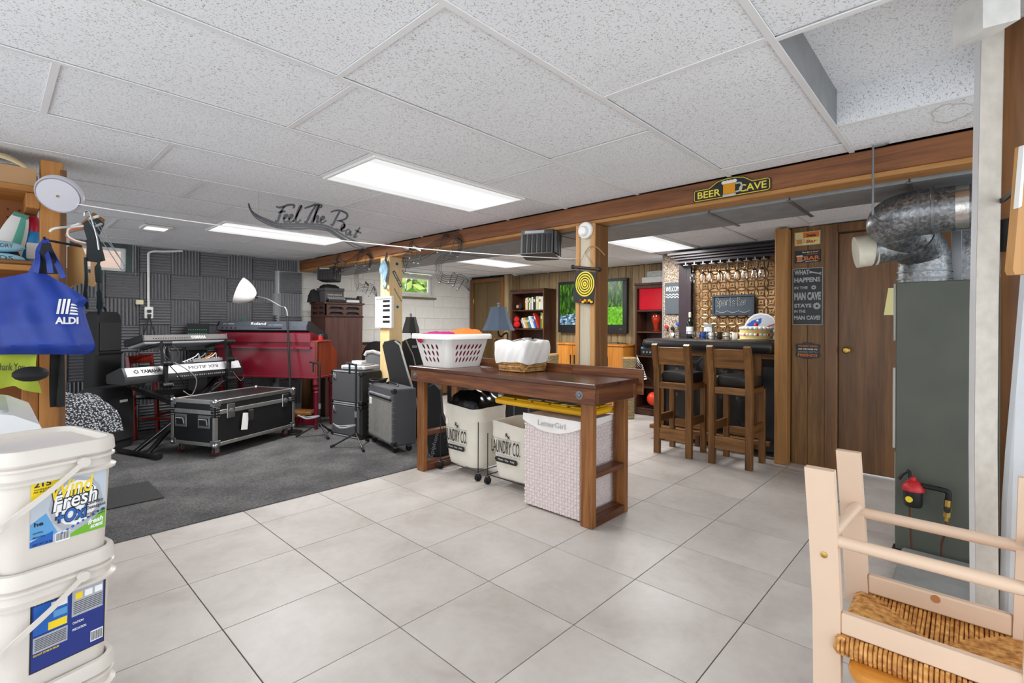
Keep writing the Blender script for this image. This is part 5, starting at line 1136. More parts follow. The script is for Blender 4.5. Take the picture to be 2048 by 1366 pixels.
B().add(*[(lambda r: ([hp(168, 530, 2.75)+CR*a+Z3*b_+FW*c for a, b_, c in r[0]], r[1]))(holed([(-.085, .10), (-.02, .11), (.0, .06), (.03, .05), (.06, .08), (.085, .06), (.08, -.08), (.05, -.12), (-.02, -.1), (-.085, -.13)], [[(.005, -.04), (.045, -.045), (.045, .03), (.03, .04), (.005, .02)]], .018))][0]).solo('tan_board', mat('tan hanging board', 'c79a62', .5), 'tan wooden board with cut-out hanging in front of the bright window', 'board')
# ------------------------------------------------------------------ washing machine
t = thing('washing_machine', 'white top loading washing machine behind the white tubs', 'washing machine', (-.2, 2.8, 0)); M['wm'] = mat('glossy white enamel', 'dfe1e3', .25, 0, .01)
B().prism([(.125, .0), (.125, .855), (-.62, .855), (-.62, 0)], (0, 2.46, 0.001), X3, Z3, (0, .68, 0)).obj('cabinet', M['wm'], t)
B().prism([(.135, .86), (.125, .885), (.06, .925), (-.02, .945), (-.62, .945), (-.62, .86)], (0, 2.45, 0), X3, Z3, (0, .70, 0)).obj('top', M['wm'], t)
B().prism([(.05, .932), (-.02, .955), (-.46, .955), (-.46, .94)], (0, 2.52, 0), X3, Z3, (0, .56, 0)).obj('lid', M['grey'] if False else mat('pale grey lid', 'b9bec4', .2), t)
B().prism([(-.05, .945), (-.1, 1.0), (-.15, 1.03), (-.62, 1.06), (-.62, .945)], (0, 2.95, 0), X3, Z3, (0, .2, 0)).obj('console', M['wm'], t)
# ------------------------------------------------------------------ detergent tubs
ea = radians(14.6); E1 = Vector((cos(ea), sin(ea), 0)); E2 = Vector((-sin(ea), cos(ea), 0)); C0 = Vector((.020, 1.715, 0))
M['tub'] = mat('off white tub plastic', 'd6d0c8', .35, 0, .01); TW, TD = .235, .30
lb = {k: mat('label '+k, c, .4, 0, .0) for k, c in (('pale', 'b9c3cf'), ('yel', 'f0d31e'), ('navy', '1b2f7d'), ('sky', '5a9bd0'), ('green', '6fb02e'), ('ink', '1c1c22'), ('gray', 'a9adb5'), ('blue', '1e5fb4'), ('wh', 'eceef0'), ('dk', '2a3a78'))}
def tub(z0, lab, label):
    t = thing('detergent_tub', lab, 'tub', C0+E1*TW/2+E2*TD/2+Z3*z0, 0, 'stacked white detergent tubs')
    def ring(z, g, r=.045, zz=None): return [C0+E1*(TW/2+a)+E2*(TD/2+b_)+Z3*(z0+z) for a, b_ in rrect(TW+2*g, TD+2*g, max(r+g, .006), 5)]
    H = .32
    B().loft([ring(0, -.014), ring(.006, -.011), ring(H-.085, 0), ring(H-.085, .014), ring(H-.078, .016), ring(H-.073, .004), ring(H-.05, .004), ring(H-.05, .0125), ring(H-.044, .0125), ring(H-.04, .004), ring(H-.02, .004)]).obj('body', M['tub'], t)
    B().loft([ring(H-.034, .009), ring(H-.034, .013), ring(H-.008, .011), ring(H, .008), ring(H+.001, -.004), ring(H-.014, -.009), ring(H-.014, -.06)]).obj('lid', M['tub'], t)
    F = lambda e, z, o=0: C0+E1*e+Z3*(z0+z)-E2*(.0015+o-.000)+E2*(.011*(H-.085-z)/(H-.085))
    pv = F(.155, .268, .012); B().cyl(pv, pv-E2*.012, .013, n=14).obj('handle_boss', M['tub'], t)
    hpts = smoothpath([F(.155, .268, .02), F(.09, .215, .022), F(.02, .165, .022), F(-.015, .14, .02), C0-E1*.022+E2*.05+Z3*(z0+.125), C0-E1*.024+E2*.24+Z3*(z0+.12)], 5)
    b = B(); n = len(hpts); b.loft([[p+d1*.002*s1+Z3*.008*s2 for d1, s1, s2 in ((E2, -1, -1), (E2, 1, -1), (E2, 1, 1), (E2, -1, 1))] for p in hpts]); b.obj('handle', M['tub'], t)
    return t, F
def q4(b, F, pts, o): b.poly([F(e, z, o) for e, z in pts], -E2*.0004)
t, F = tub(.61, 'top white detergent tub of the stack with a yellow and white front label', 1)
ex0, ex1, zb, zt = .055, .212, .07, .245
b = B(); q4(b, F, [(ex0, zb), (ex1, zb), (ex1, zt), (ex0, zt)], 0); lbl = b.obj('front_label', lb['pale'], t)
def lay(pts, o, m, nm='printed_shape'): b = B(); q4(b, F, pts, o); b.obj(nm, lb[m], lbl)
arcq = [(.5+.5*cos(a*pi/6), .5+.5*sin(a*pi/6)) for a in range(12)]
lay([(.09+.115*a, .085+.145*c) for a, c in arcq], .0006, 'gray'); lay([(.1+.095*a, .1+.12*c) for a, c in arcq], .0008, 'wh')
lay([(ex0, .085), (.1, .10), (.1, .07), (ex0, .07)], .0007, 'blue'); lay([(ex0, .13), (.085, .15), (.11, .09), (ex0, .09)], .0006, 'sky')
lay([(ex0, zt), (ex0+.07, zt), (ex0, .175)], .001, 'yel'); lay([(ex0+.07, zt), (ex1, zt), (ex1, .236), (.15, .236)], .001, 'ink'); lay([(.115, .07), (ex1, .07), (ex1, .128), (.18, .098)], .001, 'green')
lay([(.105, .066), (.135, .066), (.135, .092), (.105, .092)], .0014, 'wh', 'barcode_field')
bb = B()
for k in range(11): q4(bb, F, [(.107+k*.0025, .07), (.1082+k*.0025, .07), (.1082+k*.0025, .089), (.107+k*.0025, .089)], .0018)
bb.obj('barcode', lb['ink'], lbl)
def tx(s_, e, z, w_, h_, m, o=.0016, sl=.10, sh=.08, bold=.03, par=None, FF=None, nm='lettering'):
    FF = FF or F; b = B()
    if bold > .05: e, z, w_, h_ = e-.003, z-.003, w_+.006, h_+.006
    U = (E1+Z3*sl).normalized(); b.text(s_, FF(e, z, o), U, Z3, w=w_, h=h_, d=.0006, bold=bold, shear=sh); b.obj(nm, lb[m], par or lbl)
tx('215', ex0+.005, .222, .034, .014, 'ink', .0016, 0, 0); tx('WASHLOADS', ex0+.005, .214, .038, .004, 'ink', .0016, 0, 0, 0); tx('PER BUCKET', ex0+.005, .208, .034, .004, 'ink', .0016, 0, 0, 0)
for k, (dz, m, o) in enumerate(((0, 'ink', .0016), (.0, 'yel', .0026))):
    tx('Wind', .088, .178, .09, .046, m, o, .06, .12, .055 if k == 0 else .012)
for k, (m, o) in enumerate((('ink', .0028), ('wh', .0036))): tx('Fresh', .098, .148, .092, .04, m, o, .06, .12, .055 if k == 0 else .012)
for k, (m, o) in enumerate((('ink', .0038), ('blue', .0046))): tx('+Oxi', .104, .112, .062, .034, m, o, .06, .08, .055 if k == 0 else .02)
tx('Laundry', .170, .142, .036, .012, 'ink', .0046, .08, 0, .01); tx('Detergent', .168, .129, .043, .012, 'ink', .0046, .08, 0, .01); tx('EXCELLENT for MORE', .168, .117, .042, .0055, 'ink', .0046, .08, 0, 0); tx('Than Just Laundry', .168, .109, .042, .0055, 'ink', .0046, .08, 0, 0)
tx('fresh', .172, .089, .034, .014, 'wh', .0022, .1, .2); tx('scent', .178, .077, .028, .011, 'wh', .0022, .1, .2); tx('he', .062, .122, .018, .011, 'ink', .0016, 0, 0); tx('CAUTION:', .06, .103, .02, .004, 'ink', .0016, 0, 0, 0); tx('PRECAUTION:', .06, .092, .024, .004, 'ink', .0016, 0, 0, 0); tx('NET WT 35 LB', .06, .073, .038, .005, 'ink', .0016, 0, 0, 0)
for k in range(9): p = F(.118+.011*k, .088+.0045*k, .001); B().sph(p, .0035, 8, (1, .5, 1)).obj('printed_bubble', lb['blue'], lbl)
b = B(); b.poly([C0-E1*.0115+E2*d+Z3*(.61+z) for d, z in ((.06, .07), (.22, .07), (.22, .245), (.06, .245))], -E1*.0004); b.obj('side_label', lb['dk'], t)
def back_label(t, F, yl):
    b = B(); q4(b, F, [(ex0, .055), (ex1, .055), (ex1, .245), (ex0, .245)], 0); l = b.obj('back_label', lb['ink'], t)
    def R(e0, z0, e1, z1, m, o): b = B(); q4(b, F, [(e0, z0), (e1, z0), (e1, z1), (e0, z1)], o); b.obj('printed_panel', lb[m], l)
    R(ex0+.003, .058, ex1-.003, .242, 'navy', .0006); R(ex0+.006, .15, .13, .225, 'blue', .001); R(.138, .16, ex1-.006, .23, 'gray', .001); R(ex0+.006, .105, .13, .145, 'gray', .001); R(.095, .205, .128, .222, 'wh', .0014); R(.09, .152, .128, .172, 'yel', .0014); R(.1, .18, .128, .197, 'sky', .0014)
    R(.145, .205, .16, .222, 'yel', .0014); R(.165, .205, .182, .222, 'wh', .0014); R(.187, .205, .204, .222, 'wh', .0014); R(.18, .07, .208, .10, 'wh', .0014)
    bb = B()
    for k in range(10): q4(bb, F, [(.182+k*.0025, .073), (.1832+k*.0025, .073), (.1832+k*.0025, .097), (.182+k*.0025, .097)], .002)
    for k in range(7):
        bb.poly([F(e, .197-k*.005+dz, .0018) for e, dz in ((.141, 0), (.205, 0), (.205, .0015), (.141, .0015))], -E2*.0003)
        bb.poly([F(e, .138-k*.0045+dz, .0018) for e, dz in ((.064, 0), (.127, 0), (.127, .0015), (.064, .0015))], -E2*.0003)
    bb.obj('small_print', lb['ink'], l, kind='stuff')
    for s_, e, z, w_, h_, m in (('LAUNDRY INSTRUCTIONS', ex0+.007, .229, .07, .007, 'yel'), ('MULTIPURPOSE CLEANING', .14, .233, .062, .006, 'yel'), ('CAUTION:', .14, .14, .024, .006, 'wh'), ('PRECAUTION:', .14, .122, .03, .006, 'wh'), ('DO NOT STORE IN DRUM', ex0+.007, .097, .05, .005, 'yel')): tx(s_, e, z, w_, h_, m, .002, 0, 0, .01, l, F)
t, F2 = tub(.305, 'middle white detergent tub of the stack with a dark blue instruction label', 2); F = F2; back_label(t, F2, 0)
t, F3 = tub(0.001, 'bottom white detergent tub of the stack standing on the tiled floor', 3); F = F3; back_label(t, F3, 0)
B().box(.2, 2.7, .008, .75, 3.53, .013, .004) if False else None
q = PX(268, 1000, 'z', .01); B().box(q.x-.5, q.y-.1, .0085, q.x+.16, q.y+.42, .016, .004).solo('door_mat', mat('dark ribbed mat', '2f2e2d', .9, 0, .2, 60, .5, 200), 'small dark floor mat on the carpet behind the white tubs', 'mat')
# ================================================================== right side: furnace, flue, chairs, partition
M['green'] = mat('grey green enamel', '4c5046', .5, 0, .12, 4); M['iron'] = mat('black iron', '1d1d1e', .5, .4)
t = thing('furnace', 'tall grey green furnace cabinet beside the white painted post', 'furnace', (3.75, .0, 0))
B().box(3.47, -.4, .012, 4.15, .325, 1.495, .004).obj('cabinet', M['green'], t)
for z0, z1, d in ((1.17, 1.49, .012), (.57, 1.02, .014), (.06, .55, .004)): B().box(3.475, .325, z0, 4.14, .325+d, z1, .003).obj('side_door', mat('light grey enamel', '9b9a92', .5) if z0 > 1.1 else mat('light grey enamel', 'a9a79f', .5), t)
B().box(3.47, .30, .0, 3.55, .34, .012).obj('foot', M['black'], t); B().box(4.05, .30, .0, 4.13, .34, .012).obj('foot', M['black'], t); B().box(3.47, -.4, .0, 3.55, -.34, .012).obj('foot', M['black'], t)
yn = PX(1776, 576, 'x', 3.55)
b = B(); P_ = [PX(1777, 576, 'x', 3.52), PX(1789.5, 576, 'x', 3.48), PX(1789.5, 630, 'x', 3.48), PX(1768, 630, 'x', 3.52)]; b.poly(P_, (.002, .001, 0)); b.solo('yellow_note', mat('pale yellow paper', 'e3dfa0', .8), 'pale yellow paper note stuck on the left edge of the furnace', 'note')
B().box(2.62, -.32, .0005, 3.42, .29, .05, .01).solo('concrete_pad', mat('grey concrete', '7d7d7a', .9, 0, .12, 10, .4, 90), 'grey concrete slab on the floor in front of the furnace', 'slab')
# oil filter on the furnace front
XO = 3.40; q = PX(1826, 996, 'x', XO); k = PX(1847, 996, 'x', XO); r = abs(q.y-k.y)*1.02
t = thing('oil_filter', 'black and red oil filter canister with brass valve piped to the furnace front', 'filter', q)
zt, zb = PX(1826, 979, 'x', XO).z, PX(1826, 1012, 'x', XO).z
B().lathe([(.0, zb-q.z), (r*.82, zb-q.z), (r*.92, zb-q.z+.01), (r*.95, zt-q.z)], q, 22).obj('canister', M['black'], t)
B().lathe([(r*1.1, zt-q.z-.004), (r*1.12, zt-q.z+.008), (r*.95, zt-q.z+.025), (r*.6, zt-q.z+.045), (r*.3, zt-q.z+.05), (r*.3, zt-q.z+.068), (.0, zt-q.z+.07)], q, 22).obj('red_cap', M['red'], t)
B().cyl((q.x-r*.8, q.y+.012, q.z+.0), (q.x-r*.98, q.y+.014, q.z+.0), .016, n=14).obj('yellow_badge', M['yellow'], t)
a, e = PX(1853, 973, 'x', XO), PX(1892, 982, 'x', XO); v0, v1 = PX(1896, 1000, 'x', XO), PX(1893, 1042, 'x', XO)
B().tube(smoothpath([a+Vector((0, .02, 0)), a, e, PX(1897, 990, 'x', XO), v0], 4), .013, 10).obj('black_pipe', M['iron'], t)
b = B(); b.cyl(v0, v0.lerp(v1, .3), .015, n=8); b.sph(v0.lerp(v1, .45), .018, 10); b.cyl(v0.lerp(v1, .55), v0.lerp(v1, .8), .016, n=6); b.cyl(v0.lerp(v1, .8), v1, .011, n=8); b.obj('brass_valve', M['brass'], t)
B().cyl(v0.lerp(v1, .42)-X3*.035, v0.lerp(v1, .42)-X3*.012, .014, n=10).obj('valve_knob', M['black'], t)
M['copper'] = mat('brown copper tube', '5b3a2b', .4, .5)
B().tube(smoothpath([v1, PX(1891, 1065, 'x', XO), PX(1884, 1085, 'x', XO), PX(1883, 1112, 'x', XO)]), .006, 6).obj('copper_tube', M['copper'], t); B().tube(smoothpath([PX(1820, 1012, 'x', XO), PX(1821, 1050, 'x', XO), PX(1824, 1098, 'x', XO)]), .006, 6).obj('copper_tube', M['copper'], t)
B().tube(smoothpath([PX(1798, 958, 'x', XO), PX(1806, 948, 'x', XO), PX(1818, 942, 'x', XO), PX(1820, 955, 'x', XO)]), .008, 6).obj('bent_tube', M['iron'], t)
B().cyl((q.x+.02, q.y-.02, q.z+.05), (3.47, q.y-.02, q.z+.05), .01, n=8).obj('mount', M['iron'], t)
# flue
t = thing('flue_pipe', 'galvanised round flue pipe with elbow and tee above the furnace', 'flue', (3.7, .22, 1.495))
def pipe(pts, r, nm='flue_section', m='galv', n=26): return B().tube(pts, r, n).obj(nm, M[m], t)
pipe([(3.7, .22, 1.495), (3.7, .22, 1.60)], .122)
eb = smoothpath([(3.7, .22, 1.60), (3.69, .225, 1.665), (3.62, .25, 1.72), (3.52, .275, 1.76)], 5); pipe(eb, .120)
for k in (1.52, 1.56): pipe([(3.7, .22, k), (3.7, .22, k+.01)], .127, 'crimp_ring', 'steel')
pipe(smoothpath([(3.52, .275, 1.76), (3.43, .31, 1.785), (3.36, .325, 1.81)], 4), .118)
pipe(smoothpath([(3.38, .335, 1.80), (3.33, .32, 1.822), (3.30, .26, 1.835), (3.30, .17, 1.84)], 6), .117)
for k in (.22, .165): pipe([(3.30, k, 1.84), (3.30, k-.012, 1.84)], .122, 'crimp_ring', 'steel')
pipe([(3.30, .165, 1.84), (3.30, .065, 1.84)], .112); pipe([(3.30, .075, 1.84), (3.30, .025, 1.84)], .1135, 'foil_wrap', 'foil'); pipe([(3.30, .03, 1.84), (3.30, -.5, 1.84)], .110)
pipe([(3.52, .29, 1.715), (3.47, .43, 1.69)], .085, 'tee_stub'); M['cream'] = mat('cream stained enamel', 'c9c3b2', .5, 0, .12, 14); pipe([(3.475, .42, 1.69), (3.445, .51, 1.678)], .09, 'damper_cap', 'cream'); pipe([(3.472, .425, 1.69), (3.468, .435, 1.69)], .093, 'crimp_ring', 'steel')
t = thing('plenum', 'square galvanised plenum rising from the back of the furnace', 'duct', (3.9, -.15, 1.497)); B().box(3.78, -.4, 1.497, 4.15, .10, 2.13, .004).obj('body', M['galv'], t); B().box(3.772, .06, 1.497, 3.79, .105, 2.13, .002).obj('seam', M['steel'], t); B().box(3.22, -.55, 1.985, 3.6, -.5, 2.1) if False else None
t = thing('hanger_rod', 'thin steel hanger rod from the ceiling to the flue elbow', 'rod', (2.985, .372, CZ)); B().cyl((2.985, .372, CZ), (2.985, .372, 1.80), .005, n=8).obj('rod', M['steel'], t); B().tube([(2.985, .372, CZ-.006), (2.985, .33, CZ-.006), (2.985, .31, CZ-.002)], .005, 6).obj('hook', M['steel'], t); B().tube(smoothpath([(2.985, .372, 1.80), (3.1, .36, 1.79), (3.2, .35, 1.80)]), .005, 6).obj('strap', M['steel'], t)
# white post, partition panel
def vpost(pl, m, z0, z1, par, nm): pts = [Vector((p.x, p.y, z0)) for p in pl]; return B().poly(pts, (0, 0, z1-z0)).obj(nm, m, par)
t = thing('white_post', 'worn white painted timber post at the right of the furnace', 'post', PD(1975, 700, 1.4).xy.to_3d())
def wf_(z): return 1
pl = [PD(1957, 700, 1.40), PD(2002, 700, 1.40), PD(2004, 700, 1.47), PD(1950, 700, 1.47)]; pts = [Vector((p.x, p.y, 0)) for p in pl]
lean = CR*.025; b = B(); b.loft([[p+CR*.002 for p in pts], [p-CR*.009+Z3*.9 for p in pts], [p-CR*.008+Z3*1.3 for p in pts], [p+CR*.006+Z3*2.138 for p in pts]]); b.obj('post', mat('worn grey white paint', 'b9b3a9', .65, 0, .1, 30, .3, 120), t)
pl = [PD(1944, 700, 1.475), PD(1957, 700, 1.405), PD(1960, 700, 1.475)]; pts = [Vector((p.x, p.y, 0)) for p in pl]; b = B(); b.loft([[p+CR*.002 for p in pts], [p-CR*.009+Z3*.9 for p in pts], [p-CR*.008+Z3*1.3 for p in pts], [p+CR*.006+Z3*2.138 for p in pts]]); b.obj('left_face', mat('brighter white face', 'e4e6e8', .4), t)  # left face of the post, a brighter white than its front
pl = [PD(2001, 700, 1.44), PD(2130, 700, 1.32), PD(2140, 700, 1.37), PD(2001, 700, 1.50)]; M['vdoor'] = wood('warm brown veneer', ['55351b', '7c5330', '92663d'], 'z', .45, .8)
o = vpost(pl, M['vdoor'], 0, 2.13, None, 'wall_side'); o['kind'] = 'structure'
pl = [PD(2031, 700, 1.60), PD(2060, 700, 1.58), PD(2060, 700, 1.64), PD(2031, 700, 1.66)]
b = B(); b.poly([PD(2053, 540, 1.36), PD(2090, 540, 1.34), PD(2066, 900, 1.36), PD(2036, 1197, 1.38), PD(2036, 1540, 1.38), PD(2006, 1540, 1.40), PD(2010, 1197, 1.40), PD(2014, 1007, 1.40), PD(2021, 906, 1.39), PD(2032, 785, 1.38)], FW*.015); b.solo('white_board', mat('bluish white board', 'c3c7cb', .6), 'narrow white board leaning beside the brown partition at the right', 'board')
b = B(); a, c = PD(1966, 57, 1.30), PD(2041, 38, 1.30); b.poly([a, c, PD(2041, -20, 1.30), PD(1966, -20, 1.30)], FW*.09); b.solo('header_block', M['whitepaint'], 'white painted block at the top of the white post', 'block')
t = thing('hanging_paddle', 'honey wooden paddle with white edge hanging on the brown partition', 'paddle', PD(2044, 420, 1.18))
B().poly([PD(2047, 290, 1.18), PD(2075, 290, 1.18), PD(2075, 548, 1.18), PD(2030, 549, 1.18), PD(2026, 540, 1.18), PD(2036, 430, 1.18)], FW*.02).obj('blade', M['tan'], t); B().poly([PD(2048, 290, 1.172), PD(2053, 290, 1.172), PD(2044, 412, 1.172), PD(2037, 416, 1.172)], FW*.012).obj('white_edge', M['white'], t)
B().ribbon(smoothpath([PD(1999, 404, 1.42), PD(2014, 396, 1.36), PD(2032, 381, 1.28), PD(2056, 370, 1.2)]), [.022]+[.013]*17+[.016], CR, Z3, FW*.01).solo('black_strap', M['black'], 'black strap stretched across the brown partition above the switch', 'strap')
b = B(); b.poly([PD(2018, 436, 1.40), PD(2036, 436, 1.385), PD(2036, 499, 1.385), PD(2018, 499, 1.40)], FW*.05); b.solo('switch_plate', M['black'], 'black switch plate on the brown partition', 'switch')
# ------------------------------------------------------------------ upturned rush chair on a honey wood chair
M['cpaint'] = mat('cream pink painted wood', 'd8bda5', .45, 0, .03, 6); M['worn'] = mat('bare worn wood', 'b0774a', .7)
t = thing('rush_chair', 'cream painted rush seated chair upturned with legs in the air', 'chair', (1.68, .1, 0))
def slab(nm, ys, x0, x1, w_, taper=1): # ys list of (z,ycentre)
    b = B(); b.loft([[Vector((x0, y-w_/2*s_, z)), Vector((x1, y-w_/2*s_, z)), Vector((x1, y+w_/2*s_, z)), Vector((x0, y+w_/2*s_, z))] for z, y, s_ in ys]); return b.obj(nm, M['cpaint'], t, smooth=.3)
l1 = slab('leg', [(.02, .283, .95), (.30, .285, .95), (.50, .287, .97), (.70, .296, 1.0), (.866, .306, 1.03)], 1.525, 1.556, .066); slab('leg', [(.405, .262, .95), (.6, .270, .97), (.863, .287, 1.0)], 1.816, 1.844, .062)
l3 = slab('leg', [(.405, -.11, .95), (.5, -.108, .97), (.866, -.118, 1.0)], 1.525, 1.556, .066); slab('leg', [(.405, -.10, .95), (.863, -.112, 1.0)], 1.816, 1.844, .062)
B().box(1.527, -.08, .447, 1.553, .256, .501, .004).obj('seat_rail', M['cpaint'], t); B().box(1.818, -.072, .447, 1.842, .235, .501, .004).obj('seat_rail', M['cpaint'], t)
for x in (1.541, 1.83): B().cyl((x, -.09, .682), (x, .27, .682), .0155, n=14).obj('stretcher', M['cpaint'], t)
for y in (.275, -.095): B().cyl((1.55, y, .70), (1.82, y-.012, .70), .015, n=14).obj('stretcher', M['cpaint'], t)
B().lathe([(.008, 0), (.008, .003), (.003, .004)], (1.525, .292, .642), 12, (-1, 0, 0)).obj('bolt', M['brass'], t)
B().cyl((1.817, .08, .488), (1.819, .08, .488), .011, n=12).obj('plug_hole', M['worn'], t)
def rush_mat():
    tt = NT('golden rush'); v = tt.coord((1, 1, 1), False); return tt.set(tt.ramp(tt.noise(v, 60, 4), [(.25, '7a4a20'), (.45, 'b67c3c'), (.6, 'cf9a55'), (.8, 'e0b878')]), .6)
M['rush'] = rush_mat(); b = B(); X0, X1, Y0_, Y1_ = 1.512, 1.86, -.105, .262; cx, cy = (X0+X1)/2, (Y0_+Y1_)/2; rn = random.Random(3)
def strand(p, d, L):      # from rail point p inward along d
    j = rn.uniform(-.0015, .0015); pts = [(p[0]+d[0]*.004, p[1]+d[1]*.004, .402), (p[0]-d[0]*.003, p[1]-d[1]*.003, .415+j), (p[0]+d[0]*.001, p[1]+d[1]*.001, .436+j), (p[0]+d[0]*.012, p[1]+d[1]*.012, .444+j)]
    n = max(2, int(L/.04))
    for k in range(1, n+1): s_ = .012+(L-.012)*k/n; pts.append((p[0]+d[0]*s_+d[1]*rn.uniform(-.001, .001), p[1]+d[1]*s_+d[0]*rn.uniform(-.001, .001), .444-.022*(k/n)*(L/.17)+j))
    b.tube(pts, .0052*rn.uniform(.85, 1.1), 5)
for i in range(38):
    f = (i+.5)/38; y = Y0_+(Y1_-Y0_)*f; L = (X1-X0)/2*(1-abs(2*f-1))+.012; strand((X0, y), (1, 0), L); strand((X1, y), (-1, 0), L)
    x = X0+(X1-X0)*f; L = (Y1_-Y0_)/2*(1-abs(2*f-1))+.012; strand((x, Y0_), (0, 1), L); strand((x, Y1_), (0, -1), L)
b.obj('rush_seat', M['rush'], t, kind='stuff'); B().box(1.53, -.09, .404, 1.845, .25, .415, .003).obj('seat_core', M['worn'], t)
M['honey'] = wood('honey varnished wood', ['a8651d', 'c98432', 'dd9f4a'], 'y', .25, .7)
t = thing('honey_chair', 'honey varnished wooden seat carrying the upturned cream chair', 'chair', (1.68, .0, 0))
rg = [[Vector((1.68+p[0], -.02+p[1], z)) for p in rrect(.44*s_, .51*s_, .05, 5)] for z, s_ in ((.362, .96), (.37, .99), (.385, 1), (.395, .99), (.399, .96))]
B().loft(rg).obj('seat', M['honey'], t)
for x in (1.52, 1.85):
    for y in (-.22, .17): B().cyl((x, y, .0), (x, y, .362), .016, .02, 12).obj('leg', M['honey'], t)
# ================================================================== signs, decorations, bar back, bookcases
M['signblk'] = mat('black sign enamel', '17181a', .4, 0, .08, 20); M['yl'] = mat('yellow line', 'e6cf3f', .5); M['amber'] = mat('amber beer', 'd8910f', .3); M['foamw'] = mat('white beer foam', 'e2e2df', .5)
M['silverink'] = mat('silver grey print', 'b4b6b8', .5); M['cream2'] = mat('cream print', 'f0dd8a', .5)
def plane(ax, val, u, v): return PX(u, v, ax, val)
U_, V_ = -Y3, Z3                     # walls seen along +x: right is -y
def plate(par, nm, x, y0, z0, y1, z1, m, th_=.004, c=.001): return B().box(x-th_, min(y0, y1), min(z0, z1), x, max(y0, y1), max(z0, z1), c).obj(nm, m, par)
def wtext(par, s_, x, y, z, w_, h_, m, bold=.02, al='C', shear=0, nm='lettering', U=None, V=None): return B().text(s_, (x, y, z), U or U_, V or V_, w=w_, h=h_, d=.0015, bold=bold, al=al, shear=shear).obj(nm, m, par)
def mug(par, x, y, z, s_, beer='amber'):
    B().box(x-.004, y-.5*s_, z, x, y+.5*s_, z+.16*s_, 0).obj('mug_base', M['silverink'], par); B().box(x-.005, y-.46*s_, z+.18*s_, x, y+.46*s_, z+1.0*s_, 0).obj('mug_beer', M[beer], par)
    b = B()
    for k in range(4): b.sph((x-.003, y-.4*s_+.27*s_*k, z+1.12*s_), .2*s_, 8, (.1, 1, .8))
    b.obj('mug_foam', M['foamw'], par); B().tube(smoothpath([(x-.003, y-.5*s_, z+.9*s_), (x-.003, y-.9*s_, z+.85*s_), (x-.003, y-.9*s_, z+.35*s_), (x-.003, y-.5*s_, z+.25*s_)], 4), .07*s_, 6).obj('mug_handle', M['silverink'], par)
# beer sign on the beam
xb = 3.036; a, c = PX(1387, 386, 'x', xb), PX(1543, 385, 'x', xb); ym = (a.y+c.y)/2; W = a.y-c.y; zb = 2.022; H = .072
t = thing('beer_sign', 'black and yellow beer mug sign fixed on the timber beam', 'sign', (xb, ym, zb))
ol = [(-W/2, .008), (-W/2+.01, 0), (W/2-.01, 0), (W/2, .008), (W/2, H-.008), (W/2-.01, H), (.13, H), (.08, H+.035), (.03, CZ-zb-.002), (-.03, CZ-zb-.002), (-.08, H+.035), (-.13, H), (-W/2+.01, H), (-W/2, H-.008)]
B().prism(ol, (xb, ym, zb), U_, V_, (-.004, 0, 0)).obj('plate', M['signblk'], t)
B().tube([vec((xb-.005, ym, zb))+U_*(p*.965)+V_*(H*.5+(q-H*.5)*.9) for p, q in ol], .0022, 6, True).obj('yellow_outline', M['yl'], t)
wtext(t, 'BEER', xb-.0042, ym+W*.28, zb+.016, .14, .042, M['yl'], .015); wtext(t, 'CAVE', xb-.0042, ym-W*.28, zb+.016, .15, .042, M['yl'], .015); mug(t, xb-.004, ym+.005, zb+.004, .075)
# wall signs
XS = 5.03
def sgn(nm, lab, u0, v0, u1, v1, m): a, c = PX(u0, v0, 'x', XS), PX(u1, v1, 'x', XS); t = thing(nm, lab, 'sign', (XS, (a.y+c.y)/2, c.z)); return t, a.y, c.y, a.z, c.z
t, ya, yc, za, zc = sgn('name_sign', 'small cream and orange bar sign, topmost beside the brown door', 1589.5, 466, 1641.5, 488, 0)
plate(t, 'plate', XS, ya, zc, yc, za, M['silverink'], .006); plate(t, 'face', XS-.006, ya-.006, zc+.005, yc+.006, za-.005, M['cream2'], .001); plate(t, 'orange_band', XS-.007, ya-.07, (za+zc)/2+.005, yc+.01, za-.008, M['orange'], .001)
wtext(t, "Don's", XS-.0085, (ya+yc)/2-.03, (za+zc)/2+.012, .07, .025, M['ink'], .04); wtext(t, 'Bar', XS-.0075, (ya+yc)/2-.03, zc+.018, .08, .03, M['red'], .02, 'C', .25); mug(t, XS-.0075, ya-.04, zc+.012, .045)
t, ya, yc, za, zc = sgn('arrow_sign', 'small black bar sign with orange lettering and a white arrow', 1590, 503, 1642, 523, 0)
plate(t, 'plate', XS, ya, zc, yc, za, M['signblk'], .006)
wtext(t, '"Best Bar in Town"', XS-.0065, (ya+yc)/2-.02, za-.022, .13, .012, M['paperw'], .01, 'C', .2); wtext(t, "JASON'S", XS-.0065, (ya+yc)/2-.035, za-.043, .085, .014, M['orange'], .01); wtext(t, 'BAR', XS-.0065, (ya+yc)/2-.035, zc+.022, .12, .034, M['orange'], .02); mug(t, XS-.0065, ya-.04, zc+.01, .045, 'orange')
b = B(); b.box(XS-.008, yc+.02, zc+.008, XS-.006, yc+.12, zc+.012, 0); b.prism([(0, 0), (.015, .008), (.015, -.008)], (XS-.0065, yc+.025, zc+.01), Y3, Z3, (-.0015, 0, 0)); b.obj('arrow', M['paperw'], t)
t, ya, yc, za, zc = sgn('slogan_sign', 'large black and grey slogan sign with wrench and gears beside the brown door', 1586, 538, 1646, 650, 0)
plate(t, 'frame', XS, ya, zc, yc, za, M['silverink'], .008); plate(t, 'face', XS-.008, ya-.006, zc+.006, yc+.006, za-.006, M['signblk'], .001)
Hh = za-zc; Ww = ya-yc; x = XS-.0095
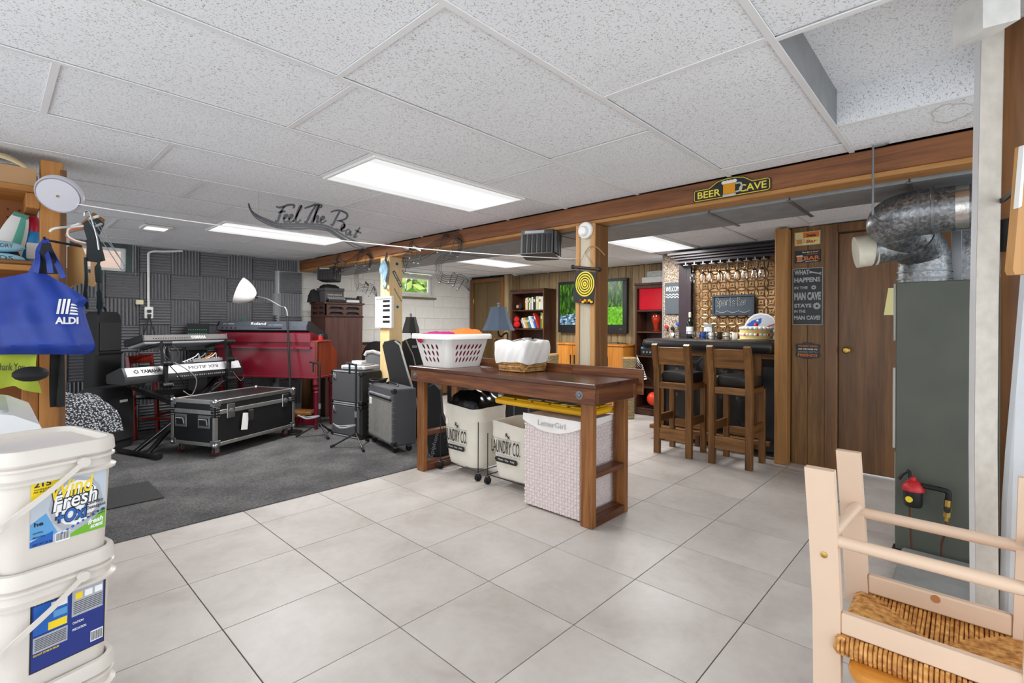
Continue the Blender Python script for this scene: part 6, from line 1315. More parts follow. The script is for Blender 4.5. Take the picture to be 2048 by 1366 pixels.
for s_, f, w_, h_, bo in (('WHAT', .885, .5, .085, .04), ('HAPPENS', .75, .86, .085, .04), ('IN THE', .63, .45, .05, .03), ('MAN CAVE', .435, .88, .14, .05), ('STAYS', .305, .58, .07, .04), ('IN THE', .215, .38, .05, .03), ('MAN CAVE!', .09, .86, .075, .04)): wtext(t, s_, x, ya-.014, zc+Hh*f, Ww*w_, Hh*h_, M['silverink'], bo, 'L')
B().prism([(-.045, .008), (-.04, .02), (-.025, .012), (.03, -.004), (.045, .004), (.05, -.004), (.038, -.01), (.05, -.016), (.044, -.022), (.03, -.014), (-.025, .0), (-.04, -.006), (-.046, .002), (-.034, .006)], (x, yc+.06, zc+Hh*.91), U_, V_, (-.0015, 0, 0)).obj('wrench_mark', M['silverink'], t)
def gear(par, y, z, r, n=12):
    L = []
    for k in range(n*4): L.append(((r if k % 4 < 2 else r*.78)*cos(2*pi*k/(n*4)), (r if k % 4 < 2 else r*.78)*sin(2*pi*k/(n*4))))
    vs, fs = holed(L, [circ(r*.35, 12)], .0015); B().add([vec((x, y, z))+U_*p[0]+V_*p[1]-X3*p[2] for p in vs], fs).obj('gear_mark', M['silverink'], par)
gear(t, yc+.045, zc+Hh*.33, .032); gear(t, yc+.07, zc+Hh*.655, .02, 9)
t, ya, yc, za, zc = sgn('scalloped_sign', 'small scalloped black sign with amber lettering below the slogan sign', 1591, 684, 1641, 719, 0)
W = ya-yc; H = za-zc; pts = [(-.5, -.3), (-.46, -.4), (-.3, -.42), (-.12, -.5), (.12, -.5), (.3, -.42), (.46, -.4), (.5, -.3), (.46, 0), (.5, .3), (.46, .4), (.3, .4), (.14, .5), (-.14, .5), (-.3, .4), (-.46, .4), (-.5, .3), (-.46, 0)]
B().prism([(p*W, q*H) for p, q in pts], (XS, (ya+yc)/2, (za+zc)/2), U_, V_, (-.006, 0, 0)).obj('plate', M['signblk'], t)
for s_, f, m in (('THE BEST WINES', .72, 'orange'), ('ARE THE ONES WE', .54, 'paperw'), ('DRINK WITH', .37, 'grey'), ('FRIENDS', .14, 'orange')): wtext(t, s_, XS-.0065, (ya+yc)/2, zc+H*f, W*.78, H*(.1 if f > .2 else .17), M[m], .02)
# smoke alarm, dartboard, clock like ornament, piano picture
q = PX(1172, 461, 'x', 3.018); t = thing('smoke_alarm', 'round white smoke alarm at the top of the boxed post', 'smoke alarm', q)
B().lathe([(.062, 0), (.062, .012), (.055, .02), (.0, .02)], q, 28, (-1, 0, 0)).obj('base', M['white'], t); B().lathe([(.04, .02), (.038, .034), (.03, .042), (.0, .044)], q+Vector((0, .008, -.008)), 24, (-1, 0, 0)).obj('dome', M['white'], t); B().cyl(q+Vector((-.042, .01, -.03)), q+Vector((-.046, .01, -.03)), .008, n=10).obj('button', M['silver'], t)
xd = 3.0; t = thing('dart_board', 'black roll-up magnetic dartboard with yellow rings on the boxed post', 'dartboard', PX(1172, 570, 'x', xd))
cor = [PX(1151, 540, 'x', xd), PX(1193, 545, 'x', xd), PX(1187, 606, 'x', xd), PX(1184, 609, 'x', xd), PX(1150, 605, 'x', xd), PX(1146, 600, 'x', xd)]
B().poly(cor, (.004, 0, 0)).obj('mat', mat('black dart mat', '232326', .7), t); a, c = PX(1146, 534, 'x', xd), PX(1199, 539, 'x', xd)
B().cyl(a, c, .011, n=12).obj('rod', M['black'], t)
for p in (a, c): B().sph(p, .017, 10).obj('rod_knob', M['black'], t)
ctr = PX(1170, 568, 'x', xd); ky = abs(PX(1189, 568, 'x', xd).y-ctr.y)
for k in range(5): r1, r0 = ky*(1-.2*k), ky*(1-.2*k-.11); vs, fs = holed(circ(r1, 28), [circ(r0, 28)] if k < 4 else [circ(r1*.3, 12)], .001); B().add([ctr+Vector((-.0015, 0, 0))+U_*p[0]+V_*p[1]*1.12-X3*p[2] for p in vs], fs).obj('yellow_ring', M['yellow'], t)
for k in range(6): p = PX(1162+4.2*k, 601+(k % 2)*3, 'x', xd-.012); B().sph(p, .012, 8, (1, 1, .8)).solo('dart', M['yellow' if k % 3 else 'red'], ('yellow' if k % 3 else 'red')+' magnetic dart at the bottom of the dartboard, '+('first', 'second', 'third', 'fourth', 'fifth', 'sixth')[k]+' from its left edge', 'dart', 'magnetic darts')
nl = PX(1170, 506, 'x', 3.016); B().tube([a.lerp(c, .2), nl, a.lerp(c, .85)], .002, 5).obj('cord', mat('tan cord', 'a58058', .8), t)
B().tube(smoothpath([nl, nl+Vector((-.01, -.05, .04)), nl+Vector((-.01, -.11, .03)), nl+Vector((.02, -.16, -.03))]), .0035, 6).obj('rope_tail', mat('tan cord', 'a58058', .8), t)
xp = 3.0; t = thing('piano_picture', 'white framed picture of black piano keys on the raw pine post', 'picture', PX(770, 625, 'x', xp)); a, c = PX(753, 594, 'x', xp), PX(785.5, 656, 'x', xp)
y0, y1, z0, z1 = c.y, a.y, c.z, a.z
for q in ((y0, z0, y1, z0+.025), (y0, z1-.025, y1, z1), (y0, z0+.025, y0+.025, z1-.025), (y1-.025, z0+.025, y1, z1-.025)): B().box(xp-.018, q[0], q[1], xp+.015, q[2], q[3]).obj('frame', M['white'], t)
p = B().box(xp-.004, y0+.025, z0+.025, xp+.01, y1-.025, z1-.025, 0).obj('print', M['paperw'], t)
for f in (.16, .31, .52, .66, .81): B().box(xp-.007, y0+.05, z0+(z1-z0)*f, xp-.004, y0+.05+(y1-y0)*.42, z0+(z1-z0)*(f+.075), .001).obj('black_key', M['black'], p)
for f in (.12, .27, .42, .48, .62, .77): B().box(xp-.005, y1-.12, z0+(z1-z0)*(f+.04), xp-.004, y1-.05, z0+(z1-z0)*(f+.044), 0).obj('key_line', M['grey'], p)
t = thing('glazed_ornament', 'blue grey glazed ornament with loops hanging from the raw pine post', 'ornament', PX(770, 545, 'x', 2.99)); xg = 2.995
M['glaz'] = mat('blue grey glaze', '7f98a8', .15, 0, .35, 14)
B().prism([(p, q) for p, q in [(.02, .13), (.05, .09), (.085, .03), (.08, -.02), (.05, -.07), (.045, -.1), (.02, -.13), (-.02, -.12), (-.035, -.08), (-.03, -.03), (-.07, -.02), (-.085, .02), (-.06, .08), (-.02, .12)]], PX(770, 543, 'x', xg), U_, V_, (-.02, 0, 0)).obj('body', M['glaz'], t)
q = PX(770, 543, 'x', xg)
B().tube(smoothpath([q+U_*.02+V_*.12-X3*.01, q+U_*.04+V_*.18-X3*.01, q+U_*.05+V_*.2-X3*.01, q+U_*.055+V_*.14-X3*.01, q+U_*.03+V_*.1-X3*.01]), .007, 6).obj('cord_loop', M['black'], t)
B().tube(smoothpath([q+U_*.02-V_*.11-X3*.012, q+U_*.05-V_*.15-X3*.012, q+U_*.02-V_*.19-X3*.012, q-U_*.02-V_*.16-X3*.012]), .012, 8).obj('handle_loop', M['glaz'], t)
yp = 4.698
def stick(lab, u, v, w_, h_, rot, m, tx_=None):
    q = PX(u, v, 'y', yp); t = thing('sticker', lab, 'sticker', q, 0, 'stickers on the raw pine post'); U = X3*cos(rot)+Z3*sin(rot); V = -X3*sin(rot)+Z3*cos(rot)
    B().prism(rrect(w_, h_, min(w_, h_)*.3 if m != 'signblk' else .004), q, U, V, (0, -.0012, 0)).obj('sheet', M[m], t)
    if tx_: B().text(tx_, q-U*w_*.44-V*h_*.25-Y3*.0015, U, V, w=w_*.88, h=h_*.5, d=.0005, bold=.02).obj('lettering', M['paperw'], t)
    else: B().prism(circ(h_*.28, 12), q-Y3*.0015, U, V, (0, -.001, 0)).obj('emblem', M['signblk'], t)
stick('small square grey sticker, topmost on the raw pine post', 794, 528, .05, .05, 0, 'silverink'); stick('long black slanting sticker with white lettering on the raw pine post', 795, 558, .20, .035, -1.02, 'signblk', 'MASCHINE'); stick('thin slanting black sticker in the middle of the raw pine post', 796, 590, .17, .012, -.95, 'signblk', 'CODE INSTRUMENTS'); stick('small round grey sticker, lowest on the raw pine post', 795, 614, .05, .05, .5, 'silverink')
# ------------------------------------------------------------------ script sign hanging under the ceiling
ys = 3.5; t = thing('script_sign', 'grey metal script sign reading feel the beat hung under the ceiling', 'sign', PX(600, 430, 'y', ys)); M['pewter'] = mat('pewter grey metal', '44474b', .5, .0)
def cp(x, y): return PX(480+x/4.2667, 380+y/4.2667, 'y', ys)
def stroke(pts, w_, nm, par=None):
    P = smoothpath([cp(*p) for p in pts], 5); n = len(P); ws = [w_*(.55+.45*sin(pi*min(1, max(0, i/(n-1)))) ) for i in range(n)]; return B().ribbon(P, ws, X3, Z3, (0, .008, 0)).obj(nm, M['pewter'], par or t)
for k, L in enumerate(([(75, 112), (100, 175), (160, 220), (230, 250), (330, 285), (450, 290), (600, 290), (720, 300), (800, 330), (860, 370), (930, 410), (1000, 440), (1090, 455)], [(76, 125), (110, 190), (180, 240), (260, 280), (340, 305), (450, 309), (600, 308), (720, 320), (790, 347), (850, 390), (920, 432), (1000, 468), (1075, 492)], [(78, 140), (120, 215), (190, 265), (280, 305), (380, 326), (500, 330), (620, 327), (740, 342), (800, 372), (860, 412), (940, 462), (990, 488), (1080, 497)])): stroke(L, .0125, 'stave_line')
for word, Ls in (('feel_lettering', ([(310, 140), (340, 150), (380, 140), (420, 126), (465, 130), (458, 155)], [(382, 140), (352, 185), (337, 230), (322, 268), (303, 258)], [(328, 192), (360, 184), (392, 182)], [(372, 245), (400, 230), (405, 214), (390, 214), (375, 240), (385, 275), (415, 262)], [(418, 250), (446, 232), (450, 214), (436, 214), (420, 245), (430, 276), (460, 260)], [(455, 272), (490, 210), (526, 145), (518, 138), (490, 200), (478, 265), (495, 276), (522, 252)])), ('the_lettering', ([(553, 155), (600, 140), (650, 124), (697, 130), (690, 152)], [(652, 128), (612, 190), (582, 250), (566, 278), (552, 266)], [(608, 282), (650, 200), (676, 145), (667, 138), (640, 220), (624, 284)], [(624, 272), (655, 225), (670, 230), (658, 275), (682, 268)], [(688, 260), (715, 246), (720, 230), (704, 229), (690, 255), (700, 282), (738, 260)])), ('beat_lettering', ([(778, 188), (820, 174), (870, 179), (916, 205), (910, 240), (862, 260), (828, 263)], [(852, 185), (822, 240), (792, 300), (778, 290)], [(850, 262), (882, 275), (892, 310), (862, 342), (818, 330)], [(863, 332), (890, 316), (896, 300), (881, 299), (866, 325), (871, 352), (902, 346)], [(938, 340), (916, 340), (905, 365), (920, 382), (946, 350), (941, 386), (962, 380)], [(1026, 318), (1000, 360), (975, 396), (986, 402), (1002, 390)], [(985, 340), (1010, 356), (1037, 368)]))):
    b = B()
    for L in Ls:
        P = smoothpath([cp(*p) for p in L], 4); n = len(P); b.ribbon(P, [.0145*(.7+.35*sin(pi*i/(n-1))) for i in range(n)], X3, Z3, (0, .005, 0))
    b.obj(word, M['pewter'], t, kind='stuff', smooth=0)
for x, y in ((160, 222), (640, 290)): p = cp(x, y); B().cyl(p+Y3*.003, (p.x, p.y+.003, CZ), .0012, n=5).obj('hanging_wire', M['grey'], t)
# ------------------------------------------------------------------ wire stave sculptures on the beam
xw = 3.03; CPATH = [(185, 565), (300, 585), (450, 560), (600, 490), (740, 390), (850, 310), (930, 290), (995, 330), (1020, 420), (1000, 520), (930, 590), (840, 600), (760, 630), (705, 700), (700, 800), (735, 890), (820, 930), (920, 930), (1020, 920), (1100, 980), (1150, 1095)]
HW = [100, 90, 75, 65, 55, 50, 50, 45, 30, 22, 38, 45, 48, 45, 42, 55, 60, 55, 60, 45, 3]
def wp(x, y): return PX(780+x/7.19, 430+y/7.19, 'x', xw-.0)
t = thing('music_stave', 'black wire music stave sculpture on the beam above the high window', 'wall art', wp(600, 600), 0, 'wire stave sculptures'); TL = OFF[t.name]
for k in (-1, -.5, 0, .5, 1):
    L = []
    for i, (x, y) in enumerate(CPATH):
        a, c = CPATH[max(0, i-1)], CPATH[min(len(CPATH)-1, i+1)]; dx, dy = c[0]-a[0], c[1]-a[1]; q = sqrt(dx*dx+dy*dy); L.append(wp(x-dy/q*HW[i]*k, y+dx/q*HW[i]*k))
    B().tube([p-X3*.004 for p in smoothpath(L, 5)], .0025, 5).obj('stave_wire', M['black'], t)
for pts in ([(320, 390), (340, 380), (300, 480), (215, 600), (205, 690), (240, 735), (270, 690), (250, 645), (230, 680)], [(320, 390), (300, 420), (270, 560), (250, 720), (235, 810), (205, 830), (195, 800), (215, 790)]): B().tube(smoothpath([wp(*p)-X3*.012 for p in pts], 5), .0035, 5).obj('treble_clef', M['black'], t)
for (x, y, x2, y2) in ((305, 620, 330, 470), (370, 690, 400, 500), (430, 700, 465, 510), (710, 540, 780, 300), (900, 545, 945, 330), (1000, 600, 1040, 400), (870, 970, 915, 830), (935, 1020, 985, 880), (1000, 1070, 1095, 910), (740, 975, 770, 860)):
    p, q = wp(x, y)-X3*.012, wp(x2, y2)-X3*.012; s_ = B().cyl(p, q, .0028, n=5).obj('note_stem', M['black'], t); B().sph(p+U_*-.012, .016, 8, (.3, 1.2, .8)).obj('note_head', M['steel'], s_)
for (x, y, x2, y2) in ((345, 455, 465, 515), (775, 295, 840, 305), (950, 330, 1040, 400), (915, 830, 985, 890), (1095, 905, 1130, 970), (205, 460, 290, 490)): B().beam(wp(x, y)-X3*.013, wp(x2, y2)-X3*.013, .006, .026).obj('note_beam', M['steel' if x < 400 else 'black'], t)
t2 = dup(t, TL+Vector((0, 1.58, .0)), 0, 'black wire music stave sculpture on the beam nearer to the foam wall')
# hanging speakers
def hspk(c, rz, tilt, lab, s_=1.):
    t = thing('hanging_speaker', lab, 'speaker', c, 0, 'small black speakers under the beam'); t.rotation_euler = (tilt, 0, rz); o = lambda b, n, m, p=None: b.obj(n, m, p or t, False)
    o(B().prism([(-.13*s_, -.12*s_), (.13*s_, -.12*s_), (.15*s_, .08*s_), (.11*s_, .12*s_), (-.11*s_, .12*s_), (-.15*s_, .08*s_)], (0, 0, -.095*s_), X3, Y3, (0, 0, .19*s_)), 'cabinet', M['black'])
    for k in range(6): o(B().box(-.115*s_+k*.04*s_, -.126*s_, -.085*s_, -.085*s_+k*.04*s_, -.119*s_, .06*s_), 'grille_bar', M['blackm'])
    for k in range(4): o(B().box(.131*s_, -.1*s_+k*.05*s_, -.085*s_, .152*s_, -.075*s_+k*.05*s_, .085*s_), 'side_rib', M['dkgrey'])
    o(B().box(-.1*s_, -.125*s_, .066*s_, .06*s_, -.118*s_, .09*s_), 'label_plate', M['grey']); o(B().cyl((0, 0, .09*s_), (0, 0, .108*s_), .012, n=8), 'bracket', M['steel'])
hspk(PD(1082, 491, 3.95), -1.15, -.1, 'black ribbed speaker hung under the beam left of the boxed post', 1.0)
hspk(PD(659, 550, 6.45), -.95, -.1, 'black speaker hung under the far end of the beam over the mahogany cabinet', .85)
# ------------------------------------------------------------------ lamps behind the work table
def floorlamp(u, vt, vb, hw0, hw1, d, m, lab, arm):
    top, bot = PD(u, vt, d), PD(u, vb, d); k = d/FPX; px = PD(u+(18 if arm else 2), vb, d); base = Vector((px.x, px.y, .008)); t = thing('table_lamp' if False else 'standing_lamp', lab, 'lamp', base)
    n = 8; b = B(); b.lathe([(hw0*k, top.z-bot.z), (hw0*k*1.15, (top.z-bot.z)*.75), (hw0*k*1.55, (top.z-bot.z)*.35), (hw1*k, 0), (hw1*k*.97, .003), (hw0*k*1.5, (top.z-bot.z)*.35), (hw0*k*.97, top.z-bot.z)], bot, n, caps=False); b.obj('shade', m, t, smooth=.3)
    B().cyl(top-Z3*.01, top+Z3*.025, .012, n=10).sph(top+Z3*.03, .017, 10).obj('finial', M['steel'], t); B().cyl(bot+Z3*.02, top, .006, n=8).obj('harp', M['black'], t)
    pz = bot.z-.06
    if arm: B().tube(smoothpath([bot+Z3*.03, bot-Z3*.03, bot+(px-bot)*.3-Z3*.06, bot+(px-bot)*.7-Z3*.03, Vector((px.x, px.y, bot.z-.03)), Vector((px.x, px.y, bot.z-.1))]), .009, 8).obj('swing_arm', M['black'], t); pz = bot.z-.08
    else: B().cyl(bot+Z3*.03, Vector((px.x, px.y, pz)), .008, n=8).obj('stem', M['black'], t)
    B().cyl((px.x, px.y, .02), (px.x, px.y, pz), .012, n=10).obj('pole', M['black'], t); B().lathe([(.13, 0), (.13, .012), (.03, .03)], base, 20).obj('base', M['black'], t)
floorlamp(997, 614, 661, 16, 33, 4.75, mat('slate blue shade', '4c5a6b', .7, 0, .05), 'slate blue lamp shade on a curved arm behind the wicker basket', True)
floorlamp(822, 634, 666, 10, 17.5, 6.0, mat('black shade', '1f1e1e', .8), 'small black lamp shade behind the laundry basket', False)
# ------------------------------------------------------------------ bar back
xk = 5.79; M['ebony'] = mat('dark plum stained wood', '2a1d22', .35, 0, .2, 10)
fl_, fr_ = PX(1364, 600, 'x', xk).y, 1.345; zt_, zb_ = PX(1390, 527, 'x', xk).z, 1.0
t = thing('bar_cabinet', 'dark wooden bar back frame with embossed bronze panel and glass rack', 'bar cabinet', (xk, (fl_+fr_)/2, zb_))
B().box(5.70, fl_-.13, .2, 5.808, fl_, zt_).obj('stile', M['ebony'], t); B().box(5.69, fl_-.155, .2, 5.70, fl_-.10, zt_).obj('stile_moulding', M['ebony'], t); B().box(5.70, fr_, .2, 5.808, fr_+.06, zt_).obj('stile', M['ebony'], t)
for k, (d, z0, z1) in enumerate(((.0, 0, .035), (.05, .035, .06), (.09, .06, .085), (.13, .085, .12))): B().box(5.68-d, fr_, zt_+z0, 5.808, fl_+d*.6, zt_+z1, .004).obj('crown_moulding', M['ebony'], t)
py0, py1, pz0, pz1 = fr_+.06, fl_-.155, 1.0, PX(1400, 543, 'x', xk).z
def tin_mat():
    tt = NT('embossed bronze tin'); v = tt.coord((1, 1, 1), False); return tt.set(tt.ramp(tt.noise(v, 8, 3), [(.3, '8a6a48'), (.7, 'c09a70')]), .28, .85)
M['tin'] = tin_mat(); p = B().box(5.78, py0, .9, 5.80, py1, zt_, 0).obj('tin_panel', M['tin'], t); b = B(); r = .072; g = r*sqrt(2)
ny, nz = int((py1-py0)/g)+1, int((pz1-pz0)/g)+2
def clipring(cy, cz):
    pts = [(5.779, cy+r*cos(2*pi*k/24), cz+r*sin(2*pi*k/24)) for k in range(25)]; run = []
    for q in pts+[None]:
        ok = q and py0 < q[1] < py1 and q[2] < zt_
        if ok: run.append(q)
        else:
            if len(run) > 2: b.tube(run, .0075, 6)
            run = []
for i in range(-1, ny+1):
    for j in range(-1, nz+1): clipring(py0+i*g, pz0+j*g)
b.obj('embossed_rings', M['tin'], p, kind='stuff'); b = B()
for i in range(ny):
    for j in range(nz):
        cy, cz = py0+(i+.5)*g, pz0+(j+.5)*g
        if cy < py1-.01 and cz < zt_-.02: b.lathe([(.012, 0), (.0, .012)], (5.78, cy, cz), 4, (-1, 0, 0))
        cy, cz = py0+i*g, pz0+j*g
        if py0 < cy < py1-.01 and cz < zt_-.02: b.lathe([(.012, 0), (.0, .012)], (5.78, cy, cz), 4, (-1, 0, 0))
b.obj('embossed_studs', M['tin'], p, kind='stuff')
B().box(5.772, py0, PX(1420, 600, 'x', xk).z, 5.78, py1, PX(1420, 598.5, 'x', xk).z, 0).obj('panel_seam', M['tin'], p)
rk = thing('glass_rack', 'dark metal stemware rack under the bar back moulding', 'rack', (5.6, (fl_+fr_)/2, zt_-.03)); xr = 5.62
gy = [PX(1380+17.2*k, 535, 'x', xr).y for k in range(10)]; zr = PX(1400, 531, 'x', xr).z
B().box(xr-.11, fr_+.0, zr+.028, 5.69, fl_-.02, zr+.045).obj('top_plate', M['ebony'], rk)
for y in gy: B().box(xr-.12, y-.03, zr-.002, 5.685, y+.03, zr+.004, .001).obj('rail_flange', M['steel'], rk); B().box(xr-.12, y-.006, zr+.004, 5.685, y+.006, zr+.028, 0).obj('rail_web', M['steel'], rk)
gl_ = B().lathe([(.034, 0), (.034, -.003), (.006, -.008), (.0035, -.02), (.0035, -.085), (.012, -.095), (.032, -.115), (.038, -.15), (.036, -.185), (.031, -.205), (.030, -.205), (.035, -.185), (.037, -.15), (.031, -.117), (.01, -.098)], (0, 0, 0), 18, caps=False)
proto = None; ords = ('first', 'second', 'third', 'fourth', 'fifth', 'sixth', 'seventh', 'eighth', 'ninth', 'tenth')
for k in range(9):
    y = (gy[k]+gy[min(k+1, 9)])/2 if k < 9 else gy[9]; lab = 'upside down wine glass in the stemware rack, %s from the left' % ords[k]; loc = Vector((xr+(.0 if k % 2 else -.03), y, zr+.0125))
    if proto is None: proto = gl_.obj('wine_glass', M['glass'], None, False); tag(proto, lab, 'glass', 'hanging wine glasses'); proto.location = loc; OFF[proto.name] = loc
    else: dup(proto, loc, 0, lab)
# lettered panel sign
xs_ = 5.74; a, c = PX(1425, 591, 'x', xs_), PX(1510, 631, 'x', xs_); t = thing('dotted_sign', 'dark framed sign with dotted pale lettering hung on the bronze panel', 'sign', (xs_, (a.y+c.y)/2, c.z)); z0, z1, y1, y0 = c.z, a.z, a.y, c.y
for q in ((y0, z0, y1, z0+.025), (y0, z1-.025, y1, z1), (y0, z0+.025, y0+.025, z1-.025), (y1-.025, z0+.025, y1, z1-.025)): B().box(xs_-.015, q[0], q[1], xs_+.01, q[2], q[3], .004).obj('frame', mat('slate frame', '2c3640', .4), t)
B().box(xs_-.002, y0+.02, z0+.02, xs_+.005, y1-.02, z1-.02, 0).obj('panel', mat('slate panel', '333d48', .6), t)
LET = {'S': [[(1, .85), (.6, 1), (.15, .9), (.1, .65), (.5, .5), (.9, .35), (.85, .1), (.45, 0), (0, .12)]], 'p': [[(.1, .6), (.1, -.35)], [(.1, .5), (.5, .62), (.85, .5), (.85, .12), (.5, 0), (.1, .1)]], 'o': [[(.5, .62), (.1, .5), (.1, .12), (.5, 0), (.9, .12), (.9, .5), (.5, .62)]], 'r': [[(.1, .6), (.1, 0)], [(.1, .42), (.4, .62), (.75, .6)]], 't': [[(.4, .95), (.4, .1), (.75, 0)], [(.05, .62), (.8, .62)]], 's': [[(.85, .52), (.5, .62), (.15, .5), (.3, .33), (.8, .26), (.8, .08), (.4, 0), (.05, .1)]], 'B': [[(.1, 0), (.1, 1), (.7, .95), (.8, .75), (.6, .53), (.1, .53)], [(.6, .53), (.95, .35), (.85, .06), (.1, 0)]], 'a': [[(.15, .52), (.5, .62), (.85, .5), (.85, 0)], [(.85, .35), (.3, .32), (.1, .15), (.35, 0), (.85, .12)]]}
b = B(); xx = y1-.045; sc = .095
for ch in 'Sports Bar':
    if ch == ' ': xx -= .022; continue
    for L in LET[ch]:
        for (p0, p1) in zip(L, L[1:]):
            n = max(1, int(sqrt(((p1[0]-p0[0])*.03)**2+((p1[1]-p0[1])*sc)**2)/.012))
            for k in range(n): f = k/n; b.sph((xs_-.006, xx-(p0[0]+(p1[0]-p0[0])*f)*.03, z0+.11+(p0[1]+(p1[1]-p0[1])*f)*sc), .0042, 6)
    xx -= .0385 if ch not in 'rt' else .031
for k in range(34): f = k/33; b.sph((xs_-.006, y1-.05-f*(y1-y0-.1), z0+.055-.02*abs(sin(3*pi*f))), .0042, 6)
b.obj('dotted_lettering', mat('pale lamp beads', 'd8d3c4', .4), t, kind='stuff')
# helmet cut-out
xh = 5.52; hp_ = lambda u, v, d=0: PX(u, v, 'x', xh-d); t = thing('helmet_sign', 'flat white football helmet cut-out standing behind the layer cake', 'sign', hp_(1520, 684))
B().poly([hp_(*p) for p in ((1488, 676), (1487, 662), (1490, 648), (1497, 637), (1508, 629), (1521, 626), (1535, 628), (1546, 634), (1552, 645), (1552, 684), (1495, 684))], (.01, 0, 0)).obj('board', M['white'], t)
B().poly([hp_(*p, .002) for p in ((1490, 674), (1489, 662), (1492, 650), (1499, 639), (1509, 631), (1521, 628.5), (1534, 630.5), (1544, 636), (1550, 647), (1550, 668), (1530, 668), (1522, 674))], (.002, 0, 0)).obj('shell_print', mat('helmet grey', 'b9bec6', .4), t)
B().poly([hp_(*p, .004) for p in ((1493, 650), (1505, 641), (1523, 636), (1522, 645), (1515, 652), (1517, 656), (1509, 660), (1505, 653), (1498, 655), (1494, 662), (1497, 652))], (.002, 0, 0)).obj('blue_emblem', M['blue'], t)
B().poly([hp_(*p, .006) for p in ((1500, 657), (1506, 654), (1510, 661), (1504, 664), (1491, 667))], (.002, 0, 0)).obj('red_emblem', M['red'], t)
st = [((3.2 if k % 2 == 0 else 1.3)*sin(k*pi/5), (3.2 if k % 2 == 0 else 1.3)*cos(k*pi/5)) for k in range(10)]; B().poly([hp_(1515+p, 641-q, .0065) for p, q in st], (.002, 0, 0)).obj('star_emblem', M['paperw'], t)
B().tube(smoothpath([hp_(1530, 655, .01), hp_(1540, 651, .01), hp_(1552, 647, .01)]), .005, 6).obj('face_mask', M['red'], t); B().tube(smoothpath([hp_(1536, 668, .01), hp_(1545, 665, .01), hp_(1552, 664, .01)]), .004, 6).obj('face_mask', M['red'], t)
# on the bar counter (top at z 1.105)
zc_ = 1.1075; pb = lambda u, v, x: PX(u, v, 'x', x)
q = pb(1512, 680, 5.3); q.z = zc_; t = thing('layer_cake', 'cream layer cake dotted with cherries on the bar counter', 'cake', q); R = .15
sp_ = mat('yellow sponge', 'd9c27a', .9, 0, .1, 40); crm = mat('whipped cream', 'ece8df', .5)
B().lathe([(.0, 0), (R+.02, 0), (R+.025, .006), (.0, .008)], q, 28).obj('plate', M['white'], t)
for z in (.012, .068): B().lathe([(.0, z), (R, z), (R, z+.035), (.0, z+.036)], q, 28).obj('sponge', sp_, t)
for z, h in ((.045, .022), (.102, .03)):
    b = B()
    for k in range(22): a = 2*pi*k/22; b.sph(q+Vector((R*.93*cos(a), R*.93*sin(a), z+h*.5)), .024, 8, (1, 1, .7))
    b.lathe([(.0, z), (R*.95, z), (R*.9, z+h), (.0, z+h+.008)], q, 24); b.obj('cream', crm, t, kind='stuff')
for k in range(9):
    a = pi+1.5*(k-4)/4; z = .056 if k % 2 else .118; B().sph(q+Vector((R*(1.0 if k % 2 else .8)*cos(a), R*(1.0 if k % 2 else .8)*sin(a), z)), .014, 8).obj('cherry', M['red'], t)
B().sph(q+Z3*.15, .022, 10).obj('cherry', M['red'], t)
q = pb(1380, 676, 5.42); q.z = zc_; t = thing('wine_bottle', 'dark wine bottle with white label at the left end of the bar counter', 'bottle', q)
B().lathe([(.0, 0), (.037, 0), (.038, .01), (.038, .17), (.03, .2), (.014, .225), (.013, .29), (.0, .29)], q, 20).obj('bottle', mat('dark green bottle glass', '141a14', .1), t); B().lathe([(.0385, .05), (.0385, .13)], q, 20, caps=False).obj('label', M['paperw'], t); B().lathe([(.0145, .235), (.0145, .292), (.0, .294)], q, 14).obj('foil_cap', mat('cream foil', 'd6cdb0', .4), t)
q = pb(1419, 680, 5.42); q.z = zc_; t = thing('glass_jar', 'clear square bag of ice shaped glass jar with lettering on the bar counter', 'jar', q); M['frost'] = mat('frosted silver glass', 'c5c8ca', .25, .3, .1, 30)
B().lathe([(.0, 0), (.045, 0), (.05, .01), (.05, .11), (.045, .125), (.055, .16), (.05, .162), (.04, .13)], q, 16, sq=5).obj('jar', M['frost'], t); t['label'] = 'clear square glass jar with dark lettering on the bar counter'
B().text('BAR', (q.x-.052, q.y, q.z+.05), U_, V_, w=.06, h=.03, al='C').obj('lettering', M['ink'], t)
for k, (u, m, lab) in enumerate(((1393, 'glass', 'small clear goblet beside the dark wine bottle'), (1407, 'blue', 'blue and white mug left of the glass jar'), (1424, 'paperw', 'white mug with blue print below the glass jar'), (1455, 'cream', 'cream mug in the middle of the bar counter'), (1470, 'paperw', 'white mug nearest to the layer cake'), (1440, 'black', 'black mug right of the glass jar'))):
    q = pb(u, 682, 5.33); q.z = zc_; t = thing('mug', lab, 'mug', q); B().lathe([(.0, 0), (.022, 0), (.025, .01), (.026, .072), (.0235, .072), (.022, .012), (.0, .01)], q, 16, caps=False).obj('cup', M[m], t); B().tube(smoothpath([q+Vector((-.005, .025, .055)), q+Vector((-.01, .042, .052)), q+Vector((-.01, .041, .025)), q+Vector((-.005, .024, .018))]), .004, 6).obj('handle', M[m], t)
t = thing('wire_rail', 'black wire rail along the back of the bar counter', 'rail', (5.27, 1.95, zc_))
for z in (.03, .075): B().cyl((5.27, 1.86, zc_+z), (5.27, 2.47, zc_+z), .003, n=6).obj('wire', M['black'], t)
for k in range(9): B().cyl((5.27, 1.865+k*.075, zc_), (5.27, 1.865+k*.075, zc_+.078), .003, n=6).obj('upright', M['black'], t)
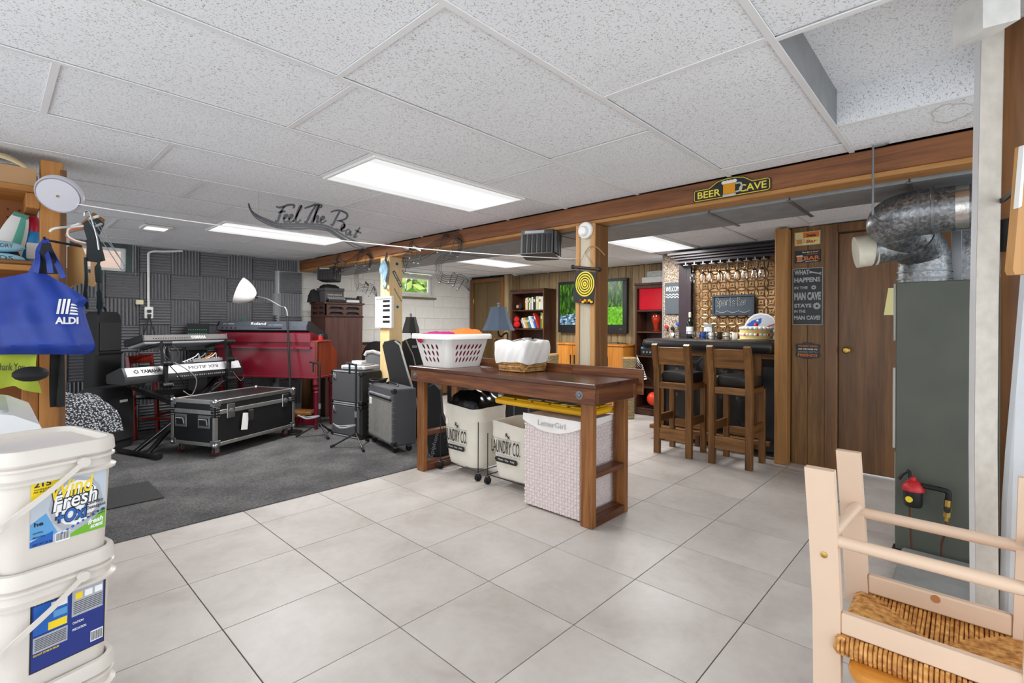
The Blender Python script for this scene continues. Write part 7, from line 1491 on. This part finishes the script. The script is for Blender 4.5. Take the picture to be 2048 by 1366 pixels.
# welcome chalk board and coat knobs
xc = 5.80; a, c = PX(1331, 566, 'x', xc), PX(1363.5, 628, 'x', xc); t = thing('chalk_board', 'small slate chalkboard with white chalk greeting on the pebbled wall', 'chalkboard', (xc, (a.y+c.y)/2, c.z)); B().box(xc-.012, c.y, c.z, xc, a.y, a.z).obj('slate', mat('slate board', '4a5055', .8, 0, .08, 8), t)
wtext(t, 'WELCOME', xc-.0125, (a.y+c.y)/2, a.z-.11, (a.y-c.y)*.92, .06, M['paperw'], .0, 'C', .1)
for k in range(2): B().ribbon([(xc-.0125, a.y-.012-f*(a.y-c.y-.024)/30, a.z-.15-.03*k+.008*sin(f*.9)) for f in range(31)], .008, Y3, Z3, (-.0015, 0, 0)).obj('chalk_wave', M['paperw'], t)
for u, v, m in ((1336, 654, 'red'), (1348, 657, 'black'), (1358.5, 648, 'blue'), (1349, 669, 'white')): q = PX(u, v, 'x', xc); t = thing('coat_knob', m+' round knob on the pebbled wall below the chalkboard', 'knob', q); B().lathe([(.012, 0), (.01, .02), (.024, .03), (.022, .05), (.0, .055)], q, 12, (-1, 0, 0)).obj('knob', M[m], t); B().cyl(q+Vector((0, 0, -.05)), q+Vector((-.02, 0, -.0)), .006, n=6).obj('peg', M['black'], t)
# ------------------------------------------------------------------ bookcases, television, cabinet
M['walnut'] = wood('dark walnut shelf', ['2b170e', '472819', '573322'], 'z', .4, .9)
def bookcase(lab, x, y0, y1, H, vs):
    t = thing('bookcase', lab, 'bookcase', (x+.16, (y0+y1)/2, 0)); D = .3
    for y in (y0, y1-.025): B().box(x, y, .008, x+D, y+.025, H-.03).obj('side_panel', M['walnut'], t)
    B().box(x-.012, y0-.012, H-.03, x+D, y1+.012, H).obj('top', M['walnut'], t); B().box(x+D-.008, y0+.025, .06, x+D, y1-.025, H-.03, 0).obj('back_panel', M['walnut'], t)
    B().box(x+.01, y0+.025, .008, x+.03, y1-.025, .08).obj('plinth', M['walnut'], t); B().box(x+.005, y0+.025, H-.075, x+.02, y1-.025, H-.03).obj('cornice', M['walnut'], t)
    for z in vs: B().box(x+.003, y0+.025, z-.022, x+D-.008, y1-.025, z).obj('shelf', M['walnut'], t)
    return t
xbk = 6.27; yl, yr = PX(1022, 620, 'x', xbk).y, PX(1088, 620, 'x', xbk).y
zA, zB, zC = PX(1060, 619.5, 'x', xbk).z, PX(1060, 657, 'x', xbk).z, PX(1060, 702, 'x', xbk).z; Hb = PX(1055, 578, 'x', xbk).z
bookcase('dark walnut bookcase filled with books beside the olive brown door', xbk, yr, yl, Hb, (zA, zB, zC, .45, .1))
BC = {k: mat('book '+k, c, .6) for k, c in (('cream', 'd8d0b2'), ('orange', 'd88f2c'), ('white', 'e2e0da'), ('green', '4f7d3a'), ('black', '222126'), ('sage', 'b6bd94'), ('red', 'b3271e'), ('blue', '2f63b0'), ('yellow', 'd9b93a'), ('gray', '8b8d90'), ('brown', '7c4a34'), ('teal', '3f7f86'), ('pale', 'c6cfd6'))}
bn = [0]
def book(u0, u1, z, h, col, lean=0, where='', dep=.19):
    y1, y0 = PX(u0, 620, 'x', xbk+.04).y, PX(u1, 620, 'x', xbk+.04).y; wd = y1-y0; t = thing('book', col+' spined book '+where, 'book', (xbk+.05, y1, z+.001), 0, 'books in the left bookcase'); t.rotation_euler = (-lean, 0, 0)
    B().box(0, -wd+.001, 0, .006, 0, h, .001).box(.004, -wd+.001, 0, dep, -wd+.004, h, 0).box(.004, -.003, 0, dep, 0, h, 0).obj('cover', BC[col], t, False); B().box(.006, -wd+.004, .003, dep-.004, -.003, h-.003, 0).obj('pages', M['paperw'], t, False)
    B().box(-.0012, -wd*.8, h*.6, 0, -wd*.2, h*.8, 0).obj('spine_label', BC['cream' if col != 'cream' else 'brown'], t, False)
up = zA
for i, (u0, u1, h, c) in enumerate(((1049.5, 1051.5, .20, 'orange'), (1052, 1054.3, .21, 'white'), (1054.6, 1057, .215, 'green'), (1057.3, 1060, .2, 'cream'), (1060.3, 1062.2, .2, 'gray'), (1062.5, 1065, .215, 'white'), (1066, 1070, .22, 'black'), (1071, 1076.5, .225, 'sage'), (1076.8, 1081, .22, 'cream'), (1081.3, 1083.2, .215, 'pale'), (1083.5, 1086.5, .22, 'white'))): book(u0, u1, up, h, c, 0, 'upright on the top shelf, %s from its left' % (ords+('eleventh',))[i])
for i, (u0, u1, h, c) in enumerate(((1046, 1048.2, .16, 'gray'), (1049, 1051, .19, 'white'), (1053, 1055.9, .19, 'orange'), (1056.5, 1060, .18, 'green'), (1060.5, 1063, .20, 'blue'), (1063.5, 1066, .22, 'white'), (1067, 1069, .22, 'pale'), (1070, 1072.5, .21, 'blue'), (1074.5, 1077.5, .27, 'red'))): book(u0, u1, zB, h, c, .42, 'leaning on the middle shelf, %s from its left' % ords[i])
book(1080.5, 1083.5, zB, .27, 'green', 0, 'upright at the right end of the middle shelf'); book(1084, 1086.8, zB, .26, 'yellow', 0, 'upright in the right corner of the middle shelf')
for i, (u0, u1, h, c) in enumerate(((1044, 1053, .2, 'pale'), (1056, 1059, .19, 'cream'), (1062, 1065, .18, 'blue'), (1067, 1073, .21, 'gray'), (1074, 1078, .2, 'brown'), (1079, 1083, .2, 'blue'), (1083.5, 1086, .2, 'yellow'))): book(u0, u1, zC, h, c, .25 if i < 3 else 0, 'on the lower shelf, %s from its left' % ords[i])
q = PX(1034, 655, 'x', xbk+.06); t = thing('plush_toy', 'bright red plush toy at the left of the middle shelf', 'toy', (q.x, q.y, zB+.002)); b = B(); rp = mat('bright red plush', 'c4121b', .9, 0, .15, 60, .6, 150)
b.sph((q.x, q.y, zB+.065), .063, 12).sph((q.x, q.y+.005, zB+.15), .055, 12); b.obj('body', rp, t); B().tube(smoothpath([(q.x, q.y+.03, zB+.19), (q.x, q.y+.025, zB+.215), (q.x, q.y, zB+.19)]), .003, 5).obj('loop', M['brownz'], t)
q = PX(1038, 617, 'x', xbk+.08); t = thing('carved_ornament', 'dark carved ornament with tan disc on the top shelf of the bookcase', 'ornament', (q.x, q.y, zA+.002)); b = B(); b.sph((q.x, q.y, zA+.06), .058, 10, (.6, 1.3, 1)).sph((q.x+.01, q.y-.03, zA+.10), .035, 10); b.obj('body', M['blackm'], t); B().lathe([(.0, 0), (.03, 0), (.03, .01), (.0, .012)], (q.x-.04, q.y-.01, zA+.06), 14, (-1, 0, 0)).obj('disc', M['tan'], t)
xb2 = 6.25; y2l = PX(1270, 700, 'x', xb2).y; z1_, z2_, z3_ = PX(1300, 620, 'x', xb2).z, PX(1300, 663, 'x', xb2).z, PX(1300, 712, 'x', xb2).z; H2 = PX(1275, 567, 'x', xb2).z
bookcase('dark walnut bookcase with red folder beside the pebbled bar wall', xb2, y2l-.72, y2l, H2, (z1_, z2_, z3_, .40, .1))
a = PX(1278, 600, 'x', xb2+.03); c = PX(1324, 600, 'x', xb2+.03); t = thing('red_folder', 'large glossy red folder on the top shelf of the right bookcase', 'folder', (xb2+.05, (a.y+c.y)/2, z1_+.001)); B().box(xb2+.03, c.y, z1_+.001, xb2+.22, a.y, z1_+.32, .006).obj('cover', mat('glossy red card', 'c20f26', .15), t); B().box(xb2+.027, a.y-.06, z1_+.003, xb2+.031, a.y-.055, z1_+.318, 0).obj('crease', M['red'], t); B().box(xb2+.05, c.y-.03, z1_+.001, xb2+.2, c.y-.006, z1_+.29).obj('paper_edge', M['paperw'], t)
q = PX(1313, 660, 'x', xb2+.1); t = thing('amber_vase', 'red amber glass vase with dark neck on the right bookcase', 'vase', (q.x, q.y, z2_+.001)); B().lathe([(.0, 0), (.045, 0), (.05, .01), (.03, .03), (.055, .12), (.07, .19), (.055, .23), (.035, .24), (.0, .24)], (q.x, q.y, z2_+.001), 20).obj('body', mat('red amber glass', '9c2a14', .1, 0, .3, 12), t); B().lathe([(.0, .2), (.033, .238), (.03, .25), (.038, .262), (.0, .262)], (q.x, q.y, z2_+.001), 16).obj('neck', M['black'], t)
b = B(); q = PX(1288, 708, 'x', xb2+.03); t = thing('receiver', 'black audio receiver with tiny blue light in the right bookcase', 'receiver', (xb2+.15, q.y, z3_+.001)); B().box(xb2+.03, q.y-.22, z3_+.004, xb2+.27, q.y+.055, z3_+.13).obj('case', M['black'], t); B().box(xb2+.027, q.y+.01, z3_+.1, xb2+.031, q.y+.04, z3_+.115, 0).obj('display', emis('blue led', '39b6ff', 1.), t)
for k in range(4): B().cyl((xb2+.03, q.y-.15+k*.05, z3_+.05), (xb2+.018, q.y-.15+k*.05, z3_+.05), .012, n=10).obj('knob', M['grey'], t)
q = PX(1294, 742, 'x', xb2-.05); b = B()
for k in range(7): a = -.6+.22*k; b.grid(lambda s_, c: (q.x-.02*k-.03*sin(pi*c), q.y+.12*c*cos(a)+(s_-.5)*.03*sin(pi*c), .52+.03*k+.16*c*sin(a+.5)+.02*(s_-.5)), 2, 5)
t = thing('white_flowers', 'white silk leaves drooping from the right bookcase', 'flowers', (q.x, q.y, .42)); b.obj('petals', M['white'], t, kind='stuff'); B().tube([(xb2+.1, q.y-.02, .412), (q.x+.1, q.y, .5), (q.x, q.y+.01, .55)], .006, 6).obj('stem', M['dkgreen'], t)
q = PX(1278, 795, 'x', xb2); B().sph((xb2+.06, q.y-.2, .235), .1, 14).solo('orange_ball', mat('orange red ball', 'e0401a', .4), 'orange red ball low in the right bookcase', 'ball')
bb_ = PX(1284, 800, 'x', xb2-.08); B().grid(cloth(xb2+.14, bb_.y-.10, .2, .24, .11, .012, .004, 12, 12, 41), 12, 12).solo('black_bundle', M['blackm'], 'black plastic bundle on the bottom shelf of the right bookcase', 'bundle')
a, c = PX(1285, 563, 'x', xb2+.06), PX(1345, 552, 'x', xb2+.06)
B().box(xb2+.04, c.y, H2+.001, xb2+.28, a.y, H2+.085, .006).solo('white_box', mat('white speckled box', 'c4c4c0', .7, 0, .1, 40), 'white speckled box on top of the right bookcase', 'box'); B().box(xb2+.05, c.y, H2+.0865, xb2+.26, a.y-.07, H2+.165, .006).solo('grey_box', mat('grey speckled box', 'a3a8a6', .7, 0, .25, 50), 'grey speckled box on the white box over the right bookcase', 'box')
# television
xt = 6.53; a, c = PX(1117, 564, 'x', xt), PX(1253.5, 667, 'x', xt); z1 = (a.z+PX(1253, 556, 'x', xt).z)/2; t = thing('television', 'large black television showing a green forest river on the panelled wall', 'television', (xt, (a.y+c.y)/2, c.z)); y0, y1, z0 = c.y, a.y, c.z
B().box(xt, y0, z0, xt+.065, y1, z1, .008).obj('body', M['black'], t); B().box(xt-.006, y0, z0, xt+.002, y1, z0+.13, .003).box(xt-.006, y0, z1-.045, xt+.002, y1, z1, .003).obj('bezel', M['black'], t); B().box(xt-.006, y0, z0+.13, xt+.002, y0+.07, z1-.045, .003).obj('bezel', M['black'], t); B().box(xt-.006, y1-.04, z0+.13, xt+.002, y1, z1-.045, .003).obj('bezel', M['black'], t)
def screen_mat():
    tt = NT('television picture'); v = tt.coord((1, 1, 1), False); s_ = tt.n('SeparateXYZ'); tt.l(v, s_.inputs[0]); Wd, Hd = (y1-y0), (z1-z0)
    b_ = tt.math('DIVIDE', tt.math('SUBTRACT', s_.outputs[2], .13), Hd-.175); a_ = tt.math('DIVIDE', tt.math('SUBTRACT', tt.math('MULTIPLY', s_.outputs[1], -1.), -Wd/2), Wd)
    tree = tt.ramp(tt.noise(tt.coord((1, 2.2, .7), False), 11, 5, .65), [(.34, '061004'), (.5, '1d4a0c'), (.62, '5f9a14'), (.75, 'b5d23a')])
    riv = tt.ramp(tt.noise(tt.coord((1, 1, 2.5), False), 14, 4, .6), [(.38, '16324a'), (.52, '6f9fbd'), (.64, 'f2f6f8')])
    mead = tt.ramp(tt.noise(v, 22, 4, .6), [(.32, '2f6f0a'), (.5, '6fc01a'), (.66, '9ddc3a'), (.74, 'e8e8dc')])
    nb = tt.math('MULTIPLY', tt.math('SUBTRACT', tt.noise(v, 6, 3), .5), .25)
    low = tt.mix(tt.math('GREATER_THAN', tt.math('ADD', a_, nb), .58), riv, mead); col = tt.mix(tt.math('LESS_THAN', tt.math('ADD', b_, tt.math('MULTIPLY', nb, .4)), tt.math('MULTIPLY_ADD', a_, .22)), tree, low)
    # sky wedge in the middle
    sk = tt.math('LESS_THAN', tt.math('ADD', tt.math('ABSOLUTE', tt.math('SUBTRACT', a_, .60)), tt.math('MULTIPLY', nb, .5)), tt.math('MULTIPLY', tt.math('SUBTRACT', b_, .62), .38)); col = tt.mix(sk, col, 'bcd8ee')
    for nd in tt.t.nodes:
        if nd.type == 'MATH' and nd.operation == 'MULTIPLY_ADD': nd.inputs[2].default_value = .22
    tt.set('000000', .3); tt.l(col, tt.p.inputs['Emission Color']); tt.p.inputs['Emission Strength'].default_value = .75; return tt.m
o_ = B().box(xt-.003, y0+.07, z0+.13, xt-.001, y1-.04, z1-.045, 0).obj('screen', screen_mat(), t); B().text('vizio', (xt-.0065, y0+.1, z0+.06), U_, V_, w=.05, h=.012, al='C').obj('badge', M['grey'], t)
t = thing('pine_cabinet', 'honey pine cabinet with iron strap handles under the television', 'cabinet', (6.3, 4.2, 0)); M['hpine'] = wood('honey pine', ['a35f1c', 'c47f30', 'd3924a'], 'z', .4, .9); xq = 6.08; ca, cc = PX(1115, 690, 'x', xq).y, PX(1246, 690, 'x', xq).y; hz = .975
B().box(xq+.02, cc, .008, 6.5, ca, hz-.025).obj('carcass', M['hpine'], t); B().box(xq-.01, cc-.015, hz-.025, 6.51, ca+.015, hz).obj('top', M['hpine'], t); dw = (ca-cc)/4
for k in range(4):
    d = B().box(xq, cc+dw*k+.004, .06, xq+.02, cc+dw*(k+1)-.004, hz-.035).obj('door', M['hpine'], t); yh = cc+dw*(k+1)-.035 if k % 2 == 0 else cc+dw*k+.035
    hb = B().box(xq-.006, yh-.012, .66, xq, yh+.012, .80).obj('strap_handle', M['iron'], d); hb2 = None
for k in range(3): B().tube(smoothpath([(6.25+.03*k, 3.62+.1*k, hz+.006), (6.3, 3.8, hz+.02), (6.28, 4.1+.05*k, hz+.008)]), .006, 6).solo('cable', M['black'], 'black cable lying on the honey pine cabinet, '+('nearest', 'middle', 'farthest')[k]+' of three', 'cable', 'cables on the pine cabinet')
def wicker(u, d, H, R_, lab):
    q = PD(u, 700, d); b = B(); q.z = .008; t = thing('wicker_bin', lab, 'basket', q)
    for k in range(40): f = k/39; b.tube([(q.x+(R_*(.7+.3*f**2)+.002*cos(a*pi+k*pi))*cos(a*pi/9), q.y+(R_*(.7+.3*f**2)+.002*cos(a*pi+k*pi))*sin(a*pi/9), .02+H*f) for a in range(18)], H/70, 5, True)
    b.obj('woven_wall', mat('pale dark wicker', '8b7a58', .7, 0, .35, 70), t, kind='stuff'); B().lathe([(R_*.97, H+.012), (R_*1.06, H+.02), (R_*1.02, H+.035), (R_*.96, H+.02)], q, 20).obj('rim', M['wicker'], t); B().lathe([(.0, 0), (R_*.69, 0), (R_*.69, .01), (.0, .01)], q, 18).obj('base', M['wicker'], t)
wicker(1259, 6.6, .78, .085, 'tall flared wicker bin right of the honey pine cabinet'); wicker(1106, 7.0, .80, .075, 'tall wicker bin between the left bookcase and the honey pine cabinet')
